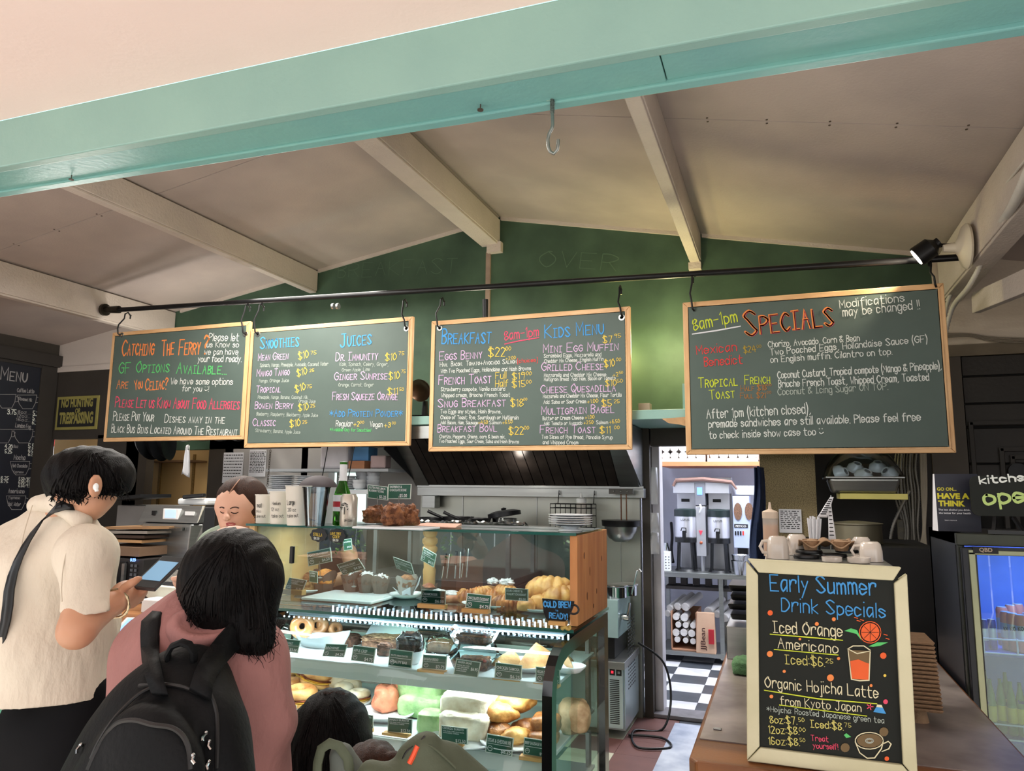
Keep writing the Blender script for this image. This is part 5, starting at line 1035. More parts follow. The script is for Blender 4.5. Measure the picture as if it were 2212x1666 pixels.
k=MB();k.lathe([(0,0),(15*s,0),(16*s,2*s),(16*s,52*s),(14*s,62*s),(8*s,76*s),(6.5*s,84*s),(6*s,112*s),(7*s,113*s),(7*s,117*s),(0,117*s)],tuple(p),24);k.build('bottle_glass',P('green_bottle',(60,140,36),.08,trans=.85,ior=1.3,var=.1),t,smooth=True,ang=50)
k=MB();k.lathe([(16.3*s,26*s),(16.3*s,56*s)],tuple(p),24);k.build('body_label',m_paper,t,smooth=True)
k=MB();k.lathe([(16.5*s,34*s),(16.5*s,44*s)],tuple(p),24);k.build('red_band',P('label_red',(176,34,44),.5),t,smooth=True)
k=MB();k.lathe([(8.2*s,82*s),(7*s,88*s),(6.6*s,118*s),(0,118.5*s)],tuple(p),20);k.build('neck_label',m_paper,t,smooth=True)
p=at(753,1137,ZT);p.y-=.035;s=mpp(753,1137,p.y);p=Q(752,1137,p.y);p.z=ZT;t=food('cider_can','silver cider can printed with a black tree','can',p)
k=MB();k.lathe([(0,0),(13*s,0),(16*s,3*s),(16*s,54*s),(13*s,59*s),(13*s,60.5*s),(12*s,59*s),(0,58.5*s)],tuple(p),26);k.build('can_body',P('can_silver',(196,188,176),.3,metal=.5,var=.05),t,smooth=True,ang=50)
pl=Plane(p+Vector((0,-16.6*s,20*s)),(1,0,0),(0,0,1),(0,-1,0));k=MB();c=p+Vector((.002,-16.8*s,36*s))
rt=random.Random(3)
for i in range(60):
 a=rt.uniform(-.6,PI+.6);r=rt.uniform(.2,1)**.5*9*s;q=c+Vector((r*math.cos(a),0,r*math.sin(a)*.95));k.add([q+Vector((1.1*s*math.cos(x),-.0003,1.1*s*math.sin(x)))for x in(0,2.1,4.2)],[(0,1,2)])
strip(k,[c+Vector((0,0,-12*s)),c+Vector((0,0,0))],Vector((0,-1,0)),1*s,.0003);k.build('tree_print',m_blacki,t,fix=False)
write(pl,'DRY CIDER',(744,1127),(761,1127),4,m_blacki,t,w=.1,jit=0)
def scone(px,py,w,h,lb,seed):
 p=at(px,py,ZT,.008);s=mpp(px,py,p.y);single(blob(p,(w*s/2,w*s/2.2,h*s/1.6),m_scone,'scone',None,.35,8,seed,34,22,.9,seed,flat=.35,fine=.22),lb,'scone','craggy brown scones on top of the case')
scone(812,1134,48,30,'craggy brown scone at the left, dusted with sugar',1);scone(850,1140,50,38,'tallest craggy scone in the middle',2);scone(880,1139,44,36,'craggy scone at the right of the three',3)
p=at(852,1144,ZT);k=MB();k.box((p.x-.16,p.y-.02,ZT),(p.x+.12,p.y+.12,ZT+.007));tag(k.build('scone_board',m_china,bevel=.003),'white rectangular plate under the craggy scones','plate')
p=at(935,1140,ZT);k=MB();k.hexa([(p.x-.12,p.y,ZT),(p.x+.09,p.y-.0,ZT),(p.x+.05,p.y+.15,ZT),(p.x-.1,p.y+.15,ZT),(p.x-.12,p.y,ZT+.006),(p.x+.09,p.y,ZT+.003),(p.x+.05,p.y+.15,ZT+.01),(p.x-.1,p.y+.15,ZT+.01)]);tag(k.build('pink_paper',P('pink_napkin',(196,150,130),.6)),'flat pinkish paper behind the scones','paper')
c=at(1232,1158,ZT);c.y=2.58;c=Q(1232,1152,2.56);c.z=ZT;s=mpp(1232,1150,2.56);
for i in range(5):
 k=MB();z=11*s+i*4.6*s;R=46*s*(1 if i else .98)
 k.lathe([(0,0),(R*.6,0),(R*.7,1.4*s),(R,3.4*s),(R,4.4*s),(R*.7,2.4*s),(0,1.8*s)],(c.x,c.y,c.z+z),34);tag(k.build('side_plate',m_china,smooth=True),('lowest','second lowest','middle','second from top','topmost')[i]+' white plate of the stack at the case corner','plate','side plates stacked on the case')
k=MB();k.lathe([(0,0),(26*s,0),(24*s,2*s),(14*s,5*s),(26*s,10*s),(38*s,10.5*s),(0,10.5*s)],tuple(c),28);tag(k.build('cake_stand',m_china,smooth=True),'low white pedestal under the stack of side plates','stand')
# ================================================================ kitchen behind the counter
def T(mb,name,m,lb,cat,grp=None,**k):return tag(mb.build(name,m,**k),lb,cat,grp)
def Bx(p0,p1):return MB().box(p0,p1)
k=Bx((-3.7,4.99,2.135),(-.05,5.78,2.20));T(k,'wall_shelf',m_teal,'long teal painted shelf under the green gable','shelf',bevel=.004)
q=Q(918,893,5.2);t=thing('round_lamp','old brass-brown round lamp on the teal shelf between two menu boards','lamp',q)
k=MB();k.cyl((q.x,5.2,2.2),(q.x,5.2,2.34),.03,.02,12);k.box((q.x-.08,5.15,2.2),(q.x+.08,5.26,2.225));k.build('base',m_black,t)
c=Q(920,838,5.2);k=MB();k.lathe([(.02,0),(.05,.03),(.085,.09),(.09,.11),(.08,.10),(0,.06)],(0,0,0),20,Matrix.Translation(c)@Matrix.Rotation(1.9,4,'X'));k.build('lamp_shade',P('aged_bronze',(92,70,54),.3,metal=.8,var=.3),t,smooth=True)
q=Q(1392,893,5.1);T(Bx((q.x-.035,5.06,2.20),(q.x+.045,5.14,2.255)),'small_box',P('beige_box',(178,160,138),.6),'small beige box standing on the teal shelf','box',bevel=.003)
conduit([Q(1405,889,5.1),Q(1430,893,5.1),Q(1462,890,5.1),Q(1490,893,5.1)],.012,'dark coiled cord lying along the teal shelf',m=m_black,grp=None,name='cord')
k=Bx(Q(1474,835,5.2)-Vector((0,0,.17)),Q(1490,830,5.24));T(k,'teal_box',m_teal,'small teal box end peeking out left of the specials board','box')
k=MB();a=Q(1430,905,4.97);s=mpp(1430,905,4.97)
k.prism([(0,0),(60*s,3*s),(66*s,-22*s),(40*s,-14*s),(14*s,-10*s)],a,(1,0,0),(0,0,1),(0,-1,0),.012);T(k,'broken_board',P('raw_splinter_wood',(200,160,116),.7,var=.2,scale=20),'splintered bare wood end sticking out by the specials board','board')
hood=thing('range_hood','black and steel range hood with baffle filters above the grill','hood',(-1.95,5.4,1.65))
HX0,HX1=-2.88,-1.0
for x,m in((HX0,P('hood_black_side',(40,40,44),.35,metal=.4,var=.3,scale=4)),(HX1-.006,m_steel)):
 k=MB();k.prism([(5.70,1.655),(5.02,1.955),(5.02,2.125),(5.70,2.125)],(x,0,0),(0,1,0),(0,0,1),(1,0,0),.006);k.build('side_panel',m,hood)
k=MB();k.box((HX0-.02,5.0,2.03),(HX1+.0,5.02,2.125));k.build('front_panel',m_steel,hood,bevel=.002)
k=MB();k.box((HX0,5.60,1.60),(HX1+.02,5.70,1.672));k.box((HX0,5.59,1.668),(HX1+.02,5.60,1.69));k.build('grease_gutter',m_steel,hood,bevel=.003)
m_baf=P('greasy_baffle',(62,54,50),.3,metal=.5,var=.4,scale=8)
FX0,FX1=-2.76,-1.16;n=19
for i in range(n):
 x=FX0+(FX1-FX0)*i/n;k=MB();w=(FX1-FX0)/n
 k.prism([(0,0),(w*.30,-.02),(w*.62,-.02),(w*.92,0),(w*.92,.006),(0,.006)],(x,5.60,1.69),(1,0,0),(0,-.55,-.8),(0,-.62,.50),.70);k.build('baffle',m_baf,hood)
k=MB();k.hexa([(HX0+.01,5.61,1.70),(HX1-.01,5.61,1.70),(HX1-.01,5.6,1.76),(HX0+.01,5.6,1.76),(HX0+.01,5.1,2.11),(HX1-.01,5.1,2.11),(HX1-.01,5.15,2.12),(HX0+.01,5.15,2.12)]);k.build('backing_plate',m_blackp,hood)
k=MB();k.hexa([(FX0-.13,5.6,1.675),(FX0-.005,5.6,1.675),(FX0-.005,5.61,1.68),(FX0-.13,5.61,1.68),(FX0-.13,5.08,2.09),(FX0-.005,5.08,2.09),(FX0-.005,5.09,2.1),(FX0-.13,5.09,2.1)]);k.build('filter_frame',m_steel,hood);k=MB();k.hexa([(FX1+.0,5.6,1.675),(FX1+.15,5.6,1.675),(FX1+.15,5.61,1.68),(FX1,5.61,1.68),(FX1,5.08,2.09),(FX1+.15,5.08,2.09),(FX1+.15,5.09,2.1),(FX1,5.09,2.1)]);k.build('filter_frame',m_steel,hood)
k=MB();a=Q(916,1072,5.6);k.box((a.x,5.56,1.50),(a.x+.12,5.66,1.60));k.build('switch_box',m_steel,hood,bevel=.003)
ck=thing('cook_line','long dark cook line under the hood, seen over and through the case','range',(-2.0,5.2,0))
k=Bx((-3.0,4.85,.1),(-1.80,5.6,.98));k.build('body',P('range_dark',(48,50,54),.4,metal=.5,var=.2),ck,bevel=.01)
k=Bx((-3.0,4.78,.98),(-1.80,5.66,1.03));k.build('top',P('griddle_top',(70,72,78),.35,metal=.6,var=.2),ck,bevel=.005)
for x in(-2.9,-1.84):
 for y in(4.95,5.5):k=Bx((x,y,1.03),(x+.03,y+.03,1.37));k.build('shelf_leg',m_steel,ck)
k=Bx((-3.02,4.93,1.365),(-1.42,5.56,1.382));k.build('over_shelf',m_steel,ck,bevel=.003)
m_iron=P('cast_iron',(26,27,30),.4,metal=.4,var=.3,scale=30)
def pan(px,w,h,y,ha,lb,nm='frying_pan'):
 q=Q(px,1120,y);s=mpp(px,1120,y);R=w*s/2;t=thing(nm,lb,'pan',(q.x,y,1.383),'black pans on the cook line shelf');z=1.384
 k=MB();k.lathe([(0,0),(R*.82,0),(R,h*s),(R*.96,h*s),(R*.8,.006),(0,.006)],(q.x,y,z),26);k.build('bowl',m_iron,t,smooth=True,ang=50)
 k=MB();a=Vector((q.x-R*.7,y-R*.5,z+h*s*.8));k.tube([a,a+Vector((-.07,-.03,.03)),a+Vector((-.12,-.05,.055))],[.009,.011,.012],8);k.build('handle',m_iron,t,smooth=True)
pan(934,58,14,5.2,0,'small black frying pan at the left of the shelf');pan(990,64,16,5.25,0,'black frying pan in the middle of the shelf');pan(1026,66,16,5.12,0,'black frying pan in front of the steel pot')
q=Q(1090,1120,5.25);s=mpp(1090,1120,5.25);t=thing('steel_pot','small steel pot with a tilted black lid at the right of the shelf','pot',(q.x,5.25,1.383))
k=MB();k.lathe([(0,0),(24*s,0),(26*s,16*s),(25*s,16*s),(23*s,.01),(0,.01)],(q.x,5.25,1.384),24);k.build('pot_body',m_steel2,t,smooth=True,ang=50)
k=MB();mm=Matrix.Translation((q.x,5.25,1.386+19*s))@Matrix.Rotation(-.16,4,'Y');k.lathe([(34*s,0),(34*s,8*s),(20*s,12*s),(0,13*s)],(0,0,0),24,mm);k.lathe([(4*s,12*s),(6*s,16*s),(0,18*s)],(0,0,0),12,mm);k.build('lid',m_iron,t,smooth=True,ang=50)
k=MB();a=Q(900,1118,4.98);b=Q(1140,1150,4.98)
def foil(u,v):x=a.x+(b.x-a.x)*u;return(x,4.96+.10*math.cos(v*PI*1.6)*.5+.012*nz((u*22,v*5,0),1.2,2),1.384+.045*math.sin(v*PI)*(1+.35*nz((u*26,v*4,1),1.3,5)))
k.grid(foil,70,9);T(k,'foil_roll',P('crumpled_foil',(196,200,196),.22,metal=1.0,var=.1),'long crumpled foil-covered tray along the front of the shelf','foil',smooth=True,ang=25)
k=MB();a=Q(985,1142,4.9);k.hexa([(a.x,4.66,1.318),(a.x+.46,4.66,1.318),(a.x+.38,4.92,1.318),(a.x+.08,4.92,1.318),(a.x,4.66,1.326),(a.x+.46,4.66,1.326),(a.x+.38,4.92,1.326),(a.x+.08,4.92,1.326)]);
q=Q(1065,1148,4.8)
y=5.55;a=Q(1200,1088,y);b=Q(1288,1140,y);bk=thing('wire_basket','dark wire basket hung from the hood gutter','basket',((a.x+b.x)/2,y,b.z))
k=MB();D_=.14
for z in(a.z,a.z-.03,(a.z+b.z)/2,b.z):k.tube([(a.x,y-D_,z),(b.x,y-D_,z),(b.x,y,z),(a.x,y,z)],.0035,5,True)
k.build('hoop',m_black,bk)
k=MB()
for i in range(9):x=a.x+(b.x-a.x)*i/8;k.tube([(x,y-D_,a.z),(x,y-D_,b.z),(x,y,b.z),(x,y,a.z)],.0025,5)
k.build('wire',m_black,bk,kind='stuff')
for x in(a.x+.02,b.x-.02):k=MB();k.tube([(x,y,a.z),(x,y+.03,a.z+.1),(x,y+.04,1.62)],.0035,6);k.build('hanger',m_black,bk)
def squeeze(px,pyb,pyt,w,y,lb,col,lvl=.5,mcap=None,base=None):
 p=Q(px,pyb,y);s=mpp(px,pyb,y);H=(pyb-pyt)*s;R=w*s/2;t=thing('squeeze_bottle',lb,'bottle',p)
 k=MB();k.lathe([(0,0),(R*.95,0),(R,H*.05),(R,H*lvl),(0,H*lvl)],tuple(p),20);k.build('sauce',col,t,smooth=True,ang=50)
 k=MB();k.lathe([(R*1.03,.001),(R*1.03,H*.72)],tuple(p),20);k.build('bottle_wall',P('cloudy_plastic',(222,214,206),.3,trans=.0,alpha=.45),t,smooth=True)
 k=MB();k.lathe([(R*1.06,H*.70),(R*1.06,H*.82),(R*.8,H*.84),(R*.25,H*.87),(R*.12,H),(0,H)],tuple(p),20);k.build('nozzle_cap',mcap or m_wht,t,smooth=True,ang=40)
squeeze(1256,1136,1068,20,5.48,'squeeze bottle with a white nozzle standing in the wire basket',P('mustard_pale',(196,186,96),.4),.35)
y=5.50;a=Q(1342,1062,y);hb=thing('hook_bar','dark hook bar screwed to the right end of the gutter','hook',a)
k=Bx((a.x-.09,y-.02,a.z-.02),(a.x+.09,y+.01,a.z+.02));k.build('bar',P('bar_grey',(82,80,76),.5),hb)
for dx in(-.05,0,.05):k=MB();k.sph((a.x+dx,y-.022,a.z),.008,8,6);k.build('screw',m_steel,hb)
for dx in(0,.04):
 k=MB();k.tube([(a.x+dx,y-.01,a.z-.02),(a.x+dx,y-.01,a.z-.22)],.005,6);k.build('rod',P('rust_rod',(120,84,62),.5,metal=.4),hb)
q=Q(1341,1124,y);s=mpp(1341,1124,y);bw=thing('steel_bowl','brushed steel mixing bowl with a black rim hanging below the hood','bowl',q);cy_=y-.0
k=MB();k.lathe([(0,-43*s),(14*s,-42*s),(26*s,-34*s),(34*s,-18*s),(36*s,0),(35*s,0),(0,-38*s)],(q.x,cy_,q.z-.01),32);k.build('basin',m_steel,bw,smooth=True,ang=60)
k=MB();k.lathe([(36*s,-13*s),(40*s,-12*s),(41*s,-1*s),(42*s,0),(36*s,0)],(q.x,cy_,q.z-.0),32);k.build('rim',m_black,bw,smooth=True,ang=40)
fr=QZ(1351,1588,.04);x1,yf=fr.x,fr.y;x0=x1-.62;yb_=min(QX(1392,1480,x1).y,5.66)
uf=thing('undercounter_fridge','stainless undercounter fridge with a louvred front beside the doorway','fridge',(x0,yf,0))
zt=Q(1351,1430,yf).z
m_uf=P('steel_bluish',(176,192,196),.28,metal=.55,var=.06)
k=Bx((x0,yf+.01,.06),(x1,yb_,zt-.05));k.build('body',m_uf,uf,bevel=.004)
k=Bx((x0-.01,yf-.03,zt-.05),(x1+.006,yb_+.02,zt));k.build('worktop',m_steel,uf,bevel=.004)
a=Q(1314,1440,yf);b=Q(1345,1575,yf);k=Bx((a.x-.1,yf-.012,b.z),(x1-.01,yf+.01,a.z));k.build('grille_panel',m_uf,uf,bevel=.003)
for i in range(24):
 z=Q(1330,1470+i*4.05,yf).z;k=Bx((a.x+.012,yf-.0135,z),(x1-.035,yf-.011,z+.006));k.build('louvre_slot',m_black,uf)
for dx,m in((.03,P('red_display',(230,40,60),.4,emit=1.5)),(.075,m_steel)):
 z=Q(1325,1452,yf).z;k=Bx((a.x+dx-.018,yf-.015,z-.018),(a.x+dx+.018,yf-.011,z+.022));k.build('control',m_blackp,uf);k=Bx((a.x+dx-.008,yf-.0165,z-.006),(a.x+dx+.008,yf-.0145,z+.01));k.build('display',m,uf)
k=MB()
for i in range(20):
 for j in range(5):k.box((x1-.001,yf+.12+j*.055+.01*(i%2),.3+i*.024),(x1+.001,yf+.155+j*.055+.01*(i%2),.309+i*.024))
k.build('side_vents',m_black,uf,kind='stuff')
wt=Q(1351,1297,yf+.05).z;wz=Q(1351,1380,yf+.05).z
wm=thing('soup_warmer','steel soup warmer cabinet on top of the undercounter fridge','warmer',(x0,yf,zt))
k=Bx((x0,yf+.04,wz),(x1-.05,yb_-.02,wt));k.build('body',P('warmer_blue_steel',(168,196,198),.25,metal=.35,var=.08),wm,bevel=.004)
k=Bx((x0,yf+.06,zt+.002),(x1-.08,yb_-.04,wz));k.build('plinth',m_black,wm)
k=MB();c=Vector((x1-.045,yf+.14,(wt+wz)/2));k.cyl(c,c+Vector((.05,0,0)),.024,.024,14);k.tube([c+Vector((.045,-.03,.02)),c+Vector((.05,0,.05)),c+Vector((.05,.03,.09))],.01,8);k.build('tap',m_steel2,wm,smooth=True)
for i,(px,pyb,w,h)in enumerate(((1330,1300,52,24),(1352,1290,52,22))):
 y=yf+.18+i*.14;q=Q(px,pyb,y);q.z=wt;s=mpp(px,pyb,y);t=thing('soup_pot',('front','rear')[i]+' lidded steel soup pot sunk in the warmer','pot',(q.x,y,wt),'steel soup pots')
 k=MB();k.lathe([(0,.001),(w*s*.46,.001),(w*s*.46,h*s*.9),(w*s*.52,h*s),(w*s*.5,h*s*1.06),(w*s*.3,h*s*1.14),(0,h*s*1.2)],(q.x,y,wt),28);k.build('pot',m_steel2,t,smooth=True,ang=40)
k=MB();a=Q(1364,1284,yf+.2);b=Q(1376,1234,yf+.2);k.tube([a,b,b+Vector((.015,0,.012)),b+Vector((.03,0,-.004))],.006,8);T(k,'ladle',m_steel2,'steel ladle leaning out of the rear soup pot','ladle',smooth=True)
conduit([Vector((x1+.01,yb_-.05,.55)),Vector((x1+.18,yb_,.42)),Vector((x1+.24,yb_-.05,.2)),Vector((x1+.2,yb_-.2,.012)),Vector((x1+.02,yf+.2,.012)),Vector((x1+.1,yf-.12,.012)),Vector((x1+.3,yf-.05,.012)),Vector((x1+.22,yf+.12,.012)),Vector((x1+.0,yf+.1,.012))],.008,'black power cord looping over the tiles beside the undercounter fridge',m=m_blackp,ribbed=False,grp=None,name='power_cord')
def sheet(px0,py0,px1,py1,y,lb,nl=8,grp='papers taped to the kitchen wall',seed=1):
 a=Q(px0,py0,y);b=Q(px1,py1,y);t=thing('paper_sheet',lb,'paper',b,grp);k=Bx((a.x,y-.002,b.z),(b.x,y,a.z));k.build('sheet',m_paper,t)
 pl=Plane((0,y-.0025,0),(1,0,0),(0,0,1),(0,-1,0));rr=random.Random(seed);k=MB();H=(a.z-b.z)
 for i in range(nl):
  z=a.z-H*(.1+.8*i/nl);x=a.x+.01
  while x<b.x-.02:
   w=rr.uniform(.008,.03);k.box((x,y-.0032,z),(min(x+w,b.x-.008),y-.0022,z+H*.028));x+=w+.008
  if rr.random()<.25:continue
 k.build('text_lines',m_blacki,t,kind='stuff');return t
sheet(484,978,523,1044,5.79,'taped white sheet with handwritten notes, left of the chain');sheet(540,972,573,1030,5.79,'taped typed sheet nearer the chain',14,seed=4);sheet(602,1062,619,1078,5.6,'small white note clipped under the plate shelf',3,None,5)
k=MB()
for i in range(15):
 c=Q(584-i*.45,975+i*5.2,5.3);mm=Matrix.Translation(c)@Matrix.Rotation(i*PI/2,4,'Z');pts=[mm@Vector((.008*math.cos(a),0,.015*math.sin(a)))for a in np.linspace(0,2*PI,9)[:-1]];k.tube(pts,.0025,5,True)
T(k,'shelf_chain',P('old_chain',(96,90,84),.5,metal=.6),'hanging steel chain holding up the plate shelf','chain',kind=None)
a=Q(566,1056,5.3);b=Q(800,1064,5.3);k=Bx((a.x,5.2,a.z-.035),(b.x+.12,5.66,a.z));T(k,'plate_shelf',P('shelf_greywhite',(186,190,194),.4),'pale shelf hung on chains loaded with crockery','shelf',bevel=.003);PZ=a.z+.001
def stack(px,w,n,dh,y,lb,kind='plate',grp='stacked crockery on the hung shelf'):
 q=Q(px,1050,y);s=mpp(px,1050,y);R=w*s/2
 for i in range(n):
  k=MB();z=PZ+i*dh*s
  pr_=[(0,0),(R*.6,0),(R*.7,dh*s*.35),(R,dh*s*.8),(R,dh*s*.98),(R*.7,dh*s*.6),(0,dh*s*.5)]if kind=='plate' else[(0,0),(R*.5,0),(R*.85,dh*s*.5),(R,dh*s*1.6),(R*.96,dh*s*1.6),(R*.8,dh*s*.7),(0,dh*s*.4)]
  k.lathe(pr_,(q.x,y,z),22);T(k,'dinner_'+kind if kind=='plate' else 'soup_bowl',m_china,'%s %s in the %s'%(('bottom','second','third','fourth','fifth','sixth','seventh','eighth')[i],kind,lb),kind,grp,smooth=True)
stack(608,52,7,3.4,5.42,'wide stack of white plates at the left end of the shelf');stack(662,46,7,3.4,5.42,'stack of plates just behind the black cap');stack(752,38,6,4.2,5.45,'plate stack behind the beer bottle')
stack(783,28,5,7,5.55,'tall bowl stack left of the hood','bowl');stack(806,26,5,7,5.5,'tall bowl stack nearest the hood','bowl');stack(776,26,2,7,5.3,'short bowl stack in front','bowl')
k=MB();a=Q(690,950,6.4);b=Q(850,1100,6.4);win=thing('window_1','x','x',(a.x,6.4,1.5));del win['label'];del win['category'];win['kind']='structure'
for px in(690,735,800,850):
 c=Q(px,1000,6.4);k=Bx((c.x-.02,6.38,1.2),(c.x+.02,6.42,2.6));k.build('window_bar',m_white,win)
k=Bx((a.x,6.36,1.9),(b.x,6.42,1.94));k.build('window_bar',m_white,win)
k=Bx((a.x,6.395,1.2),(b.x,6.40,2.6));k.build('pane',m_glass,win)
k=Bx((a.x-.7,6.36,.4),(b.x+.5,6.42,1.3));k.build('apron',m_greyw,win)
a=Q(712,976,5.5);b=Q(770,1014,5.5);k=Bx((a.x,5.36,b.z),(b.x,5.6,a.z+.05));T(k,'storage_bin',P('milky_bin',(226,220,226),.4,trans=.2),'milky white plastic bin above the stacked plates','bin',bevel=.02)
k=Bx((a.x-.5,5.3,b.z-.025),(b.x+.42,5.66,b.z-.001));T(k,'upper_shelf',P('shelf_greywhite',(186,190,194),.4),'short upper shelf of boxes and bins left of the hood','shelf')
a=Q(773,975,5.48);b=Q(806,996,5.48);k=Bx((a.x,5.4,b.z),(b.x,5.55,a.z+.03));T(k,'blue_carton',P('blue_carton',(96,160,220),.5),'light blue carton tilted on the upper shelf','carton',bevel=.003)
a=Q(770,997,5.46);b=Q(803,1015,5.46);k=Bx((a.x,5.34,b.z),(b.x,5.44,a.z));T(k,'cardboard_carton',P('carton_brown',(186,128,92),.7),'small brown carton beside the milky bin','carton')
a=Q(808,985,5.46);b=Q(840,1012,5.46);k=Bx((a.x,5.4,b.z),(b.x,5.5,a.z));T(k,'pink_tub',P('pink_tub',(214,186,184),.5),'pale pink tub at the end of the upper shelf','tub',bevel=.01)
for px in(700,757):conduit([Q(px+8,965,5.0),Q(px,1010,5.0),Q(px-6,1040,5.15),Q(px-8,1053,5.3)],.004,'thin black lamp cord hanging %s of the milky bin'%('left' if px==700 else 'right'),m=m_blackp,ribbed=False,grp=None,name='cord')
for i,(px,w,hh)in enumerate(((318,40,34),(336,42,44),(352,38,38),(402,44,18),(436,42,16),(470,46,18),(505,40,16),(532,36,14))):
 y=5.35+.02*i;c=Q(px,950+hh*.3,y);s=mpp(px,960,y);t=thing('hanging_pan','black frying pan on the overhead rack, %s from the left'%('first','second','third','fourth','fifth','sixth','seventh','eighth')[i],'pan',c,'pans on the overhead rack')
 R=(34 if i<3 else 26)*s;mm=Matrix.Translation(c+Vector((0,0,.04 if i<3 else .10)))@Matrix.Rotation(.2*i,4,'Z')@Matrix.Rotation(PI/2-(.1 if i<3 else .5),4,'Y' if i<3 else 'X')
 k=MB();k.lathe([(0,0),(R*.8,0),(R,.05),(R*.97,.05),(R*.77,.006),(0,.006)],(0,0,0),26,mm);k.build('pan_bowl',m_iron,t,smooth=True,ang=50)
 k=MB();k.tube([mm@Vector((R*.9,0,.04)),mm@Vector((R*1.6,0,.07))]if i>=3 else[c+Vector((0,0,.1+R*.6)),c+Vector((0,0,.3+R*.6))],.009,8);k.build('handle',m_iron,t)
k=MB();a=Q(300,905,5.45);b=Q(560,915,5.45);k.bar(a,b,.03,.03);T(k,'pan_rack',m_black,'dark overhead rail with pans, mostly behind the ferry board','rack')
k=MB();c=Q(404,990,5.3);s=mpp(404,990,5.3)
def rag(u,v):return(c.x+(u-.5)*(8+14*v)*s+2*s*math.sin(u*9+v*2),5.3+.015*math.sin(u*12),c.z+(18-46*v+5*math.sin(u*7))*s)
k.grid(rag,14,12);T(k,'white_rag',m_paper,'white rag hanging from the pan rack','cloth',smooth=True,ang=80,solid=.004)
def ov():
 y=4.3;a=Q(306,1091,y);b=Q(424,1232,y);t=thing('speed_oven','stainless countertop oven with a small touch screen behind the counter','oven',(a.x,y,b.z));x0,x1,z0,z1=a.x,b.x,b.z,a.z;h=z1-z0
 k=Bx((x0+.01,y+.04,z0),(x1-.004,y+.16,z1-.01));k.build('body',P('oven_side',(70,70,74),.4,metal=.5),t,bevel=.008)
 k=MB();k.hexa([(x0,y-.02,z1-h*.27),(x1,y-.02,z1-h*.27),(x1,y+.04,z1-h*.27),(x0,y+.04,z1-h*.27),(x0+.01,y+.03,z1),(x1-.01,y+.03,z1),(x1,y+.05,z1),(x0,y+.05,z1)]);k.build('control_panel',m_steel,t,bevel=.004)
 k=MB();k.hexa([(x0+.07,y-.03,z0+.04),(x1-.07,y-.03,z0+.04),(x1,y+.04,z0),(x0,y+.04,z0),(x0+.05,y-.03,z1-h*.29),(x1-.05,y-.03,z1-h*.29),(x1,y+.04,z1-h*.29),(x0,y+.04,z1-h*.29)]);k.build('door',m_steel,t,bevel=.006)
 k=MB();k.bar((x0+.10,y-.065,z1-h*.36),(x1-.08,y-.065,z1-h*.36),.022,.022);k.box((x0+.10,y-.06,z1-h*.38),(x0+.12,y-.02,z1-h*.34));k.box((x1-.1,y-.06,z1-h*.38),(x1-.08,y-.02,z1-h*.34));k.build('door_handle',m_steel2,t)
 k=Bx((x0+(x1-x0)*.40,y-.012,z1-h*.22),(x0+(x1-x0)*.66,y+.02,z1-h*.05));k.build('screen_bezel',m_wht,t,bevel=.003)
 k=Bx((x0+(x1-x0)*.44,y-.015,z1-h*.2),(x0+(x1-x0)*.62,y-.011,z1-h*.065));k.build('touch_screen',P('oven_screen',(170,196,240),.3,emit=.7),t)
 k=Bx((x0+(x1-x0)*.2,y-.008,z1-h*.16),(x0+(x1-x0)*.255,y+.01,z1-h*.09));k.build('usb_port',m_black,t)
 k=Bx((x0+(x1-x0)*.76,y-.006,z1-h*.15),(x0+(x1-x0)*.9,y+.01,z1-h*.09));k.build('badge',m_wht,t)
 q=Vector((x0+(x1-x0)*.36,y+.16,z1));t2=thing('pizza_peel','white tray with a black handle lying on top of the countertop oven','tray',q)
 k=Bx((q.x-.02,q.y,z1+.001),(q.x+.26,q.y+.3,z1+.05));k.build('tray',m_wht,t2,bevel=.015);k=MB();k.bar(q+Vector((.06,-.02,.06)),q+Vector((.24,.0,.075)),.04,.03);k.build('handle',m_blackp,t2,bevel=.008)
 a=Q(270,1092,4.4);k=Bx((a.x-.1,4.42,z0),(x0-.01,4.8,Q(270,1092,4.42).z));T(k,'grey_appliance',P('grey_casing',(120,118,116),.5,var=.1),'grey boxy appliance squeezed left of the countertop oven','appliance',bevel=.006)
 a=Q(255,1078,4.4);b=Q(325,1086,4.4);k=MB();k.bar(Vector((a.x,4.45,a.z)),Vector((b.x,4.45,b.z+.05)),.3,.025);T(k,'flat_cover',m_blackp,'black flat lid lying on the grey appliance','lid')
 return z0
OZ=ov()
y=4.0;a=Q(225,1205,y);b=Q(302,1285,y);mw=thing('microwave','black-fronted microwave with a blue clock display behind the phone','microwave',(a.x,y,b.z))
k=Bx((a.x-.25,y+.01,b.z),(b.x,y+.4,a.z));k.build('body',P('mw_dark',(52,50,50),.4,metal=.3),mw,bevel=.005)
k=Bx((a.x-.22,y-.01,b.z+.02),(b.x-.14,y+.01,a.z-.02));k.build('door',m_blackp,mw,bevel=.004)
k=Bx((b.x-.15,y-.03,b.z+.03),(b.x-.125,y-.01,a.z-.03));k.build('handle',m_steel,mw)
pl=Plane((0,y-.002,0),(1,0,0),(0,0,1),(0,-1,0));write(pl,'0:20',(282,1213),(293,1213),6,P('clock_blue',(110,150,255),.5,emit=4),mw,w=.1,jit=0)
for i in range(5):
 for j in range(2):k=Bx((b.x-.1+j*.035,y-.004,b.z+.06+i*.03),(b.x-.08+j*.035,y,b.z+.078+i*.03));k.build('button',P('button_grey',(90,92,98),.5),mw)
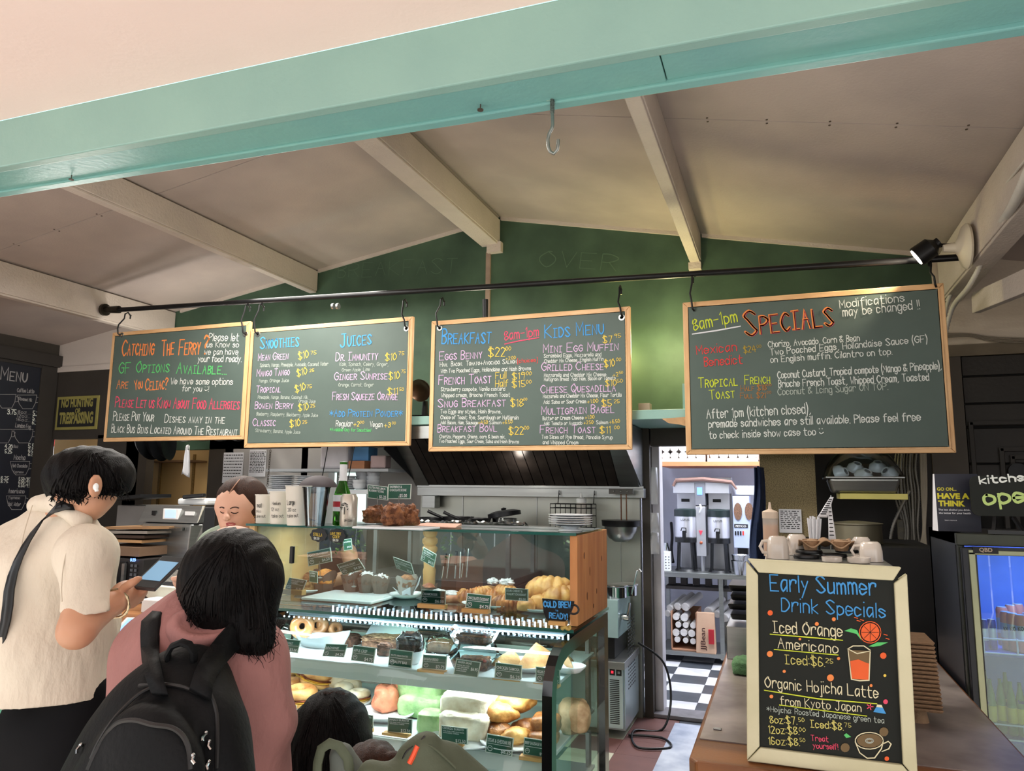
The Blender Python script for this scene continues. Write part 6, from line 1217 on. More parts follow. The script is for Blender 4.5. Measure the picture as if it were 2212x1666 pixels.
q0=Q(300,1290,3.95);k=Bx((-5.0,3.9,0),(q0.x+.9,4.9,q0.z-.02));kc=T(k,'prep_counter',P('prep_dark',(70,66,62),.5,var=.1),'dark back prep counter carrying the microwave and oven','counter',bevel=.006)
a=Q(225,1180,4.02);b=Q(300,1204,4.02);k=Bx((a.x-.1,4.02,b.z+.003),(b.x,4.35,a.z));T(k,'brown_box',P('pizza_box',(120,96,76),.7),'brown carton lying on top of the microwave','box')
for i in range(4):
 z=Q(260,1172-i*9,4.05).z;k=MB();a=Q(208+i*5,1168,4.05)
 k.hexa([(a.x,4.05,z),(a.x+.42,4.05,z+.004*i),(a.x+.42,4.4,z),(a.x,4.4,z),(a.x,4.05,z+.018),(a.x+.42,4.05,z+.02+.004*i),(a.x+.42,4.4,z+.018),(a.x,4.4,z+.018)]);T(k,'carton_lid',(P('kraft_tan',(176,138,96),.7),P('tray_dark_brown',(60,44,34),.6),P('tray_grey',(140,134,126),.5),P('kraft_tan2',(150,116,82),.7))[i],('lowest','second','third','topmost')[i]+' flat carton of the pile above the microwave','carton','flat cartons above the microwave')
k=Bx((Q(318,1262,4.1).x,4.05,Q(318,1262,4.1).z),(Q(345,1240,4.1).x,4.3,Q(318,1236,4.1).z));T(k,'paper_bundle',P('printed_paper',(190,186,180),.6,var=.3,scale=60),'bundle of printed paper slips beside the microwave','papers')
TY=7.62;a=Q(1420,1232,TY);b=Q(1600,1240,TY);tb=thing('work_table','steel work table with two lower shelves seen through the doorway','table',(a.x,TY,0));tz=.86
k=Bx((a.x,TY,tz-.05),(.15,TY+.62,tz));k.build('table_top',m_steel,tb,bevel=.004)
for px in(1426,1558):
 q=Q(px,1300,TY+.02)
 for yy in(TY+.02,TY+.56):k=Bx((q.x-.02,yy,.05),(q.x+.02,yy+.04,tz-.05));k.build('leg',m_steel,tb)
z1=Q(1480,1408,TY).z;k=Bx((a.x,TY,z1-.04),(.15,TY+.6,z1));k.build('lower_shelf',m_steel,tb,bevel=.003)
k=MB();q=Q(1433,1412,TY);k.cyl((q.x-.02,TY+.05,.035),(q.x+.02,TY+.05,.035),.035,.035,14);k.build('castor',m_black,tb)
k=MB();c=Q(1450,1250,TY+.3)
for i in range(5):k.box((c.x+i*.12,TY+.1,tz-.13),(c.x+i*.12+.06,TY+.2,tz-.05))
k.box((c.x-.02,TY+.05,tz-.17),(c.x+.66,TY+.3,tz-.14));T(k,'cup_rail',P('dark_rail',(44,38,36),.6),'dark rail of pots under the table top','rack',kind=None)
bx0=Q(1450,1393,TY+.03);bx1=Q(1504,1325,TY+.03)
cb_=thing('cup_carton','open cardboard carton of wrapped paper cups on the lower shelf','carton',(bx0.x,TY+.05,z1));k=MB()
k.box((bx0.x,TY+.04,z1+.001),(bx1.x,TY+.5,z1+.012));k.box((bx0.x,TY+.04,z1),(bx0.x+.008,TY+.5,bx1.z));k.box((bx1.x-.008,TY+.04,z1),(bx1.x,TY+.5,bx1.z));k.box((bx0.x,TY+.5,z1),(bx1.x,TY+.51,bx1.z));k.build('carton_wall',P('carton_pinkish',(190,140,110),.7),cb_)
m_cupw=P('cup_white_wrap',(222,218,214),.35,var=.08,scale=40)
cups_l=0
def csl(px,py,r,y,lb,dx=0,ln=.3,grp='wrapped sleeves of paper cups',dz=0.):
 c=Q(px,py,y);s=mpp(px,py,y);k=MB();d=Vector((dx,1,dz)).normalized();u,w=frame_for(d);R=r*s
 k.tube([c+d*.02,c+d*.0,c+d*.003,c+d*.05,c+d*ln],[R*.82,R*.86,R,R*.97,R*.88],18);T(k,'cup_sleeve',m_cupw,lb,'cups',grp,smooth=True,ang=40)
rows=[(1460,1333,8),(1478,1335,9),(1465,1350,7),(1481,1351,7),(1497,1352,7),(1460,1367,8.5),(1477,1367,8.5),(1494,1369,8.5),(1463,1382,7),(1481,1384,6.5),(1497,1386,7)]
nm_=['top left','top right','second row left','second row middle','second row right','third row left','third row middle','third row right','bottom left','bottom middle','bottom right']
for(px,py,r),n_ in zip(rows,nm_):csl(px,py,r*.92,TY+.06,n_+' cup sleeve in the carton',grp='cup sleeves in the carton')
for px,py,r,l in((1446,1314,7,'left loose sleeve on the carton'),(1463,1311,8,'second loose sleeve on the carton'),(1480,1312,9,'third loose sleeve on the carton'),(1530,1322,10,'front sleeve behind the coffee bag'),(1548,1328,8,'tilted sleeve right of the coffee bag'),(1565,1336,9,'lowest sleeve right of the coffee bag'),(1441,1326,7,'sleeve against the left table leg')):csl(px,py,r,TY+.12,'wrapped cup '+l,.35,.35,dz=.25)
a=Q(1504,1400,TY-.0);b=Q(1545,1325,TY);cbag=thing('coffee_bag','kraft coffee bag with dark lettering and a red label','bag',(a.x,TY,z1));x0,x1=a.x,b.x;zt_=b.z
k=MB();k.hexa([(x0,TY-.03,z1),(x1,TY-.03,z1),(x1,TY+.1,z1),(x0,TY+.1,z1),(x0+.01,TY+.02,zt_),(x1-.01,TY+.02,zt_),(x1-.01,TY+.04,zt_),(x0+.01,TY+.04,zt_)]);k.build('bag_body',P('kraft_bag',(196,160,132),.6,var=.08,scale=8,bump=.2,bscale=12),cbag,bevel=.008)
k=MB();k.box((x0+(x1-x0)*.65,TY-.038,z1+(zt_-z1)*.25),(x0+(x1-x0)*.92,TY-.012,z1+(zt_-z1)*.6));k.build('red_label',P('label_red',(176,34,44),.5),cbag)
k=MB();typeset(k,'JJBean',Vector((x0+(x1-x0)*.48,TY-.033,z1+(zt_-z1)*.08)),Vector((0,.02,1)).normalized(),Vector((-1,0,0)),Vector((0,-1,0)),(zt_-z1)*.55,(x1-x0)*.24,.02);k.build('print',P('maroon_print',(70,34,28),.6),cbag,fix=False)
a=Q(1424,998,7.75);b=Q(1645,1008,7.75);k=Bx((a.x,7.75,a.z-.045),(b.x+.1,8.5,a.z));T(k,'storeroom_shelf',P('orange_wood',(196,118,78),.5,var=.15,scale=6),'orange-brown wooden shelf near the top of the doorway','shelf',bevel=.003);uz=a.z+.001
for i,(pa_,pb2)in enumerate(((1424,1524),(1527,1638))):
 a=Q(pa_,960,7.76);b=Q(pb2,997,7.76);cr=thing('cup_crate',('left','right')[i]+' shallow wooden crate of cup sleeves on the storeroom shelf','crate',(a.x,7.76,uz),'crates of cups')
 k=MB();k.box((a.x,7.76,uz),(b.x,8.3,uz+.02));k.box((a.x,7.76,uz),(a.x+.015,8.3,uz+.26));k.box((b.x-.015,7.76,uz),(b.x,8.3,uz+.26));k.box((a.x,8.3,uz),(b.x,8.32,uz+.26));k.box((a.x,7.755,uz),(b.x,7.765,uz+.035));k.build('crate_wall',P('crate_pink',(206,176,158),.6),cr)
 w=(b.x-a.x-.03)/5
 for r_ in range(2):
  for j in range(5):
   c=Vector((a.x+.02+w*(j+.5),7.79,uz+.02+w*(.5+r_*.92)));k=MB();k.tube([c,c+Vector((0,.4,0))],w*.47,16);T(k,'cup_sleeve',m_cupw,'%s row cup sleeve %s in the %s crate'%(('lower','upper')[r_],('at the left end','second from left','in the middle','second from right','at the right end')[j],('left','right')[i]),'cups','cup sleeves in the crates',smooth=True,ang=40)
y=7.8;a=Q(1455,1048,y);b=Q(1580,1230,y)
br=thing('twin_brewer','stainless twin coffee brewer with a blue screen, in the storeroom','coffee machine',(a.x,y,tz))
def X(px):return Q(px,1100,y).x
def Z(py,px=1500):return Q(px,py,y).z
m_br=P('brewer_steel',(196,196,202),.3,metal=.7,var=.06)
k=Bx((X(1460),y+.3,Z(1030)),(X(1578),y+.45,Z(1060)));k.box((X(1460),y+.32,tz),(X(1578),y+.42,Z(1060)));k.build('back_panel',m_br,br,bevel=.004)
for i,(l,r)in enumerate(((1455,1502),(1524,1576))):
 k=Bx((X(l),y,Z(1066)),(X(r),y+.4,Z(1042)));k.build('brew_head',m_br,br,bevel=.005)
 k=Bx((X(l+5),y+.12,Z(1100)),(X(r-1),y+.2,Z(1066)));k.build('neck',m_br,br);k=Bx((X(l+14),y+.115,Z(1085)),(X(l+32),y+.121,Z(1078)));k.build('badge',m_black,br)
k=Bx((X(1502),y-.01,Z(1092)),(X(1524),y+.3,Z(1043)));k.build('centre_panel',P('brewer_grey',(110,110,116),.4),br,bevel=.004)
k=Bx((X(1507),y-.014,Z(1069)),(X(1518),y-.008,Z(1053)));k.build('blue_screen',P('brewer_screen',(90,140,250),.3,emit=2.5),br)
k=Bx((X(1503),y-.02,Z(1201)),(X(1524),y+.16,Z(1094)));k.build('tower',m_br,br,bevel=.006)
k=MB();k.tube([(X(1513),y-.03,Z(1090)),(X(1516),y-.05,Z(1098)),(X(1512),y-.035,Z(1107))],.01,8);k.build('tap_lever',m_wht,br,smooth=True)
k=MB();k.prism([(-.02,.02),(.02,.02),(.0,-.03)],(X(1513),y-.021,Z(1150)),(1,0,0),(0,0,1),(0,-1,0),.006);k.build('hot_tap',P('tap_red',(206,60,80),.4),br);k=MB();k.sph((X(1513),y-.02,Z(1172)),.016,10,8);k.build('amber_light',P('amber',(160,80,50),.4),br)
k=MB();k.cyl((X(1514),y+.05,tz),(X(1514),y+.05,Z(1201)),.022,.03,12);k.build('stand',m_br,br,smooth=True)
for i,cx_ in enumerate((1480,1551)):
 c=Vector((X(cx_),y+.02,0));R=(X(cx_+24)-X(cx_-24))/2;t=thing('coffee_dispenser',('left','right')[i]+' steel thermal coffee dispenser on black legs under the brewer','dispenser',(c.x,c.y,tz),'thermal dispensers under the brewer')
 k=MB();k.lathe([(R,Z(1162)),(R,Z(1114)),(R*.98,Z(1112))],(c.x,c.y,0),28);k.build('steel_body',m_br,t,smooth=True)
 k=MB();k.lathe([(0,Z(1116)),(R*1.03,Z(1116)),(R*1.03,Z(1102)),(R*.9,Z(1100)),(0,Z(1099))],(c.x,c.y,0),28);k.build('lid',P('dark_green_black',(24,36,36),.35),t,smooth=True,ang=40)
 k=MB();k.lathe([(0,Z(1172)),(R*1.0,Z(1172)),(R,Z(1160)),(0,Z(1160))],(c.x,c.y,0),28);k.build('collar',m_blackp,t,smooth=True,ang=40)
 for a_ in(.6,2.54,3.9,5.5):k=MB();k.bar((c.x+R*.95*math.cos(a_),c.y+R*.8*math.sin(a_),tz),(c.x+R*.8*math.cos(a_),c.y+R*.7*math.sin(a_),Z(1168)),.03,.02);k.build('leg',m_blackp,t)
 k=MB();k.lathe([(0,0),(R*1.05,0),(R*.95,.02),(0,.03)],(c.x,c.y,tz),24);k.build('base_tray',m_blackp,t,smooth=True)
 k=MB();k.bar((c.x,c.y-R-.03,Z(1162)),(c.x,c.y-R-.03,Z(1146)),.035,.03);k.tube([(c.x-.03,c.y-R-.04,Z(1146)),(c.x-.02,c.y-R-.05,Z(1140)),(c.x+.02,c.y-R-.05,Z(1140)),(c.x+.02,c.y-R-.04,Z(1150))],.006,6);k.build('tap',m_blackp,t)
 pl=Plane((0,c.y-R-.002,0),(1,0,0),(0,0,1),(0,-1,0));write(pl,'LUXUS',(cx_-9,1125+i*3),(cx_+9,1125+i*3),4,m_blacki,t,w=.1,jit=0)
k=MB();a=Q(1460,1042,y-.02);b=Q(1580,1044,y-.02);k.tube([a+Vector((-.03,0,-.04)),a+Vector((0,0,.02)),(a+b)/2+Vector((0,0,.035)),b+Vector((0,0,.01)),b+Vector((.05,0,-.06))],[.015,.02,.022,.02,.01],8);T(k,'brown_cloth',P('brown_cloth',(120,92,84),.8),'brown cloth draped over the top of the twin brewer','cloth',smooth=True)
a=Q(1582,1072,y);b=Q(1622,1185,y);t=thing('coffee_grinder','grey coffee grinder with two bean windows beside the brewer','grinder',(a.x,y,tz));k=Bx((a.x,y,b.z),(b.x,y+.35,a.z));k.build('body',P('grinder_grey',(172,182,206),.4),t,bevel=.005);k=Bx((a.x+.03,y+.05,tz),(b.x-.03,y+.3,b.z));k.build('foot',m_black,t)
for px in(1594,1618):
 c=Q(px,1105,y-.004);k=MB();k.prism([(.04*math.cos(q)*1.0,.085*math.sin(q))for q in np.linspace(0,2*PI,17)[:-1]],c,(1,0,0),(0,0,1),(0,-1,0),.006);k.build('bean_window',P('beans_brown',(116,84,64),.6,var=.5,scale=150),t)
c=Q(1586,1140,y-.003);k=Bx((c.x,y-.005,c.z),(b.x-.02,y,c.z+.035));k.build('maker_plate',m_blacki,t);k=MB();typeset(k,'FETCO',Vector((c.x+.015,y-.005,c.z+.007)),Vector((1,0,0)),Vector((0,0,1)),Vector((0,-1,0)),.1,.018,.02);k.build('print',m_paper,t,fix=False)
for i in range(4):c=Q(1589+i*5.5,1152,y-.004);k=Bx((c.x-.007,y-.006,c.z-.02),(c.x+.007,y,c.z+.02));k.build('switch',m_blackp if i!=3 else P('switch_red',(214,60,50),.4),t)
c=Q(1605,1060,y);t=thing('filter_stack','fanned stack of white paper coffee filters on the grinder','filters',c)
for i in range(6):k=MB();q=c+Vector((-.06+i*.03,.1,-.04));k.lathe([(.02,0),(.055,.09)],tuple(q),16,None);k.build('filter',m_paper,t)
for i,(px,py)in enumerate(((1600,1200),(1600,1192))):q=Q(px,py+30*(1-i),y-.12);k=MB();k.lathe([(0,0),(.07,0),(.085,.12),(.09,.13),(.08,.12),(.065,.01),(0,.01)],(q.x,q.y,tz+.001+i*.055),22);T(k,'steel_container',m_steel2,('lower','upper')[i]+' nested steel container beside the right dispenser','container','nested steel containers',smooth=True,ang=40)
a=Q(1428,1222,TY+.08);b=Q(1448,1192,TY+.08);t=thing('perforated_caddy','white perforated utensil holder at the left end of the steel table','holder',(a.x,TY+.05,tz));k=Bx((a.x,TY+.04,tz+.001),(b.x,TY+.14,b.z));k.build('holder',m_wht,t,bevel=.004);k=MB()
for i in range(3):
 for j in range(5):k.cyl((a.x+.025+i*.03,TY+.039,tz+.03+j*.028),(a.x+.025+i*.03,TY+.0385,tz+.03+j*.028),.006,.006,8)
k.build('holes',m_blackp,t,kind='stuff')
q=Q(1439,1190,TY+.2);k=MB();k.lathe([(0,0),(.04,0),(.04,.2),(.025,.24),(.02,.27),(0,.27)],(q.x,TY+.2,tz),18);T(k,'steel_flask',m_steel2,'polished steel flask behind the perforated holder','flask',smooth=True,ang=50)
conduit([Q(1450,1130,8.4),Q(1452,1160,8.2),Q(1450,1190,8.0),Q(1454,1215,7.9)],.016,'black power cord plugged in left of the brewer',m=m_blackp,ribbed=False,grp=None,name='power_cord')
k=Bx((Q(1406,1000,5.84).x,5.84,0),(Q(1424,1000,5.84).x,6.0,2.0));T(k,'door_casing',P('casing_white',(196,192,196),.5,var=.12,scale=8),'worn white casing on the left of the doorway','door frame',bevel=.004)
for i,(y0,y1,x1_)in enumerate(((1010,1090,1421),(1108,1160,1424),(1150,1198,1424))):
 a=Q(1406,y0,5.72);b=Q(x1_,y1,5.72);k=MB()
 k.grid(lambda u,v:(a.x+(b.x-a.x)*u,5.715-.02*math.sin(u*3+v*3),a.z+(b.z-a.z)*v),5,6);T(k,'pinned_notice',m_paper,('top','middle','bottom')[i]+' curled paper notice pinned on the left door casing','paper','curled notices on the door casing',smooth=True,solid=.001)
k=MB();a=Q(1638,1010,5.15);s=mpp(1620,1150,5.15)
def apr(u,v):
 w=(8+26*v)*s;x=a.x-w+u*(w+.03)+.008*math.sin(v*9);return(x,5.12+.04*math.sin(u*8+v*2)+.03*u,a.z-v*320*s)
k.cyl((a.x,5.12,a.z),(a.x,5.255,a.z),.006,.006,8);k.grid(apr,12,24);T(k,'navy_apron',P('navy_denim',(28,44,78),.8,var=.25,scale=30),'navy apron hanging at the right of the doorway','apron',smooth=True,ang=80,solid=.006)
a=Q(1640,985,5.25);b=Q(1775,1260,5.25);lw=MB();lw.box((a.x,5.25,0),(Q(1760,1000,5.25).x,5.32,2.3));st(lw,'partition_board',P('speckled_board',(156,140,102),.7,scale=160,col2=(110,96,66),detail=3),wall_back,label='speckled tan particle board partition')
lw=MB();lw.box((-.12,YW+.01,0),(1.02,YW+.06,2.05));st(lw,'dark_wall_panel',P('near_black_wall',(40,38,38),.7,var=.2),wall_back)
sheet(1682,1100,1733,1152,5.24,'grimy printed notice on the speckled board',10,None,9)
y=5.0;a=Q(1815,1066,y);b=Q(1950,1080,y);k=Bx((a.x,y,b.z),(b.x+.03,y+.35,a.z));T(k,'tray_shelf',P('lime_wood',(206,196,110),.5,var=.1),'yellow-green wooden shelf end carrying the tray of bowls','shelf',bevel=.003)
TZ_=a.z+.002;a=Q(1790,1058,y);b=Q(1948,1030,y);tr=thing('steel_tray','deep steel catering tray of white bowls on the wall shelf','tray',(a.x,y,TZ_));zt_=Q(1870,1034,y).z
k=MB();x0,x1=a.x,b.x
R4=lambda i,z,yo=0:[(x0+i,y-.02+i+yo,z),(x1-i,y-.02+i+yo,z),(x1-i,y+.38-i,z),(x0+i,y+.38-i,z)]
k.hexa(R4(.03,TZ_)+R4(.005,zt_));k.build('tray_body',m_steel,tr,bevel=.015)
k=MB();k.hexa(R4(-.015,zt_)+R4(-.015,zt_+.012));k.build('tray_lip',m_steel,tr,bevel=.004)
for i,(px,py,w,ti,nm2)in enumerate(((1820,1022,44,1.2,'left bowl standing on its side in the tray'),(1870,1025,46,.5,'middle upturned bowl in the tray'),(1918,1022,46,-.9,'right bowl standing on its side in the tray'),(1850,1008,40,.3,'rear bowl in the tray'),(1896,1005,40,.0,'top rear bowl in the tray'))):
 yy=y+.12+.1*(i>2);c=Q(px,py,yy);s=mpp(px,py,yy);R=w*s/2;mm=Matrix.Translation(c+Vector((0,0,.0)))@Matrix.Rotation(ti,4,'Y')@Matrix.Rotation(.5,4,'X')
 k=MB();k.lathe([(R,-R*.5),(R*.9,0),(R*.5,R*.35),(R*.48,R*.45),(R*.3,R*.42),(R*.44,R*.28),(R*.84,-.02),(R*.96,-R*.5)],(0,0,0),24,mm);T(k,'cereal_bowl',m_china,nm2,'bowl','bowls heaped in the steel tray',smooth=True,ang=60)
k=MB();c0=Q(1870,1030,y+.15)
def flm(u,v):
 x=x0-.02+(x1-x0+.04)*u;h=(.20*math.sin(PI*u)**.5)*math.sin(PI*min(1,v*1.0))**.5;return(x,y-.03+.4*v,zt_+.01+h*(1+.12*nz((u*4,v*4,0),1.5,2)))
k.grid(flm,22,12);T(k,'cling_film',m_film,'crinkled cling film stretched over the bowls in the steel tray','film',smooth=True)
k=MB();q=Q(1852,1172,5.0);
q=Q(1852,1175,4.6);s=mpp(1852,1175,4.6);pz=q.z;k.lathe([(0,0),(52*s,0),(55*s,3*s),(55*s,44*s),(58*s,46*s),(58*s,49*s),(20*s,53*s),(0,54*s)],(q.x,4.6,pz),34);T(k,'stock_pot',P('dull_pot',(136,130,110),.35,metal=.6,var=.1),'wide dull steel pot with a lid behind the mugs','pot',smooth=True,ang=40)
k=Bx((Q(1735,1100,4.4).x,4.4,0),(.75,5.2,pz-.002));T(k,'back_cabinet',P('cab_dark',(20,20,22),.6),'dark back cabinet under the wide steel pot','cabinet')
m_cable=P('armoured_cable',(128,124,116),.4,metal=.5,var=.2);m_cab2=P('cream_cable',(176,166,146),.5,var=.1)
for i in range(8):
 px=1934+i*6.2;yy=5.6-.03*(i%3);sw=(i-3.5)*1.0
 conduit([Q(px+6,955,yy),Q(px,1010,yy),Q(px+4+sw,1070,yy),Q(px+12-sw*2,1150,yy),Q(px+10+sw*3,1230,yy),Q(px+16,1330,yy),Q(px+14,1420,yy)],.011,'armoured cable %s of the bundle hanging right of the tray'%('first','second','third','fourth','fifth','sixth','seventh','last')[i],m=m_cable,grp='armoured cables bundled by the right post')
for i in range(4):
 px=1988+i*3.4;conduit([Q(px,955,5.55),Q(px+3,1060,5.55),Q(px+6-i*2,1150,5.55),Q(px-8+i*5,1215,5.55),Q(px+8,1300,5.55),Q(px+14,1440,5.55)],.007,'smooth cream cable %s beside the armoured bundle'%('first','second','third','fourth')[i],m=m_cab2,ribbed=False,grp='cream cables beside the armoured bundle')
conduit([Q(1966,1060,5.4),Q(1945,1100,5.4),Q(1926,1150,5.4),Q(1922,1230,5.4),Q(1930,1290,5.4)],.012,'single armoured cable swinging left to the wall socket',m=m_cable,grp=None)
a=Q(1937,1122,5.6);b=Q(1960,1166,5.6);t=thing('wall_socket','grimy double wall socket among the cables','socket',b);k=Bx((a.x,5.58,b.z),(b.x,5.62,a.z));k.build('face_plate',P('dirty_plate',(104,98,82),.6,var=.2),t,bevel=.005)
for dz in(.25,.75):k=MB();c=Vector(((a.x+b.x)/2,5.58,b.z+(a.z-b.z)*dz));k.cyl(c,c-Vector((0,.006,0)),.022,.022,16);k.build('outlet',P('outlet_grey',(86,82,72),.5),t)
# ================================================================ right-hand counter, drink specials board, espresso machine, drinks fridge
CZ=.95;cl=-.262
ct=thing('service_counter','wooden counter with a worn steel inset and teal front at the right','counter',(.2,2.4,0))
k=MB();k.prism([(cl+.02,2.10),(.59,2.10),(.59,4.3),(cl,4.3),(cl,2.13)],(0,0,CZ-.045),(1,0,0),(0,1,0),(0,0,1),.045);k.build('counter_top',m_counter,ct,bevel=.006)
k=Bx((cl+.012,2.28,CZ),(.58,4.28,CZ+.003));k.build('steel_inset',P('worn_steel_inset',(168,156,150),.35,metal=.3,scale=5,col2=(120,108,104),detail=9),ct)
k=Bx((-.16,2.16,.02),(.58,4.2,CZ-.046));k.build('teal_front',m_counterteal,ct)
q=QZ(1550,1579,CZ);k=Bx((q.x-.012,q.y-.006,CZ+.003),(q.x+.012,q.y+.006,CZ+.008));k.build('latch_plate',m_steel,ct,bevel=.002)
p=QZ(1600,1455,CZ+.004);single(blob(p+Vector((.02,.03,0)),(.05,.075,.03),P('green_scourer',(98,140,96),.9,var=.3,scale=90,bump=.6,bscale=200),'green_cloth',None,.2,8,3,ex=.5,flat=.2),'folded green cloth on the steel inset beside the specials board','cloth')
YE=2.15;es=thing('easel_board','cream-framed early summer drink specials chalkboard standing on the right counter','chalkboard',(.09,YE,CZ))
m_crf=P('cream_frame',(204,198,166),.55,scale=5,col2=(190,184,150),bump=.12,bscale=30)
A=Q(1612,1207,YE);B_=Q(1957,1226,YE);L=Q(1614,1638,YE);Z0=CZ+.004
def EP(u,v):
 top=A.lerp(B_,u);bot=Vector((L.x+(.283-L.x)*u,YE,Z0));return top.lerp(bot,v)
def rail(c4,t=.03):
 k=MB();f=[EP(*c)for c in c4];k.add([p+Vector((0,-t/2,0))for p in f]+[p+Vector((0,t/2,0))for p in f],[(0,1,2,3),(7,6,5,4),(0,4,5,1),(1,5,6,2),(2,6,7,3),(3,7,4,0)]);k.build('frame_rail',m_crf,es,bevel=.003)
wu,wv=.083,.072;g=.006
rail([(.01,0),(.97,.0),(1-wu,wv-g),(wu,wv-g)]);rail([(0,1),(wu,1-wv),(1-wu,1-wv),(1,1)]);rail([(0,.012),(wu-.004,wv+g),(wu-.004,1-wv-g),(0,1-.004)]);rail([(1,.03),(1,1-.004),(1-wu+.004,1-wv-g),(1-wu+.004,wv+g)])
k=MB();i0,i1,j0,j1=wu*.62,1-wu*.62,wv*.62,1-wv*.62
f=[EP(i0,j0),EP(i1,j0),EP(i1,j1),EP(i0,j1)];k.add([p+Vector((0,-.004,0))for p in f]+[p+Vector((0,.01,0))for p in f],[(0,1,2,3),(7,6,5,4),(0,4,5,1),(1,5,6,2),(2,6,7,3),(3,7,4,0)]);k.build('slate_panel',m_slate2,es)
k=MB();k.bar((.05,YE+.02,Z0),(.07,YE+.0,Z0+.4),.02,.01)if False else k.box((.08,YE+.02,Z0),(.1,YE+.12,Z0+.02));k.build('easel_foot',m_crf,es)
pe=Plane((0,YE-.005,0),(1,0,0),(0,0,1),(0,-1,0))
m_ch2=P('chalk_cream',(222,214,178),.8);KC['c']=m_ch2;KC['Y']=P('chalk_dull_yellow',(206,196,110),.8)
ox,oy,s_=1580,1180,.29167
lines(pe,es,ox,oy,s_,[('Early Summer',290,330,1070,362,118,'b'),('Drink Specials',372,480,1140,532,98,'b'),('Iced Orange',312,640,820,672,86,'c'),('Americano',345,755,788,795,74,'c'),('Iced:$6.',400,870,690,892,68,'Y'),('25',698,862,750,870,34,'Y'),('Organic Hojicha Latte',252,1045,1085,1125,78,'c'),('from Kyoto Japan',365,1175,960,1228,62,'c'),('*Hojicha: Roasted Japanese green tea',262,1222,1130,1312,40,'d'),('8oz:$7.',288,1310,485,1318,52,'Y'),('50',498,1300,540,1302,30,'Y'),('Iced:$8.',588,1340,828,1362,54,'Y'),('75',838,1338,885,1342,30,'Y'),('12oz:$8.',278,1385,500,1395,54,'Y'),('00',502,1372,548,1375,28,'Y'),('16oz:$8.',278,1468,505,1478,54,'Y'),('50',508,1448,545,1452,28,'Y'),('Treat',592,1440,718,1450,40,'r'),('yourself!',607,1495,790,1507,40,'r')])
def E_(x,y):return(ox+x*s_,oy+y*s_)
def ln(pts,r,m,**k):return stroke(pe,[E_(*p)for p in pts],r*s_,m,es,**k)
def circ(x,y,r,a0=0,a1=2*PI,n=18,ry=None):return[(x+r*math.cos(a),y+(ry or r)*math.sin(a))for a in np.linspace(a0,a1,n)]
for pts in([(288,652),(540,672),(822,697)],[(318,765),(788,806)],[(245,1067),(640,1130),(1075,1167)],[(357,1176),(1000,1258)]):ln(pts,4.5,m_inkyg)
m_pumpkin=P('chalk_pumpkin',(230,98,48),.8);m_brownc=P('chalk_coffee',(112,92,62),.8)
ln(circ(1027,638,80),3,m_pumpkin);ln(circ(1027,638,68,n=24)[:-1],1,m_pumpkin,fill=True,name='drawn_orange')
for a in np.linspace(0,PI,5)[:-1]:ln([(1027-62*math.cos(a),638-62*math.sin(a)),(1027+62*math.cos(a),638+62*math.sin(a))],2,m_slate2,off=.0024)
for pts in([(835,628),(885,608),(930,622),(965,700),(925,650),(870,635)],[(1015,742),(1080,712),(1160,712),(1100,738),(1050,745)],[(832,1398),(850,1385),(886,1412),(850,1420)]):ln(pts,3,m_inkg,fill=True,name='drawn_leaf')
ln([(868,770),(1025,775),(1018,995),(888,985)],1,m_brownc,fill=True,name='drawn_drink');ln([(880,850),(940,838),(990,860),(1020,870),(1015,990),(890,980)],1,m_pumpkin,fill=True,name='drawn_drink',off=.0022)
ln([(862,760),(888,985),(950,996),(1018,992),(1027,770),(980,738),(900,738),(862,760),(930,795),(1027,775)],4,m_ch2,off=.0028)
ln(circ(1022,1440,94,ry=52)[:-1],1,m_brownc,fill=True,name='drawn_coffee');ln(circ(1020,1440,104,ry=62),3.5,m_ch2,off=.0024);ln([(916,1450),(950,1530),(1005,1570),(1060,1568),(1110,1500),(1124,1450)],4,m_ch2);ln([(1120,1465),(1160,1445),(1182,1465),(1165,1500),(1115,1520)],4,m_ch2)
for i,a in enumerate((30,20)):ln(circ(1022,1440,a,ry=a*.6),2,m_inkd if False else m_inkdim,off=.0026)
for x,y,r,m in((287,494,20,m_pumpkin),(632,576,15,m_inko),(758,541,15,m_inko),(507,688,10,m_inko),(285,798,23,m_inko),(793,832,12,m_inko),(391,927,12,m_inko),(733,975,26,m_inko),(1124,811,24,m_pumpkin),(1136,958,11,m_inky),(1034,1032,11,m_inko),(296,1113,14,m_inko),(1150,1573,17,m_pumpkin),(1141,1152,18,m_inkr),(1128,1375,34,m_brownc),(842,1492,34,m_brownc)):
 ln(circ(x,y,r,n=12)[:-1],1,m,fill=True,name='drawn_dot')
for x,y in((921,530),(940,552),(965,546),(1140,655),(1155,685)):ln([(x-10,y-2),(x+12,y+4)],4,m_pumpkin)
ln([(1075,1185),(1118,1190),(1145,1242),(1050,1228)],1,m_inkb,fill=True,name='drawn_mountain');ln([(1078,1172),(1112,1175),(1120,1195),(1072,1190)],1,m_ch2,fill=True,name='drawn_mountain',off=.0022)
for a in np.linspace(0,2*PI,6)[:-1]:ln([(1025,1188),(1025+22*math.cos(a),1188+22*math.sin(a))],5,m_inkr)
em=Q(1680,1207,2.5);EZ=em.z
ma=thing('espresso_machine','dark espresso machine hidden behind the specials board, cups on its top','coffee machine',(.15,2.7,CZ))
k=Bx((-.055,2.42,CZ+.03),(.27,2.98,EZ-.01));k.build('body',P('machine_dark',(40,40,44),.35,metal=.6),ma,bevel=.01)
k=Bx((-.06,2.40,EZ-.01),(.29,3.0,EZ));k.build('cup_tray',m_steel,ma,bevel=.003)
for x in(-.03,.22):
 for y in(2.46,2.92):k=MB();k.cyl((x,y,CZ+.003),(x,y,CZ+.03),.02,.02,12);k.build('foot',m_black,ma)
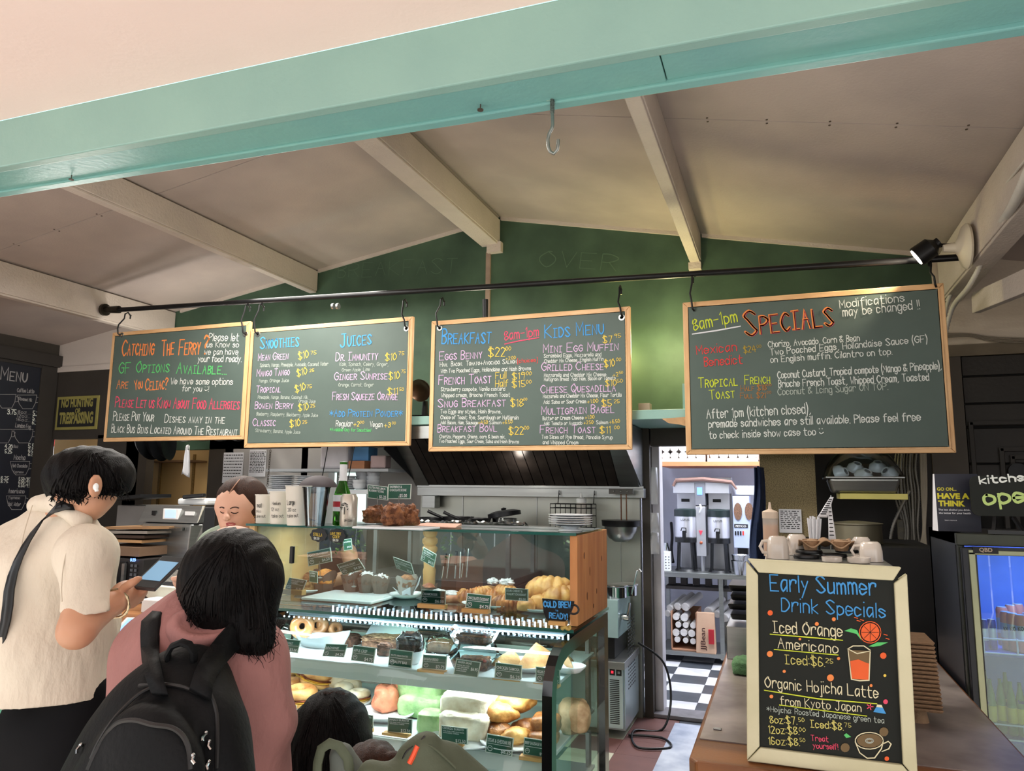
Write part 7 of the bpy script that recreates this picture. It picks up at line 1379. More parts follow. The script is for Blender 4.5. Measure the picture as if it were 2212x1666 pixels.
m_mug=P('cream_china',(212,200,188),.2,var=.04,coat=.5)
def mug(px,py,w,h,y,ha,lb,dz=0,grp='upturned cream mugs on the espresso machine'):
 p=Q(px,py,y);p.z=EZ+.001+dz;s=mpp(px,py,y);R=w*s/2;H=h*s;t=thing('coffee_mug',lb,'mug',p,grp)
 k=MB();k.lathe([(R,0),(R*1.0,H*.1),(R*.98,H*.55),(R*.86,H*.88),(R*.66,H),(0,H)],tuple(p),28);k.build('cup_body',m_mug,t,smooth=True,ang=50)
 k=MB();d=Vector((math.cos(ha),math.sin(ha),0));k.tube([p+d*R*.85+Vector((0,0,H*.22)),p+d*R*1.35+Vector((0,0,H*.25)),p+d*R*1.6+Vector((0,0,H*.5)),p+d*R*1.35+Vector((0,0,H*.75)),p+d*R*.82+Vector((0,0,H*.76))],H*.075,8);k.build('handle',m_mug,t,smooth=True)
mug(1681,1205,48,50,2.5,PI,'cream mug at the left end of the machine top, handle pointing left');mug(1722,1200,46,46,2.68,PI+.5,'cream mug just behind the left one');mug(1882,1212,52,46,2.52,PI-.1,'large cream mug at the right end of the machine top');mug(1862,1196,44,44,2.72,PI+.2,'cream mug tucked behind the right one')
def small(px,w,h,y,lb,m=m_mug,grp='small cups along the machine front'):
 p=Q(px,1207,y);s=mpp(px,1207,y);R=w*s/2;H=h*s;k=MB();k.lathe([(R*.9,0),(R,H*.2),(R*1.02,H),(R*.95,H),(0,H*.9)],(p.x,y,EZ+.001),24);T(k,'espresso_cup',m,lb,'cup',grp,smooth=True,ang=50)
small(1797,44,12,2.44,'low cream espresso cup, left of the two at the front');small(1855,50,13,2.44,'low cream espresso cup, right of the two at the front')
for i,(px,w,y)in enumerate(((1742,56,2.55),(1748,58,2.6),(1800,60,2.58),(1830,50,2.62))):
 p=Q(px,1200,y);s=mpp(px,1200,y);k=MB();R=w*s/2;z=EZ+.001+(.012 if i%2 else 0)+(.0 if i<2 else .004)
 k.lathe([(R,0),(R*1.03,.004),(R*.97,.010),(R*.7,.011),(0,.008)],(p.x,y,z),24);T(k,'takeaway_cover',m_blackp,('front left','rear left','middle','right')[i]+' glossy black cup lid beside the cardboard carrier','lid','black cup lids on the machine',smooth=True,ang=40)
p=Q(1782,1190,2.66);s=mpp(1782,1190,2.66);W_=58*s;t=thing('cup_carrier','brown cardboard cup carrier resting on the black lids','carrier',(p.x,2.62,EZ+.025));z=EZ+.045
m_pulp=P('pulp_cardboard',(160,128,98),.85,var=.15,scale=50,bump=.5,bscale=120)
k=MB();k.grid(lambda u,v:(p.x+(u-.5)*2*W_,2.55+.16*v,z+.012*math.cos(u*4*PI)*math.cos(v*2*PI)),26,10);k.build('tray_top',m_pulp,t,smooth=True,ang=80,solid=.003)
for i in range(4):k=MB();k.lathe([(.018,-.02),(.026,.008)],(p.x+(-.045 if i%2 else .045),2.59+.08*(i//2),z),14);k.build('cup_well',m_pulp,t,smooth=True,solid=.002)
_p=Q(1667,1200,2.8);squeeze(1667,1202,1080,33,2.8,'tall squeeze bottle half full of amber syrup',P('amber_syrup',(214,138,36),.25),.58,P('beige_cap',(206,186,166),.5))
p=Q(1758,1178,2.8);s=mpp(1758,1178,2.8);t=thing('straw_bundle','bundle of white wrapped straws in a tumbler','straws',(p.x,2.8,EZ))
k=MB();k.lathe([(14*s,0),(17*s,26*s),(16*s,26*s),(13*s,2*s)],(p.x,2.8,EZ+.001),18);k.build('tumbler',m_film,t,smooth=True)
rr=random.Random(4)
for i in range(14):
 a=rr.uniform(0,6.28);r0=rr.uniform(2,11)*s;b=Vector((p.x+r0*math.cos(a),2.8+r0*math.sin(a),EZ+.004));k=MB();k.cyl(b,b+Vector((r0*.9*math.cos(a)+rr.uniform(-.004,.004),r0*.6*math.sin(a),(78+rr.uniform(-5,4))*s)),.0034,.0034,7);k.build('straw',m_paper,t,smooth=True)
p=Q(1787,1170,2.75);rs=thing('receipt_spike','long printed order slips hanging on a spike behind the carrier','receipts',(p.x,2.75,EZ));s=mpp(1787,1170,2.75)
for(x0,y0,x1,y1,w0,w1)in((1797,1074,1776,1118,8,22),(1792,1086,1798,1170,6,17)):
 a=Q(x0,y0,2.74);b=Q(x1,y1,2.74);k=MB();k.grid(lambda u,v:tuple(a.lerp(b,v)+Vector(((u-.5)*(w0+(w1-w0)*v)*s,.006*math.sin(v*6),0))),4,10);k.build('order_slip',m_paper,rs,smooth=True,solid=.0006)
 k=MB()
 for i in range(8):c=a.lerp(b,.15+i*.1);w=(w0+(w1-w0)*(.15+i*.1))*s*.35;k.box((c.x-w,2.731,c.z),(c.x+w*.8,2.733,c.z+.0035))
 k.build('printed_lines',m_blacki,rs,kind='stuff')
k=MB();k.cyl((p.x+.01,2.77,EZ),Q(1795,1070,2.77),.002,.002,6);k.build('spike',m_steel,rs)
for i in range(17):
 z=CZ+.05+i*.0122;k=MB();x0,x1=.325+.0015*(i%3),.412+.0012*(17-i)*.6;k.hexa([(x0,2.62,z),(x1,2.62,z),(x1,2.78,z),(x0,2.78,z),(x0-.004,2.61,z+.010),(x1+.004,2.61,z+.010),(x1+.004,2.79,z+.010),(x0-.004,2.79,z+.010)])
 T(k,'pulp_carrier',m_pulp,'layer %s of the tall stack of pulp cup carriers'%('one at the bottom','two','three','four','five','six','seven','eight','nine','ten','eleven','twelve','thirteen','fourteen','fifteen','sixteen','seventeen at the top')[i],'carrier','stacked pulp carriers',bevel=.003)
k=MB();k.lathe([(.03,0),(.024,.03),(.026,.05)],(.37,2.7,CZ+.001),14);T(k,'carrier_foot',m_pulp,'cup well of the bottom carrier touching the counter','carrier')
for i,(px,py,w)in enumerate(((1598,1340,34),(1594,1318,36),(1598,1298,34),(1596,1278,38))):
 q=Q(px,py,3.4);s=mpp(px,py,3.4);k=MB();k.hexa([(q.x-w*s/2,3.4,q.z),(q.x+w*s/2,3.4,q.z),(q.x+w*s/2,3.6,q.z),(q.x-w*s/2,3.6,q.z),(q.x-w*s*.6,3.38,q.z+14*s),(q.x+w*s*.6,3.38,q.z+14*s),(q.x+w*s*.6,3.62,q.z+14*s),(q.x-w*s*.6,3.62,q.z+14*s)]);T(k,'black_container',m_blackp,('lowest','second','third','topmost')[i]+' black takeaway container stacked at the left of the specials board','container','black takeaway containers',bevel=.006)
q=Q(1596,1352,3.4);k=Bx((q.x-.05,3.36,CZ+.003),(q.x+.07,3.64,q.z));T(k,'steel_rack',m_steel,'small steel rack under the black containers','rack',bevel=.003)
FX,FY=.603,3.2;fz=Q(2065,1152,FY).z;dfr=thing('drinks_fridge','black glass-door drinks fridge lit blue inside at the far right','fridge',(FX+.35,FY+.25,0));FX2=FX+.72
m_fr=P('fridge_black',(26,28,34),.35,metal=.2,var=.2);m_frs=P('fridge_frame_grey',(58,60,52),.35,metal=.6,var=.2)
k=MB();k.box((FX,FY+.03,0),(FX+.03,FY+.55,fz));k.box((FX2-.03,FY+.03,0),(FX2,FY+.55,fz));k.box((FX,FY+.03,fz-.04),(FX2,FY+.55,fz));k.box((FX,FY+.52,0),(FX2,FY+.55,fz));k.box((FX,FY+.03,0),(FX2,FY+.55,.1));k.build('cabinet',m_fr,dfr)
k=MB();k.box((FX,FY,fz-.045),(FX2,FY+.03,fz));k.build('top_rail',m_frs,dfr,bevel=.003)
k=MB();k.box((FX+.003,FY,0),(FX+.018,FY+.03,fz-.045));k.build('door_gap',m_frs,dfr)
d0,d1=Q(2084,1190,FY-.03).x,FX2-.03;gz=fz-.075;gx0=Q(2112,1250,FY-.03).x
k=MB();k.box((d0-.01,FY-.03,.1),(gx0,FY-.002,fz-.05));k.box((gx0,FY-.03,gz),(d1,FY-.002,fz-.05));k.build('door_frame',m_fr,dfr,bevel=.003)
k=MB();k.box((gx0-.024,FY-.036,.6),(gx0-.002,FY-.03,gz+.01));k.box((gx0-.024,FY-.036,gz),(d1,FY-.03,gz+.018));k.build('door_bead',P('bead_steel',(146,148,120),.3,metal=.8),dfr,bevel=.002)
k=Bx((gx0,FY-.02,.15),(d1,FY-.015,gz));k.build('glass_door',m_glass,dfr)
a=Q(2101,1182,FY-.032);b=Q(2156,1197,FY-.032);k=Bx((a.x,FY-.040,b.z),(b.x,FY-.034,a.z));k.build('maker_plate',m_blacki,dfr);k=MB();typeset(k,'QBD',Vector((a.x+.018,FY-.0405,b.z+.007)),Vector((1,0,0)),Vector((0,0,1)),Vector((0,-1,0)),.042,.014,.03);k.build('print',P('plate_print',(170,150,130),.5),dfr,fix=False)
k=MB();a=Q(2092,1545,FY-.05);k.tube([(a.x,FY-.03,a.z),(a.x+.012,FY-.06,a.z-.03),(a.x+.018,FY-.06,a.z-.2),(a.x+.004,FY-.03,a.z-.24)],.012,8,sx=.7);k.build('door_handle',m_frs,dfr,smooth=True)
for zp in(1408,1590):
 z=Q(2150,zp,FY+.05).z;k=Bx((FX+.035,FY+.02,z-.012),(FX2-.035,FY+.5,z));k.build('shelf',P('fridge_shelf_blue',(60,90,190),.3),dfr)
 k=MB();w=P('rack_white',(210,222,250),.4)
 for dz in(.05,.0):k.tube([(gx0-.01,FY+.2,z+dz+.06),(gx0+.01,FY+.015,z+dz+(.0 if dz else .0)),(FX2-.05,FY+.015,z+dz)],.0032,6)
 for x in np.arange(gx0+.012,FX2-.05,.105):k.cyl((x,FY+.015,z),(x,FY+.015,z+.055),.003,.003,6)
 k.build('shelf_rail',w,dfr,kind=None)
k=Bx((FX+.031,FY+.505,.1),(FX2-.031,FY+.515,fz-.05));k.build('inner_back',P('fridge_inner',(120,150,235),.5),dfr)
area('fridge_blue_light',(FX+.36,FY+.1,fz-.06),(math.radians(20),0,0),.55,5,(.30,.42,1),.06)
m_canp=P('can_coral',(226,138,120),.35,var=.05);m_canb=P('can_blue',(40,60,170),.3,metal=.4);m_cans=P('can_silver2',(196,206,224),.3,metal=.4);m_btl=P('bottle_clear_green',(120,170,90),.15,trans=.4)
def can(px,zs,y,w,h,m,lb,grp,band=None):
 c=Q(px,1400,y);s=mpp(px,1400,y);R=w*s/2;H=h*s;z=zs+.001;t=thing('drink_can',lb,'can',(c.x,y,z),grp)
 k=MB();k.lathe([(R*.8,0),(R,R*.2),(R,H*.93),(R*.82,H),(0,H*.99)],(c.x,y,z),20);k.build('can_body',m,t,smooth=True,ang=45)
 k=MB();k.lathe([(R*1.01,H*.32),(R*1.01,H*.72)],(c.x,y,z),20);k.build('label_band',band or m_cans,t,smooth=True)
 k=MB();k.lathe([(R*.83,H*1.0),(R*.8,H*1.012),(0,H*1.0)],(c.x,y,z),20);k.build('lid',m_cans,t,smooth=True);return t,c,R,H,z
z1=Q(2150,1408,FY+.05).z;z2=Q(2150,1590,FY+.05).z
for i,px in enumerate((2128,2146)):
 t,c,R,H,z=can(px,z1,FY+.07+.02*i,19,72,m_canb,('left','right')[i]+' slim blue and silver energy drink can','slim blue cans')
for i,(px,y)in enumerate(((2178,.10),(2192,.08),(2209,.06),(2170,.2),(2190,.26),(2206,.3),(2225,.1))):
 t,c,R,H,z=can(px,z1,FY+y,26,92,m_canp,('first','second','third','rear left','rear middle','rear right','last')[i]+' coral and white can on the fridge shelf','coral cans')
 if i<3:pl=Plane((0,c.y-R-.002,0),(1,0,0),(0,0,1),(0,-1,0));write(pl,'KON',(px-9,1363),(px+8,1363),8,m_blacki,t,w=.1,jit=0)
for i,(px,y)in enumerate(((2126,.08),(2146,.08),(2168,.1),(2190,.08),(2210,.08),(2136,.2),(2180,.2))):
 c=Q(px,1580,FY+y);s=mpp(px,1580,FY+y);t=thing('soft_drink_bottle',('far left','second','third','fourth','far right','rear left','rear right')[i]+' bottle of pale drink with a yellow label','bottle',(c.x,FY+y,z2),'bottled drinks on the lower shelf');R=11*s
 k=MB();k.lathe([(R*.8,0),(R,R*.3),(R,70*s),(R*.85,90*s),(R*.4,116*s),(R*.36,128*s),(0,128*s)],(c.x,c.y,z2+.001),18);k.build('bottle_body',m_btl,t,smooth=True,ang=50)
 k=MB();k.lathe([(R*1.02,30*s),(R*1.02,66*s)],(c.x,c.y,z2+.001),18);k.build('label',P('label_yellow',(222,206,70),.5),t,smooth=True)
 if i in(0,4):pl=Plane((0,c.y-R-.002,0),(1,0,0),(0,0,1),(0,-1,0));write(pl,'Snapple',(px-10,1520),(px+10,1520),6,P('label_navy',(30,44,110),.5),t,w=.12,jit=0)
a=Q(2018,1024,FY+.12);b=Q(2100,1130,FY+.12);po=thing('alcohol_poster','dark navy poster with yellow words go on have a think, on the fridge','poster',((a.x+b.x)/2,FY+.12,fz));k=Bx((a.x,FY+.12,fz+.001),(b.x+.03,FY+.124,a.z));k.build('poster_sheet',P('navy_print',(22,24,40),.5),po)
k=MB();k.hexa([(a.x-.006,FY+.2,fz+.001),(a.x,FY+.12,fz+.001),(a.x,FY+.124,fz+.001),(a.x-.004,FY+.204,fz+.001),(a.x-.002,FY+.14,a.z),(a.x,FY+.12,a.z),(a.x,FY+.124,a.z),(a.x,FY+.144,a.z)]);k.build('stand_flap',m_paper,po)
my=P('poster_yellow',(206,196,40),.5);EX,EZv,EN=Vector((1,0,0)),Vector((0,0,1)),Vector((0,-1,0))
def pt(tx,x0,y0,x1,h,m,parent,y=FY+.12,bold=.03):
 c=Q(x0,y0,y);d=Q(x1,y0,y);k=MB();typeset(k,tx,c,EX,EZv,EN,d.x-c.x,h*mpp(x0,y0,y),bold);k.build('printed_words',m,parent,fix=False)
pt('GO ON...',2024,1060,2066,8,my,po);pt('HAVE A',2025,1077,2094,13,my,po,bold=.05);pt('THINK',2027,1093,2085,13,my,po,bold=.05);pt('The less alcohol you drink,',2027,1103,2096,4.5,m_paper,po,bold=.01);pt('the better for your health',2028,1110,2097,4.5,m_paper,po,bold=.01);pt('Learn more at',2041,1125,2067,3,m_paper,po,bold=0)
YS=FY+.02;c=Q(2170,1072,YS);s=mpp(2170,1072,YS);ks=thing('kitchen_sign','black rounded chalk sign saying kitchen open, standing on the fridge','sign',(c.x,YS,fz))
w,h,r=74*s,50*s,16*s;poly=[]
for(cx_,cy_,a0)in((w-r,h-r,0),(-w+r,h-r,PI/2),(-w+r,-h+r,PI),(w-r,-h+r,1.5*PI)):
 for a in np.linspace(a0,a0+PI/2,6):poly.append((cx_+r*math.cos(a),cy_+r*math.sin(a)))
k=MB();k.prism(poly,c,(1,0,0),(0,0,1),(0,1,0),.008);k.build('sign_board',m_slate2,ks)
pl=Plane((0,YS-.001,0),(1,0,0),(0,0,1),(0,-1,0));write(pl,'kitchen',(2117,1045),(2232,1037),15,m_inkw,ks,w=.13,jit=.1);write(pl,'open',(2128,1090),(2246,1082),30,P('chalk_pale_lime',(190,214,130),.8),ks,w=.1,jit=.1)
k=MB();k.bar((c.x-.05,YS-.02,fz),(c.x-.03,YS+.03,fz+.06),.012,.01);k.bar((c.x-.07,YS-.03,fz+.008),(c.x+.07,YS-.03,fz+.008),.012,.014);k.bar((c.x+.05,YS-.02,fz),(c.x+.03,YS+.03,fz+.06),.012,.01);k.build('easel_stand',m_blackp,ks)
# ================================================================ left: chalk menu on the side wall, sign, red window, counter and till
XL_=-7.415;mb_=thing('wall_menu','tall black chalkboard coffee menu on the left wall','chalkboard',(XL_,5.2,1.2));a=QX(0,783,XL_);b=QX(98,797,XL_)
k=Bx((XL_-.01,4.3,1.0),(XL_,b.y,b.z));k.build('black_panel',P('deep_navy_board',(22,26,38),.5),mb_)
k=MB();k.box((XL_-.01,4.25,b.z),(XL_+.01,b.y+.06,b.z+.03));k.box((XL_-.01,b.y,1.0),(XL_+.01,b.y+.06,b.z));k.build('edge_trim',P('dark_trim',(46,42,40),.6),mb_)
pm=Plane((XL_+.001,5,2),(0,1,0),(0,0,1),(1,0,0));m_dc=P('chalk_grey',(150,148,150),.8);KC['x']=m_dc
lines(pm,mb_,0,740,.2642,[('Menu',5,300,215,325,105,'x','s'),('Coffee Latte',140,405,278,415,32,'x'),('3.75',60,585,130,590,40,'w'),('8oz....',145,580,250,588,26,'x'),('5.25',268,595,330,603,36,'w'),('12oz...',135,610,250,618,24,'x'),('5.75',265,632,325,640,36,'w'),('16oz...',130,640,250,648,24,'x'),('6.25',262,668,322,676,32,'w'),('London Fog',125,692,248,705,34,'x'),('Steamed Milk',150,470,260,485,26,'x'),('4.20',38,865,98,870,34,'w'),('8oz',110,860,146,862,24,'x'),('5.50',230,862,302,866,34,'w'),('5.25',38,905,95,908,30,'w'),('6.00',230,893,292,897,26,'w'),('6.50',230,927,290,931,28,'w'),('Mocha',112,957,203,962,40,'x'),('Hot Chocolate',98,1020,220,1024,28,'x'),('Espresso',110,1068,190,1070,20,'x'),('5.50/8.50',152,1126,265,1130,24,'w'),('6.00/9.00',150,1153,262,1158,24,'w'),('6.50/9.50',150,1182,258,1186,24,'w'),('8.25',5,1120,68,1122,26,'w'),('8.75',5,1148,62,1150,24,'w'),('Americano',65,1232,197,1234,34,'x'),('Espresso',70,1280,160,1282,24,'x'),('Hot Water',65,1335,165,1338,30,'x')],1.1)
for cx_,cy_ in((225,480),(195,760),(168,1022),(135,1305),(55,475),(25,760)):
 for pts in([(-85,-50),(-70,20),(-40,62),(40,62),(66,10),(75,-50),(-85,-50)],[(72,-35),(98,-25),(90,10),(66,12)]):stroke(pm,[((cx_+x)*.2642,740+(cy_+y)*.2642)for x,y in pts],.5,m_dc,mb_)
a=Q(124,858,YW-.02);b=Q(207,927,YW-.02);ns=thing('trespass_sign','black and yellow no hunting or trespassing sign on the dark left wall','sign',(a.x,YW,b.z));my2=P('sign_dull_yellow',(150,142,78),.6)
k=Bx((a.x,YW-.015,b.z),(b.x,YW-.004,a.z));k.build('sign_border',my2,ns);k=Bx((a.x+.03,YW-.018,b.z+.03),(b.x-.03,YW-.014,a.z-.03));k.build('sign_face',m_blacki,ns)
yy=YW-.019;pt('NO HUNTING',132,880,200,13,my2,ns,yy,.05);pt('OR',162,893,174,8,my2,ns,yy,.04);pt('TRESPASSING',127,915,200,17,my2,ns,yy,.05)
rw_=thing('window_2','x','x',(-9,8,1));del rw_['label'];del rw_['category'];rw_['kind']='structure';m_red=P('red_window_paint',(178,26,44),.5)
for(x0,y0,x1,y1)in((60,940,250,962),(128,940,160,1300),(60,992,130,1003),(60,1060,130,1066)):
 a=Q(x0,y0,7.5);b=Q(x1,y1,7.5);k=Bx((a.x,7.5,b.z),(b.x,7.56,a.z));k.build('window_bar',m_red,rw_)
a=Q(160,940,7.5);b=Q(330,1300,7.5);k=Bx((a.x,7.5,0),(b.x+.8,7.6,a.z));k.build('panel',m_greyw,rw_);a=Q(110,1003,7.48);k=Bx((a.x-.01,7.47,.5),(a.x+.01,7.49,a.z));k.build('mullion',m_black,rw_)
LZ=1.0;e=QZ(235,1396,LZ);lc_=thing('order_counter','long wooden order counter with a teal front, left of the case','counter',(-3.5,e.y+.3,0))
k=Bx((-7.2,e.y,LZ-.075),(-2.03,e.y+.18,LZ));k.build('counter_top',P('counter_wood_left',(150,100,56),.45,scale=1.5,stretch=(1,8,8),col2=(112,68,32),bump=.12,detail=7),lc_,bevel=.008)
k=Bx((-7.2,e.y+.181,LZ-.075),(-2.62,e.y+1.15,LZ));k.build('counter_top',P('counter_wood_left',(150,100,56)),lc_,bevel=.008)
k=Bx((-7.1,e.y+.22,0),(-2.7,e.y+1.1,LZ-.076));k.build('rear_cabinet',m_blackp,lc_)
k=Bx((-7.2,e.y+.06,0),(-2.05,e.y+.16,LZ-.076));k.build('teal_front',m_counterteal,lc_)
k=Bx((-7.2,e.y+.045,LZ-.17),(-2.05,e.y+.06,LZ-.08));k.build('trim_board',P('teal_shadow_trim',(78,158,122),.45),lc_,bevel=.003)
q=QZ(255,1378,LZ+.03);sx=mpp(255,1378,q.y);t=thing('payment_screen','white-framed customer tablet showing a pale blue screen on the counter','tablet',(q.x,q.y,LZ))
u=Vector((1,.25,0)).normalized();v=Vector((.22,.55,.62)).normalized();n=u.cross(v);n=-n if n.y>0 else n;o=Vector((q.x-.075,q.y+.0,LZ+.012))
def slabf(o,u,v,n,w,h,t_):k=MB();f=[o,o+u*w,o+u*w+v*h,o+v*h];k.add([p-n*t_ for p in f]+f,[(0,1,2,3),(7,6,5,4),(0,4,5,1),(1,5,6,2),(2,6,7,3),(3,7,4,0)]);return k
slabf(o,u,v,n,.17,.12,.02).build('tablet_body',m_wht,t,bevel=.003);slabf(o+u*.015+v*.02+n*.001,u,v,n,.135,.092,.001).build('screen',P('tablet_blue',(140,180,236),.3,emit=.9),t);slabf(o+u*.03+v*.004+n*.001,u,v,n,.05,.01,.001).build('card_slot',m_blackp,t)
q=QZ(362,1320,LZ);ps=thing('till_stand','big white angled till stand with its back to the customers','till',(q.x,q.y,LZ));a=Q(300,1262,q.y);b=Q(410,1262,q.y);c2=Q(350,1345,q.y)
k=MB();k.prism([(a.x,a.z),(b.x,a.z-.01),(b.x,LZ+.002),(c2.x-.02,LZ+.002),(a.x+.02,a.z-.04)],(0,q.y,0),(1,0,0),(0,0,1),(0,1,0),.04);k.build('stand_panel',P('till_cream',(206,206,190),.5),ps,bevel=.004);k=Bx((c2.x-.05,q.y-.1,LZ),(b.x,q.y+.02,LZ+.07));k.build('till_base',m_wht,ps,bevel=.006)
a=Q(328,1322,q.y-.12);k=Bx((a.x,q.y-.125,LZ+.001),(a.x+.055,q.y-.12,LZ+.035));T(k,'name_card',m_blackp,'tiny black name card in front of the till base','card')
q=QZ(282,1310,LZ);k=Bx((q.x-.1,q.y+.1,LZ),(q.x+.12,q.y+.35,LZ+.09));T(k,'receipt_printer',m_blackp,'black receipt printer on the counter behind the bracelet','printer',bevel=.006)
# ================================================================ people (signed-distance modelled, one continuous surface per garment / body)
def V(px,py,z):return tuple(Vector(CAM)+Vector(ray(px,py))*(z/FPX))
def hit(sd,px,py,z0=1.0,z1=4.5,off=.001):
 d=np.array(ray(px,py))/FPX;ts=np.linspace(z0,z1,700);pts=CAM+d*ts[:,None];v=sd.ev(pts);i=np.argmax(v<0)
 if v[i]>=0:return None
 t=ts[max(i-1,0)]+(ts[1]-ts[0])*.5-off;return Vector(CAM+d*t)
def on(sd,pts,r,m,name,parent,sx=1.0,n=6,off=.0015,closed=False,z0=1.0,label=None):
 P3=[hit(sd,*p,z0=z0,off=off)for p in pts];P3=[p for p in P3 if p is not None]
 if len(P3)<2:return None
 Q3=[]
 for i in range(len(P3)-1):
  p0,p1,p2,p3=P3[max(i-1,0)],P3[i],P3[i+1],P3[min(i+2,len(P3)-1)]
  for f in(0,.25,.5,.75):Q3.append(.5*(2*p1+(p2-p0)*f+(2*p0-5*p1+4*p2-p3)*f*f+(p1*3-p0-p2*3+p3)*f**3))
 Q3.append(P3[-1]);k=MB();k.tube(Q3,r,n,closed);return k.build(name,m,parent,label,smooth=True)
def ribbon(sd,pts,w,m,name,parent,off=.004,th=.004,z0=1.0):
 """flat webbing lying on a surface; w per point in pixels"""
 P3=[]
 for(px,py,ang)in pts:
  c,s=math.cos(ang),math.sin(ang);a=hit(sd,px-w*c,py-w*s,z0=z0,off=off);b=hit(sd,px+w*c,py+w*s,z0=z0,off=off);q=hit(sd,px,py,z0=z0,off=off)
  if q is None:continue
  P3.append((a or q,q,b or q))
 k=MB();k.grid(lambda u,v:tuple(P3[int(round(u*(len(P3)-1)))][int(round(v*2))]),len(P3),3);o=k.build(name,m,parent,smooth=True,ang=80,solid=th);return o
m_skin=P('skin_tan',(196,146,116),.5,var=.06,scale=12,sss=.08);m_skinl=P('skin_light',(226,176,152),.5,var=.05,scale=12,sss=.08)
m_hairb=P('black_hair',(13,10,10),.5,spec=.12,scale=14,stretch=(14,14,1),col2=(6,5,6),bump=.35,bscale=30,detail=8)
m_hairbr=P('brown_hair',(64,40,30),.5,spec=.2,scale=14,stretch=(14,14,1),col2=(50,32,24),bump=.4,bscale=30)
m_shirt=P('cream_cotton_shirt',(214,203,186),.85,spec=.2,var=.05,scale=5,bump=.8,bscale=5,bdist=.05,stretch=(1.3,1.3,.6),detail=6);m_trou=P('black_trousers',(12,12,15),.8,var=.2,spec=.15)
m_hood=P('dusty_rose_hoodie',(158,112,108),.85,spec=.2,var=.08,scale=5,bump=.8,bscale=5,bdist=.05,stretch=(1.3,1.3,.7));m_bag=P('black_backpack_nylon',(13,14,16),.65,spec=.2,var=.25,scale=10,bump=.2,bscale=90)
m_zip=P('zip_tape',(27,25,25),.5,var=.1);m_sage=P('sage_tshirt',(142,156,138),.85,var=.06,bump=.7,bscale=7,bdist=.04);m_olive=P('olive_canvas',(78,84,66),.75,var=.12,scale=7,bump=.2,bscale=80)
def foot(sd,p,d):sd.ell(Vector(p)+Vector((d[0]*.06,d[1]*.06,.045)),(.05+abs(d[0])*.08,.05+abs(d[1])*.08,.045),.03);return sd
def legs(hip,wdt,par,m,zt,r=.085,side=(1,0,0),cy=0):
 sd=SDF();s=Vector(side)*wdt;h=Vector(hip)
 for sg in(-1,1):
  a=h+s*sg;sd.cone(a,(a.x,a.y+.02,a.z*.53),r*1.15,r*.8,.05);sd.cone((a.x,a.y+.02,a.z*.53),(a.x,a.y-.02,.09),r*.8,r*.62,.03)
 [sd.cone(h+s*sg,h+s*sg+Vector((0,0,.13)),r*1.1,r*1.05,.06)for sg in(-1,1)];sd.ell(h+Vector((0,0,.02)),(wdt+r,r*1.35,r*1.3),.06);sd.mesh('trousers',m,.014,par,wob(24,.004,3))
 sh=SDF()
 for sg in(-1,1):a=h+s*sg;foot(sh,(a.x,a.y-.01,0),(0,1))if True else None
 sh.mesh('shoes',m_blackp,.012,par)
def strands(sd,starts,length,m,parent,w=.0016,seed=1,z0=1.0,drop=(0,0,-1),name='loose_strands',curl=.012):
 rr=random.Random(seed);k=MB()
 for(px,py)in starts:
  p=hit(sd,px,py,z0=z0,off=-.004)
  if p is None:continue
  L=length*rr.uniform(.6,1.2);q=[p+Vector(drop)*L*i/6+Vector((curl*math.sin(i*.9+px)*i/6+rr.uniform(-.004,.004),rr.uniform(-.003,.003),0))for i in range(7)];k.tube(q,[w,w,w,w*.9,w*.7,w*.5,w*.2],4)
 k.build(name,m,parent,smooth=True,kind='stuff')
def hair_lines(sd,top,ends,m,parent):
 """raised locks running from the crown to the tips"""
 k=MB()
 for i,(ex_,ey_)in enumerate(ends):
  P3=[]
  for t in np.linspace(.06,1,12):
   u=math.sin(t*PI/2)**.8;px=top[0]+(ex_-top[0])*u+2*math.sin(t*5+i);py=top[1]+(ey_-top[1])*t;p=hit(sd,px,py,z0=1.1,off=-.0008)
   if p is not None:P3.append(p)
  if len(P3)>4:n=len(P3);k.tube(P3,[.0032*(1-.6*abs(j/n-.4))for j in range(n)],5)
 if k.v:k.build('hair_locks',m,parent,smooth=True,kind='stuff')
z=1.88;man=thing('person','man in a loose cream short-sleeved shirt and black trousers, head bent over his phone','person',(V(110,1500,z)[0],V(110,1500,z)[1],0),'customers waiting at the counter')
body=SDF();hc=V(187,1046,z)
body.ell(hc,(.070,.084,.078),.02);body.cone(V(196,1060,z),V(200,1092,z-.03),.056,.034,.03);body.cone(V(176,1064,z),V(186,1098,z-.01),.05,.030,.03)
body.cone(V(222,1058,z+.01),V(228,1080,z+.0),.022,.016,.02);body.ell(V(233,1072,z),(.010,.014,.014),.01)
body.cone(V(172,1066,z),V(136,1120,z+.02),.052,.046,.03);body.ell(V(206,1050,z-.075),(.010,.020,.030),.006)
sh_=V(196,1190,1.78);el=V(166,1362,1.64);wr_=V(243,1306,1.74);pm_=V(272,1284,1.80)
body.cone(V(118,1215,z),V(110,1400,z),.06,.08,.05);body.cone(sh_,el,.042,.037,.03);body.cone(el,wr_,.037,.025,.02);body.cone(wr_,pm_,.026,.030,.015)
body.ell(pm_,(.030,.036,.030),.015)
for a,b,c,r in((V(268,1270,1.76),V(284,1260,1.75),V(300,1250,1.76),.011),(V(284,1290,1.80),V(304,1284,1.82),V(316,1272,1.80),.010),(V(280,1296,1.79),V(298,1294,1.82),V(313,1283,1.82),.0095),(V(276,1302,1.78),V(292,1302,1.81),V(305,1294,1.82),.009),(V(270,1306,1.77),V(283,1309,1.79),V(295,1304,1.80),.008)):
 body.cone(a,b,r,r*.95,.006);body.cone(b,c,r*.95,r*.8,.004)
lh=V(222,1288,1.92);body.cone(V(150,1300,1.98),lh,.035,.027,.02)
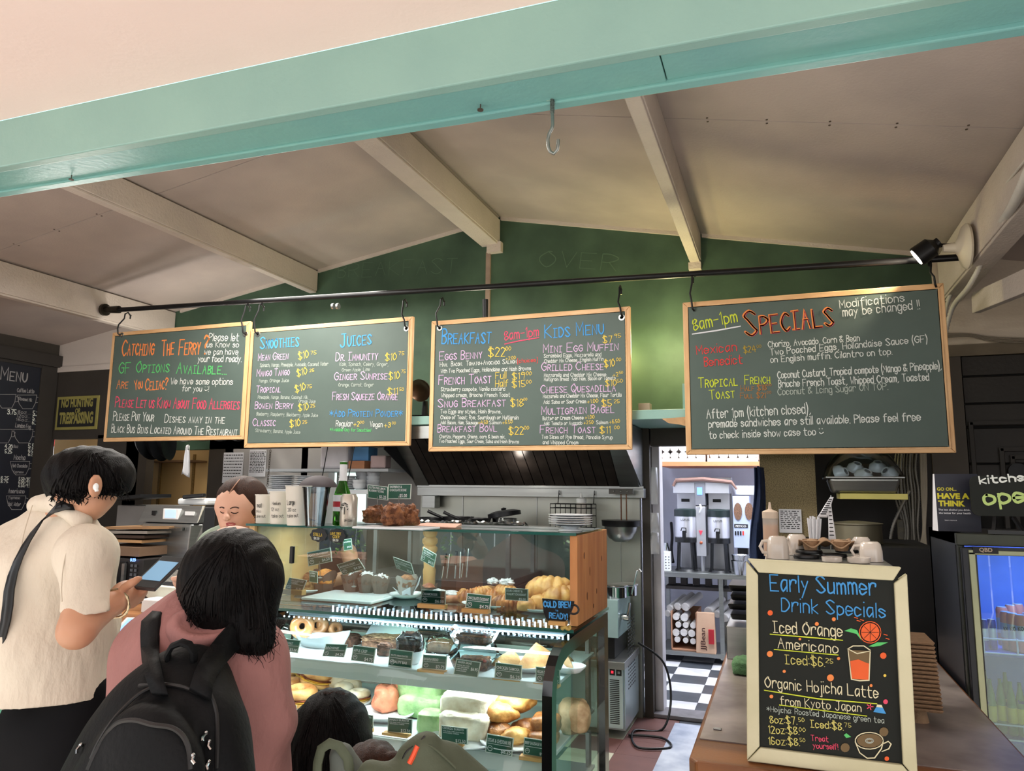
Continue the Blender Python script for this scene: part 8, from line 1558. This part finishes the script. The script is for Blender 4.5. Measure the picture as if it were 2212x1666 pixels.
for i in range(4):body.cone(lh,V(236+i*2,1277+i*7,1.93),.010,.008,.006)
body.mesh('body',m_skin,.0065,man,None)
hair=SDF();hair.ell(V(190,1024,z+.005),(.092,.105,.072),.02);hair.ell(V(236,1030,z+.03),(.052,.06,.046),.04);hair.ell(V(154,1050,z),(.048,.055,.060),.03);hair.cone(V(165,1050,z-.05),V(172,1088,z-.062),.046,.010,.02);hair.cone(V(138,1056,z-.02),V(120,1084,z-.01),.038,.006,.02);hair.cone(V(228,1044,z-.02),V(214,1074,z-.04),.026,.004,.02)
hair.cone(V(256,1038,z+.03),V(270,1052,z+.03),.034,.012,.02);hair.cone(V(126,1060,z),V(112,1078,z),.022,.008,.02);hair.ell(V(206,1052,z-.09),(.018,.03,.028),.01,0)
hair_lines(hair,(196,975),[(112+i*5.6,1068+10*math.sin(i*2.1))for i in range(28)],m_hairb,man)
hair.mesh('hair',m_hairb,.006,man,lambda G:.0012*np.sin(G[...,0]*420+G[...,2]*90)+.0016*np.sin(G[...,0]*170+G[...,1]*110+G[...,2]*40))
k=MB();rr=random.Random(2)
for i in range(150):
 a0=rr.uniform(0,1);px=110+165*a0;py=1068-88*math.sin(PI*a0)**.6;q=Vector(V(px,py+6,z+rr.uniform(-.05,.05)));d=Vector((rr.uniform(-1,1)*.4+(a0-.5),rr.uniform(-.3,.3),.5-(abs(a0-.5)*2.2))).normalized();k.tube([q,q+d*.012,q+d*.02+Vector((.004,0,-.005))],[.0014,.001,.0003],4)
k.build('loose_strands',m_hairb,man,kind='stuff')
strands(hair,[(112+i*1.9,1062+8*math.sin(i))for i in range(54)]+[(216+i*2.2,1052+4*math.sin(i*2))for i in range(24)],.026,m_hairb,man,.0022,12,name='nape_strands',curl=.006)
k=MB();c=V(207,1052,z-.108);k.sph(c,(.007,.006,.009),10,8);k.tube([c,V(209,1062,z-.11)],.0042,8);T(k,'earbud',m_wht,'white wireless earbud in the man\'s ear','earbud',smooth=True)
shirt=SDF()
shirt.cone(V(172,1200,1.92),V(150,1560,1.86),.078,.10,.07);shirt.cone(V(45,1225,1.96),V(25,1580,1.92),.12,.135,.08);shirt.cone(V(105,1230,1.90),V(85,1580,1.86),.12,.135,.08)
shirt.cone(V(98,1138,1.94),V(164,1134,1.87),.058,.050,.04);shirt.cone(V(188,1182,1.82),V(120,1150,1.90),.056,.056,.05);shirt.cone(V(120,1150,1.92),V(10,1205,2.0),.058,.075,.05)
zc_=V(100,1512,1.85)[2]
shirt.mesh('shirt',m_shirt,.0085,man,wob(22,.020,5),clip=((-9,-9,zc_),(9,9,9)))
slv=SDF();slv.cone(V(190,1195,1.76),V(177,1400,1.635),.057,.055,.03);slv.cone(V(186,1180,1.82),V(192,1200,1.76),.055,.058,.03);slv.mesh('sleeve',m_shirt,.0075,man,wob(26,.012,8),clip=((-9,-9,V(180,1332,1.655)[2]),(9,9,9)))
col=SDF();col.cone(V(82,1092,1.93),V(130,1086,1.84),.028,.026,.02);col.cone(V(130,1086,1.84),V(176,1128,1.82),.026,.022,.02);col.mesh('collar',m_shirt,.006,man,wob(40,.003,2))
both=SDF();both.p=shirt.p+slv.p+col.p
ribbon(both,[(158,1092,1.2),(140,1091,1.5),(120,1098,1.9),(97,1118,2.35),(75,1145,2.5),(56,1175,2.6),(40,1208,2.7),(28,1240,2.8),(20,1275,2.95),(17,1310,3.1),(12,1345,2.9),(2,1385,2.7),(-10,1420,2.6)],11,m_blackp,'bag_strap',man,.010,.004)
on(both,[(134,1300),(133,1270),(136,1230),(145,1190),(165,1160),(196,1146)],.0012,P('seam_shade',(196,184,166),.8),'sleeve_seam',man,off=.002)
on(both,[(70,1092),(58,1130),(50,1160),(46,1190)],.0012,P('seam_shade',(196,184,166),.8),'back_seam',man,off=.004)
legs((V(118,1520,1.88)[0],V(120,1520,1.88)[1]+.02,.99),.068,man,m_trou,1.0,.075)
b0=Vector(wr_)*.45+Vector(V(258,1296,1.77))*.55;ax=(Vector(pm_)-Vector(wr_)).normalized();u_,w_=frame_for(ax);k=MB()
k.tube([b0+(u_*math.cos(a)+w_*math.sin(a))*.030+Vector((0,0,-.004*(1+math.sin(a))))for a in np.linspace(0,2*PI,26)[:-1]],[.0042 if i%2 else .0026 for i in range(25)],6,True);T(k,'bracelet',P('silver_gold_chain',(190,170,140),.25,metal=1.0,var=.3,scale=200),'chunky chain bracelet on the man\'s right wrist','bracelet',smooth=True)
a=Vector(V(293,1262,1.795));b=Vector(V(331,1226,1.86));u=(b-a);L_=.135;u.normalize();v=Vector((.80,.05,-.12)).normalized();v=(v-u*v.dot(u)).normalized();n=u.cross(v);n=-n if n.z<0 else n
ph=thing('smartphone','smartphone in a dark case with a bright screen, held in the man\'s hand','phone',a);o=Vector(V(290,1268,1.79))-v*.012
slabf(o,u,v,n,L_,.066,.009).build('phone_case',P('phone_case',(60,52,52),.4),ph,bevel=.003);slabf(o+u*.003+v*.003+n*.0006,u,v,n,L_-.006,.06,.0008).build('bezel',m_blacki,ph);slabf(o+u*.03+v*.006+n*.0012,u,v,n,.08,.054,.0006).build('phone_screen',P('phone_screen',(110,150,180),.3,emit=.7),ph)
z=1.62;wo=thing('person','long-haired person in a dusty rose hoodie seen from behind, wearing a black backpack','person',(V(430,1500,z)[0],V(430,1500,z)[1],0),'customers waiting at the counter')
b2_=SDF();b2_.ell(V(500,1235,z),(.08,.09,.10),.02);b2_.cone(V(492,1290,z),V(470,1370,z),.055,.06,.03);b2_.mesh('body',m_skin,.01,wo)
hd=SDF();hd.cone(V(330,1405,z+.04),V(445,1372,z+.02),.062,.075,.05);hd.cone(V(445,1372,z+.02),V(552,1418,z-.02),.075,.066,.05)
hd.cone(V(425,1440,z),V(400,1750,z),.155,.165,.08);hd.cone(V(505,1460,z),V(500,1750,z),.11,.13,.08);hd.cone(V(318,1420,z+.03),V(270,1620,z+.02),.062,.055,.04)
hd.cone(V(555,1425,z-.03),V(590,1560,z-.04),.060,.048,.03);hd.cone(V(590,1560,z-.04),V(535,1700,z-.0),.05,.045,.03)
hd.mesh('hoodie',m_hood,.0085,wo,wob(20,.018,11),clip=((-9,-9,V(450,1760,z)[2]),(9,9,9)))
ho=SDF();ho.ell(V(428,1362,z-.10),(.080,.052,.046),.02);ho.cone(V(428,1385,z-.12),V(430,1408,z-.12),.035,.014,.03);ho.cone(V(372,1350,z-.06),V(360,1400,z-.05),.024,.018,.03);ho.cone(V(480,1360,z-.08),V(505,1390,z-.08),.022,.016,.03);ho.ell(V(444,1336,z-.13),(.060,.050,.028),.012,0);ho.mesh('hood',m_hood,.006,wo,wob(30,.004,6))
hr=SDF();hr.ell(V(502,1238,z),(.093,.10,.092),.03);hr.cone(V(498,1250,z-.02),V(482,1350,z-.03),.098,.080,.04);hr.cone(V(555,1270,z-.02),V(562,1385,z-.07),.045,.030,.04);hr.cone(V(430,1280,z),V(398,1318,z-.02),.05,.02,.04);hr.cone(V(500,1300,z-.05),V(535,1375,z-.09),.05,.03,.04)
hr.mesh('hair',m_hairb,.006,wo,lambda G:.0016*np.sin(G[...,0]*330+G[...,2]*15)+.001*np.sin(G[...,0]*120+G[...,1]*90))
hair_lines(hr,(506,1166),[(386+i*3.6,1318+28*abs(math.sin(i*1.7))+max(0,i-36)*3.2)for i in range(56)],m_hairb,wo)
strands(hr,[(392+i*1.5,1290+rr.uniform(-6,20))for i in range(30)]+[(520+i*.62,1345+rr.uniform(-40,30))for i in range(115)],.055,m_hairb,wo,.0016,5)
strands(hr,[(582+rr.uniform(-6,3),1230+i*5)for i in range(24)],.08,m_hairb,wo,.0009,6,curl=.03,drop=(.12,0,-1))
legs((V(440,1700,z)[0],V(440,1700,z)[1]+.03,.88),.08,wo,P('dark_leggings',(30,30,36),.8),.9)
zb=1.36;bp_=thing('backpack','black nylon backpack worn by the person in the rose hoodie','backpack',V(360,1660,zb));pk=SDF()
pk.cone(V(405,1478,zb+.05),V(400,1560,zb),.062,.085,.06);pk.cone(V(345,1560,zb+.04),V(270,1760,zb-.02),.085,.13,.08);pk.cone(V(425,1520,zb+.06),V(420,1760,zb),.062,.085,.08);pk.ell(V(345,1730,zb-.02),(.19,.10,.20),.08)
po_=SDF();po_.ell(V(318,1690,zb-.115),(.115,.055,.125),.03);po_.cone(V(240,1700,zb-.09),V(215,1760,zb-.08),.05,.06,.04)
pk.p+=po_.p;pk.mesh('bag_body',m_bag,.0085,bp_,wob(26,.0045,4),clip=((-9,-9,.85),(9,9,9)))
allb=SDF();allb.p=pk.p+hd.p+ho.p[:4]
ribbon(allb,[(332,1322,.1),(326,1345,.05),(324,1370,0),(325,1400,0),(328,1430,.0),(335,1465,.0),(345,1500,.1)],18,m_bag,'shoulder_strap',bp_,.012,.008,1.1)
ribbon(allb,[(530,1352,.95),(510,1372,.95),(490,1392,.95),(470,1415,.95),(452,1440,.95),(440,1465,.8),(432,1500,.5)],26,m_bag,'shoulder_strap',bp_,.012,.008,1.1)
hl=[V(365,1440,1.38),V(362,1412,1.37),V(372,1396,1.37),(V(392,1388,1.37)),V(408,1393,1.37),V(418,1408,1.37),V(420,1440,1.38)];k=MB();k.tube(hl,.0095,8,sx=.6);k.build('grab_handle',m_bag,bp_,smooth=True)
for pts,r in(([(190,1664),(205,1630),(228,1590),(255,1562),(290,1556),(330,1566),(370,1572),(395,1590),(408,1620),(412,1662)],.0042),([(196,1640),(215,1600),(250,1548),(300,1500),(340,1480)],.003),([(300,1482),(350,1478),(400,1486),(430,1500)],.0035),([(455,1500),(468,1540),(470,1600),(468,1660)],.0035)):on(pk,pts,r,m_zip,'zip',bp_,off=.0015)
for px,py,dx in((445,1584,-8),(417,1632,4),(451,1646,-2),(175,1610,-9),(452,1602,3)):
 p0=hit(pk,px,py,off=.006);p1=hit(pk,px+dx,py+18,off=.012)or p0
 if p0 is not None:k=MB();k.tube([p0,p0.lerp(p1,.5)+Vector((0,-.004,0)),p1],.0026,6);k.sph(tuple(p0),.004,8,6);k.build('zip_pull',m_steel2,bp_,smooth=True)
z=1.95;kd=thing('person','small person with straight shoulder-length black hair facing the case, hair only in view','person',(V(712,1640,z)[0],V(712,1640,z)[1],0),'customers waiting at the counter');kx,ky=kd.location.x,kd.location.y
kb=SDF();kb.ell(V(712,1590,z),(.075,.085,.10),.02);kb.cone((kx,ky,.92),(kx,ky,.84),.04,.05,.02);kb.mesh('body',m_skinl,.012,kd)
kh=SDF();kh.ell(V(714,1592,z),(.098,.10,.122),.02);kh.cone(V(712,1610,z),V(700,1760,z),.100,.118,.05);kh.mesh('hair',m_hairb,.007,kd,lambda G:.002*np.sin(G[...,0]*300)+.0015*np.sin(G[...,0]*170+G[...,1]*60),clip=((-9,-9,.74),(9,9,9)))
hair_lines(kh,(712,1497),[(632+i*4.2,1668)for i in range(38)],m_hairb,kd)
strands(kh,[(690+i*3.2,1499+abs(i-8)*.4)for i in range(18)],.012,m_hairbr,kd,.0008,8,drop=(.5,0,.8),curl=.01)
kt=SDF();kt.cone((kx,ky,.80),(kx,ky,.52),.13,.12,.06);kt.cone((kx-.12,ky,.80),(kx-.16,ky,.56),.045,.04,.04);kt.cone((kx+.12,ky,.80),(kx+.16,ky,.56),.045,.04,.04);kt.mesh('jumper',P('navy_jumper',(30,34,46),.8),.012,kd);legs((kx,ky,.50),.06,kd,m_trou,.5,.06)
z=1.62;bn=thing('person','person bending low at the bottom edge with brown hair over an olive backpack','person',(V(880,1800,z)[0],V(880,1800,z)[1],0),'customers waiting at the counter');bx_,by_=bn.location.x,bn.location.y
bh=SDF();bh.ell(V(800,1668,z+.02),(.055,.07,.05),.02);bh.mesh('body',m_skinl,.012,bn);hh=SDF();hh.ell(V(800,1662,z+.02),(.062,.075,.058),.02);hh.cone(V(815,1640,z),V(858,1640,z-.02),.026,.012,.02);hh.cone(V(858,1638,z-.02),V(882,1634,z-.02),.011,.006,.01)
hh.mesh('hair',m_hairbr,.006,bn,lambda G:.003*np.sin(G[...,0]*240+G[...,2]*90));bt=SDF();bt.cone((bx_,by_+.02,.90),(bx_-.02,by_-.1,.72),.12,.13,.06);bt.mesh('jacket',m_olive,.014,bn,wob(20,.006,9));legs((bx_,by_-.1,.66),.07,bn,m_trou,.6,.075)
z=1.45;ob=thing('backpack','olive canvas backpack with orange zip pulls at the bottom edge','backpack',V(900,1700,z));os_=SDF()
os_.cone(V(925,1612,z),V(960,1720,z),.026,.09,.05);os_.cone(V(880,1640,z),V(860,1720,z-.02),.024,.075,.05);os_.cone(V(800,1668,z-.02),V(790,1740,z-.02),.022,.06,.04);os_.cone(V(975,1640,z+.02),V(1010,1700,z+.02),.022,.04,.04);os_.mesh('bag_body',m_olive,.0065,ob,wob(30,.004,14),clip=((-9,-9,.95),(9,9,9)))
k=MB();lp=[V(684,1700,z),V(686,1650,z),V(694,1618,z),V(712,1606,z),V(732,1612,z),V(752,1640,z),V(758,1700,z)];k.tube(lp,.010,10,sx=.55);k.build('webbing_loop',m_olive,ob,smooth=True)
fl_=SDF();fl_.cone(V(738,1632,z+.03),V(760,1700,z+.02),.026,.045,.02);fl_.mesh('side_flap',P('grey_green_canvas',(92,98,92),.75,var=.1),.006,ob,wob(40,.003,3))
for pts in([(884,1650),(893,1632),(902,1612)],[(778,1652),(792,1643),(806,1636)]):on(os_,pts,.0052,P('orange_cord',(226,84,48),.5),'orange_pull',ob,off=.003,sx=.5)
on(os_,[(870,1640),(880,1622),(905,1604),(918,1590)],.002,m_blackp,'seam',ob,off=.001);on(os_,[(900,1606),(930,1612),(960,1636),(985,1660)],.002,m_olive,'seam',ob,off=.002)
z=3.15;ba=thing('person','barista with centre-parted brown hair and sage green t-shirt looking down behind the counter','person',(V(490,1200,z)[0],V(490,1200,z)[1]+.05,0),'staff behind the counter')
f=SDF();f.ell(V(522,1082,z),(.086,.10,.098),.02);f.cone(V(500,1098,z-.05),V(500,1128,z-.055),.064,.046,.04);f.cone(V(498,1128,z-.065),V(501,1143,z-.06),.034,.020,.03);f.cone(V(488,1102,z-.112),V(489,1119,z-.135),.008,.0135,.014)
f.ell(V(489.5,1120,z-.125),(.014,.014,.010),.01);f.ell(V(498,1134.5,z-.108),(.020,.012,.009),.008);f.ell(V(480,1107,z-.12),(.018,.016,.010),.012,0);f.ell(V(505,1106,z-.125),(.020,.016,.010),.012,0)
f.ell(V(480.5,1107.5,z-.092),(.014,.014,.012),.008);f.ell(V(506,1106.5,z-.095),(.015,.014,.012),.008);f.ell(V(512,1122,z-.06),(.03,.03,.03),.03);f.ell(V(549,1106,z-.01),(.010,.018,.026),.008)
f.cone(V(524,1120,z),V(516,1180,z+.04),.05,.055,.04);f.cone(V(452,1196,z+.0),V(420,1290,z-.1),.042,.034,.03);f.cone(V(420,1290,z-.1),V(388,1256,z-.45),.034,.024,.02)
for i in range(4):f.cone(V(388,1256,z-.45),V(374+i*5,1252-abs(i-1)*2,z-.5),.012,.009,.006)
f.mesh('body',m_skinl,.0055,ba)
bh2=SDF();bh2.ell(V(524,1078,z+.015),(.099,.115,.099),.02);bh2.ell(V(545,1100,z+.02),(.05,.07,.06),.03);bh2.ell(V(494,1113,z-.10),(.058,.06,.072),.012,0);bh2.mesh('hair',m_hairbr,.006,ba,lambda G:.0015*np.sin(G[...,0]*220+G[...,2]*80))
on(bh2,[(518,1036),(508,1048),(498,1062),(493,1072)],.0022,P('hair_parting',(176,130,104),.6),'parting',ba,z0=2.5,off=.0)
m_brow=P('brow_dark',(66,42,34),.7)
on(f,[(497,1099.5),(503,1096.5),(510,1096),(516,1098)],.0026,m_brow,'eyebrow',ba,z0=2.5,off=.0);on(f,[(475,1097),(479,1095.8),(484,1098)],.0024,m_brow,'eyebrow',ba,z0=2.5,off=.0)
on(f,[(499,1106.5),(504,1109),(510,1109),(515,1106)],.0022,m_brow,'eyelashes',ba,z0=2.5,off=.0);on(f,[(476,1105.5),(480,1108.5),(485,1108.5)],.002,m_brow,'eyelashes',ba,z0=2.5,off=.0)
on(f,[(489,1132),(494,1130.6),(498,1131.4),(503,1130.8),(508,1133)],.0036,P('lip_rose',(176,88,86),.45),'upper_lip',ba,z0=2.5,off=-.001);on(f,[(490,1134),(498,1136.4),(507,1134)],.0044,P('lip_rose',(176,88,86),.45),'lower_lip',ba,z0=2.5,off=-.001)
k=MB();c=V(548,1114,z-.03);k.sph(c,.007,8,6);k.sph(V(546,1120,z-.03),.005,8,6);k.build('earring',P('gold',(220,180,110),.2,metal=1),ba,smooth=True)
ts=SDF();ts.cone(V(462,1176,z+.03),V(550,1172,z+.05),.062,.066,.05);ts.cone(V(505,1200,z+.02),V(500,1420,z),.13,.14,.08);ts.cone(V(462,1178,z+.02),V(446,1228,z-.03),.06,.055,.03);ts.mesh('tshirt',m_sage,.010,ba,wob(24,.006,21));legs((ba.location.x,ba.location.y+.12,.9),.09,ba,m_trou,1)
z=3.9;co=thing('person','cook in a black cap and black t-shirt working behind the case','person',(V(705,1200,z)[0],V(705,1200,z)[1],0),'staff behind the counter')
cf=SDF();cf.ell(V(688,1074,z),(.078,.092,.105),.02);cf.cone(V(690,1100,z),V(695,1135,z),.055,.06,.03);cf.cone(V(750,1180,z-.05),V(765,1240,z-.25),.045,.035,.03);cf.cone(V(765,1240,z-.25),V(700,1262,z-.4),.034,.028,.02);cf.ell(V(692,1264,z-.42),(.035,.03,.02),.01);cf.mesh('body',m_skin,.009,co)
cp=SDF();cp.ell(V(687,1058,z),(.098,.11,.075),.02);cp.boxr(V(687,1098,z),(.2,.2,.085),.01,.01,0);cp.ell(V(655,1061,z-.06),(.085,.07,.012),.02);cp.mesh('cap',P('black_cap',(50,42,46),.7,var=.15),.007,co)
ctp=SDF();ctp.cone(V(648,1155,z),V(745,1152,z),.07,.07,.05);ctp.cone(V(698,1180,z),V(698,1330,z),.15,.15,.08);ctp.cone(V(748,1160,z-.02),V(760,1205,z-.08),.06,.055,.03);ctp.mesh('tshirt',P('charcoal_tshirt',(40,42,50),.8),.012,co,wob(24,.006,31));legs((co.location.x,co.location.y,.92),.09,co,m_trou,1)
# ================================================================ terrace behind the viewpoint (seen mirrored in the case glass, lights the room)
k=Bx((-9,-9,-.05),(6,.9,-.004));T(k,'terrace_paving',P('pale_paving',(188,184,178),.7,var=.1),'pale paved terrace outside, behind the viewpoint','paving')
k=MB()
for i in range(60):k.box((-9+i*.25,-6.1,0),(-8.78+i*.25,-6.06,1.9))
T(k,'terrace_fence',P('weathered_fence',(120,124,130),.8,var=.2),'grey weathered terrace fence mirrored in the case glass','fence',kind='stuff')
for i,x in enumerate((-6.2,-3.2)):
 k=Bx((x,-4.6,0),(x+2.4,-3.6,.75));T(k,'timber_planter',P('planter_timber',(176,120,90),.7,var=.15,scale=4),('left','right')[i]+' raised timber planter on the terrace, mirrored in the glass','planter')
 k=MB();r2=random.Random(i)
 for j in range(420):
  c=Vector((x+.3+r2.random()*1.8,-4.4+r2.random()*.6,.76+r2.random()**1.5*.6));d=Vector((r2.uniform(-1,1),r2.uniform(-1,1),r2.uniform(0,1))).normalized()*.07;e=d.cross(Vector((0,0,1)))*.5;k.add([c,c+d*.5+e,c+d,c+d*.5-e],[(0,1,2,3)])
 T(k,'planter_shrub',P('shrub_leaf',(120,170,60),.5,var=.3,scale=6),('left','right')[i]+' leafy shrub growing in the terrace planter','shrub',kind='stuff')
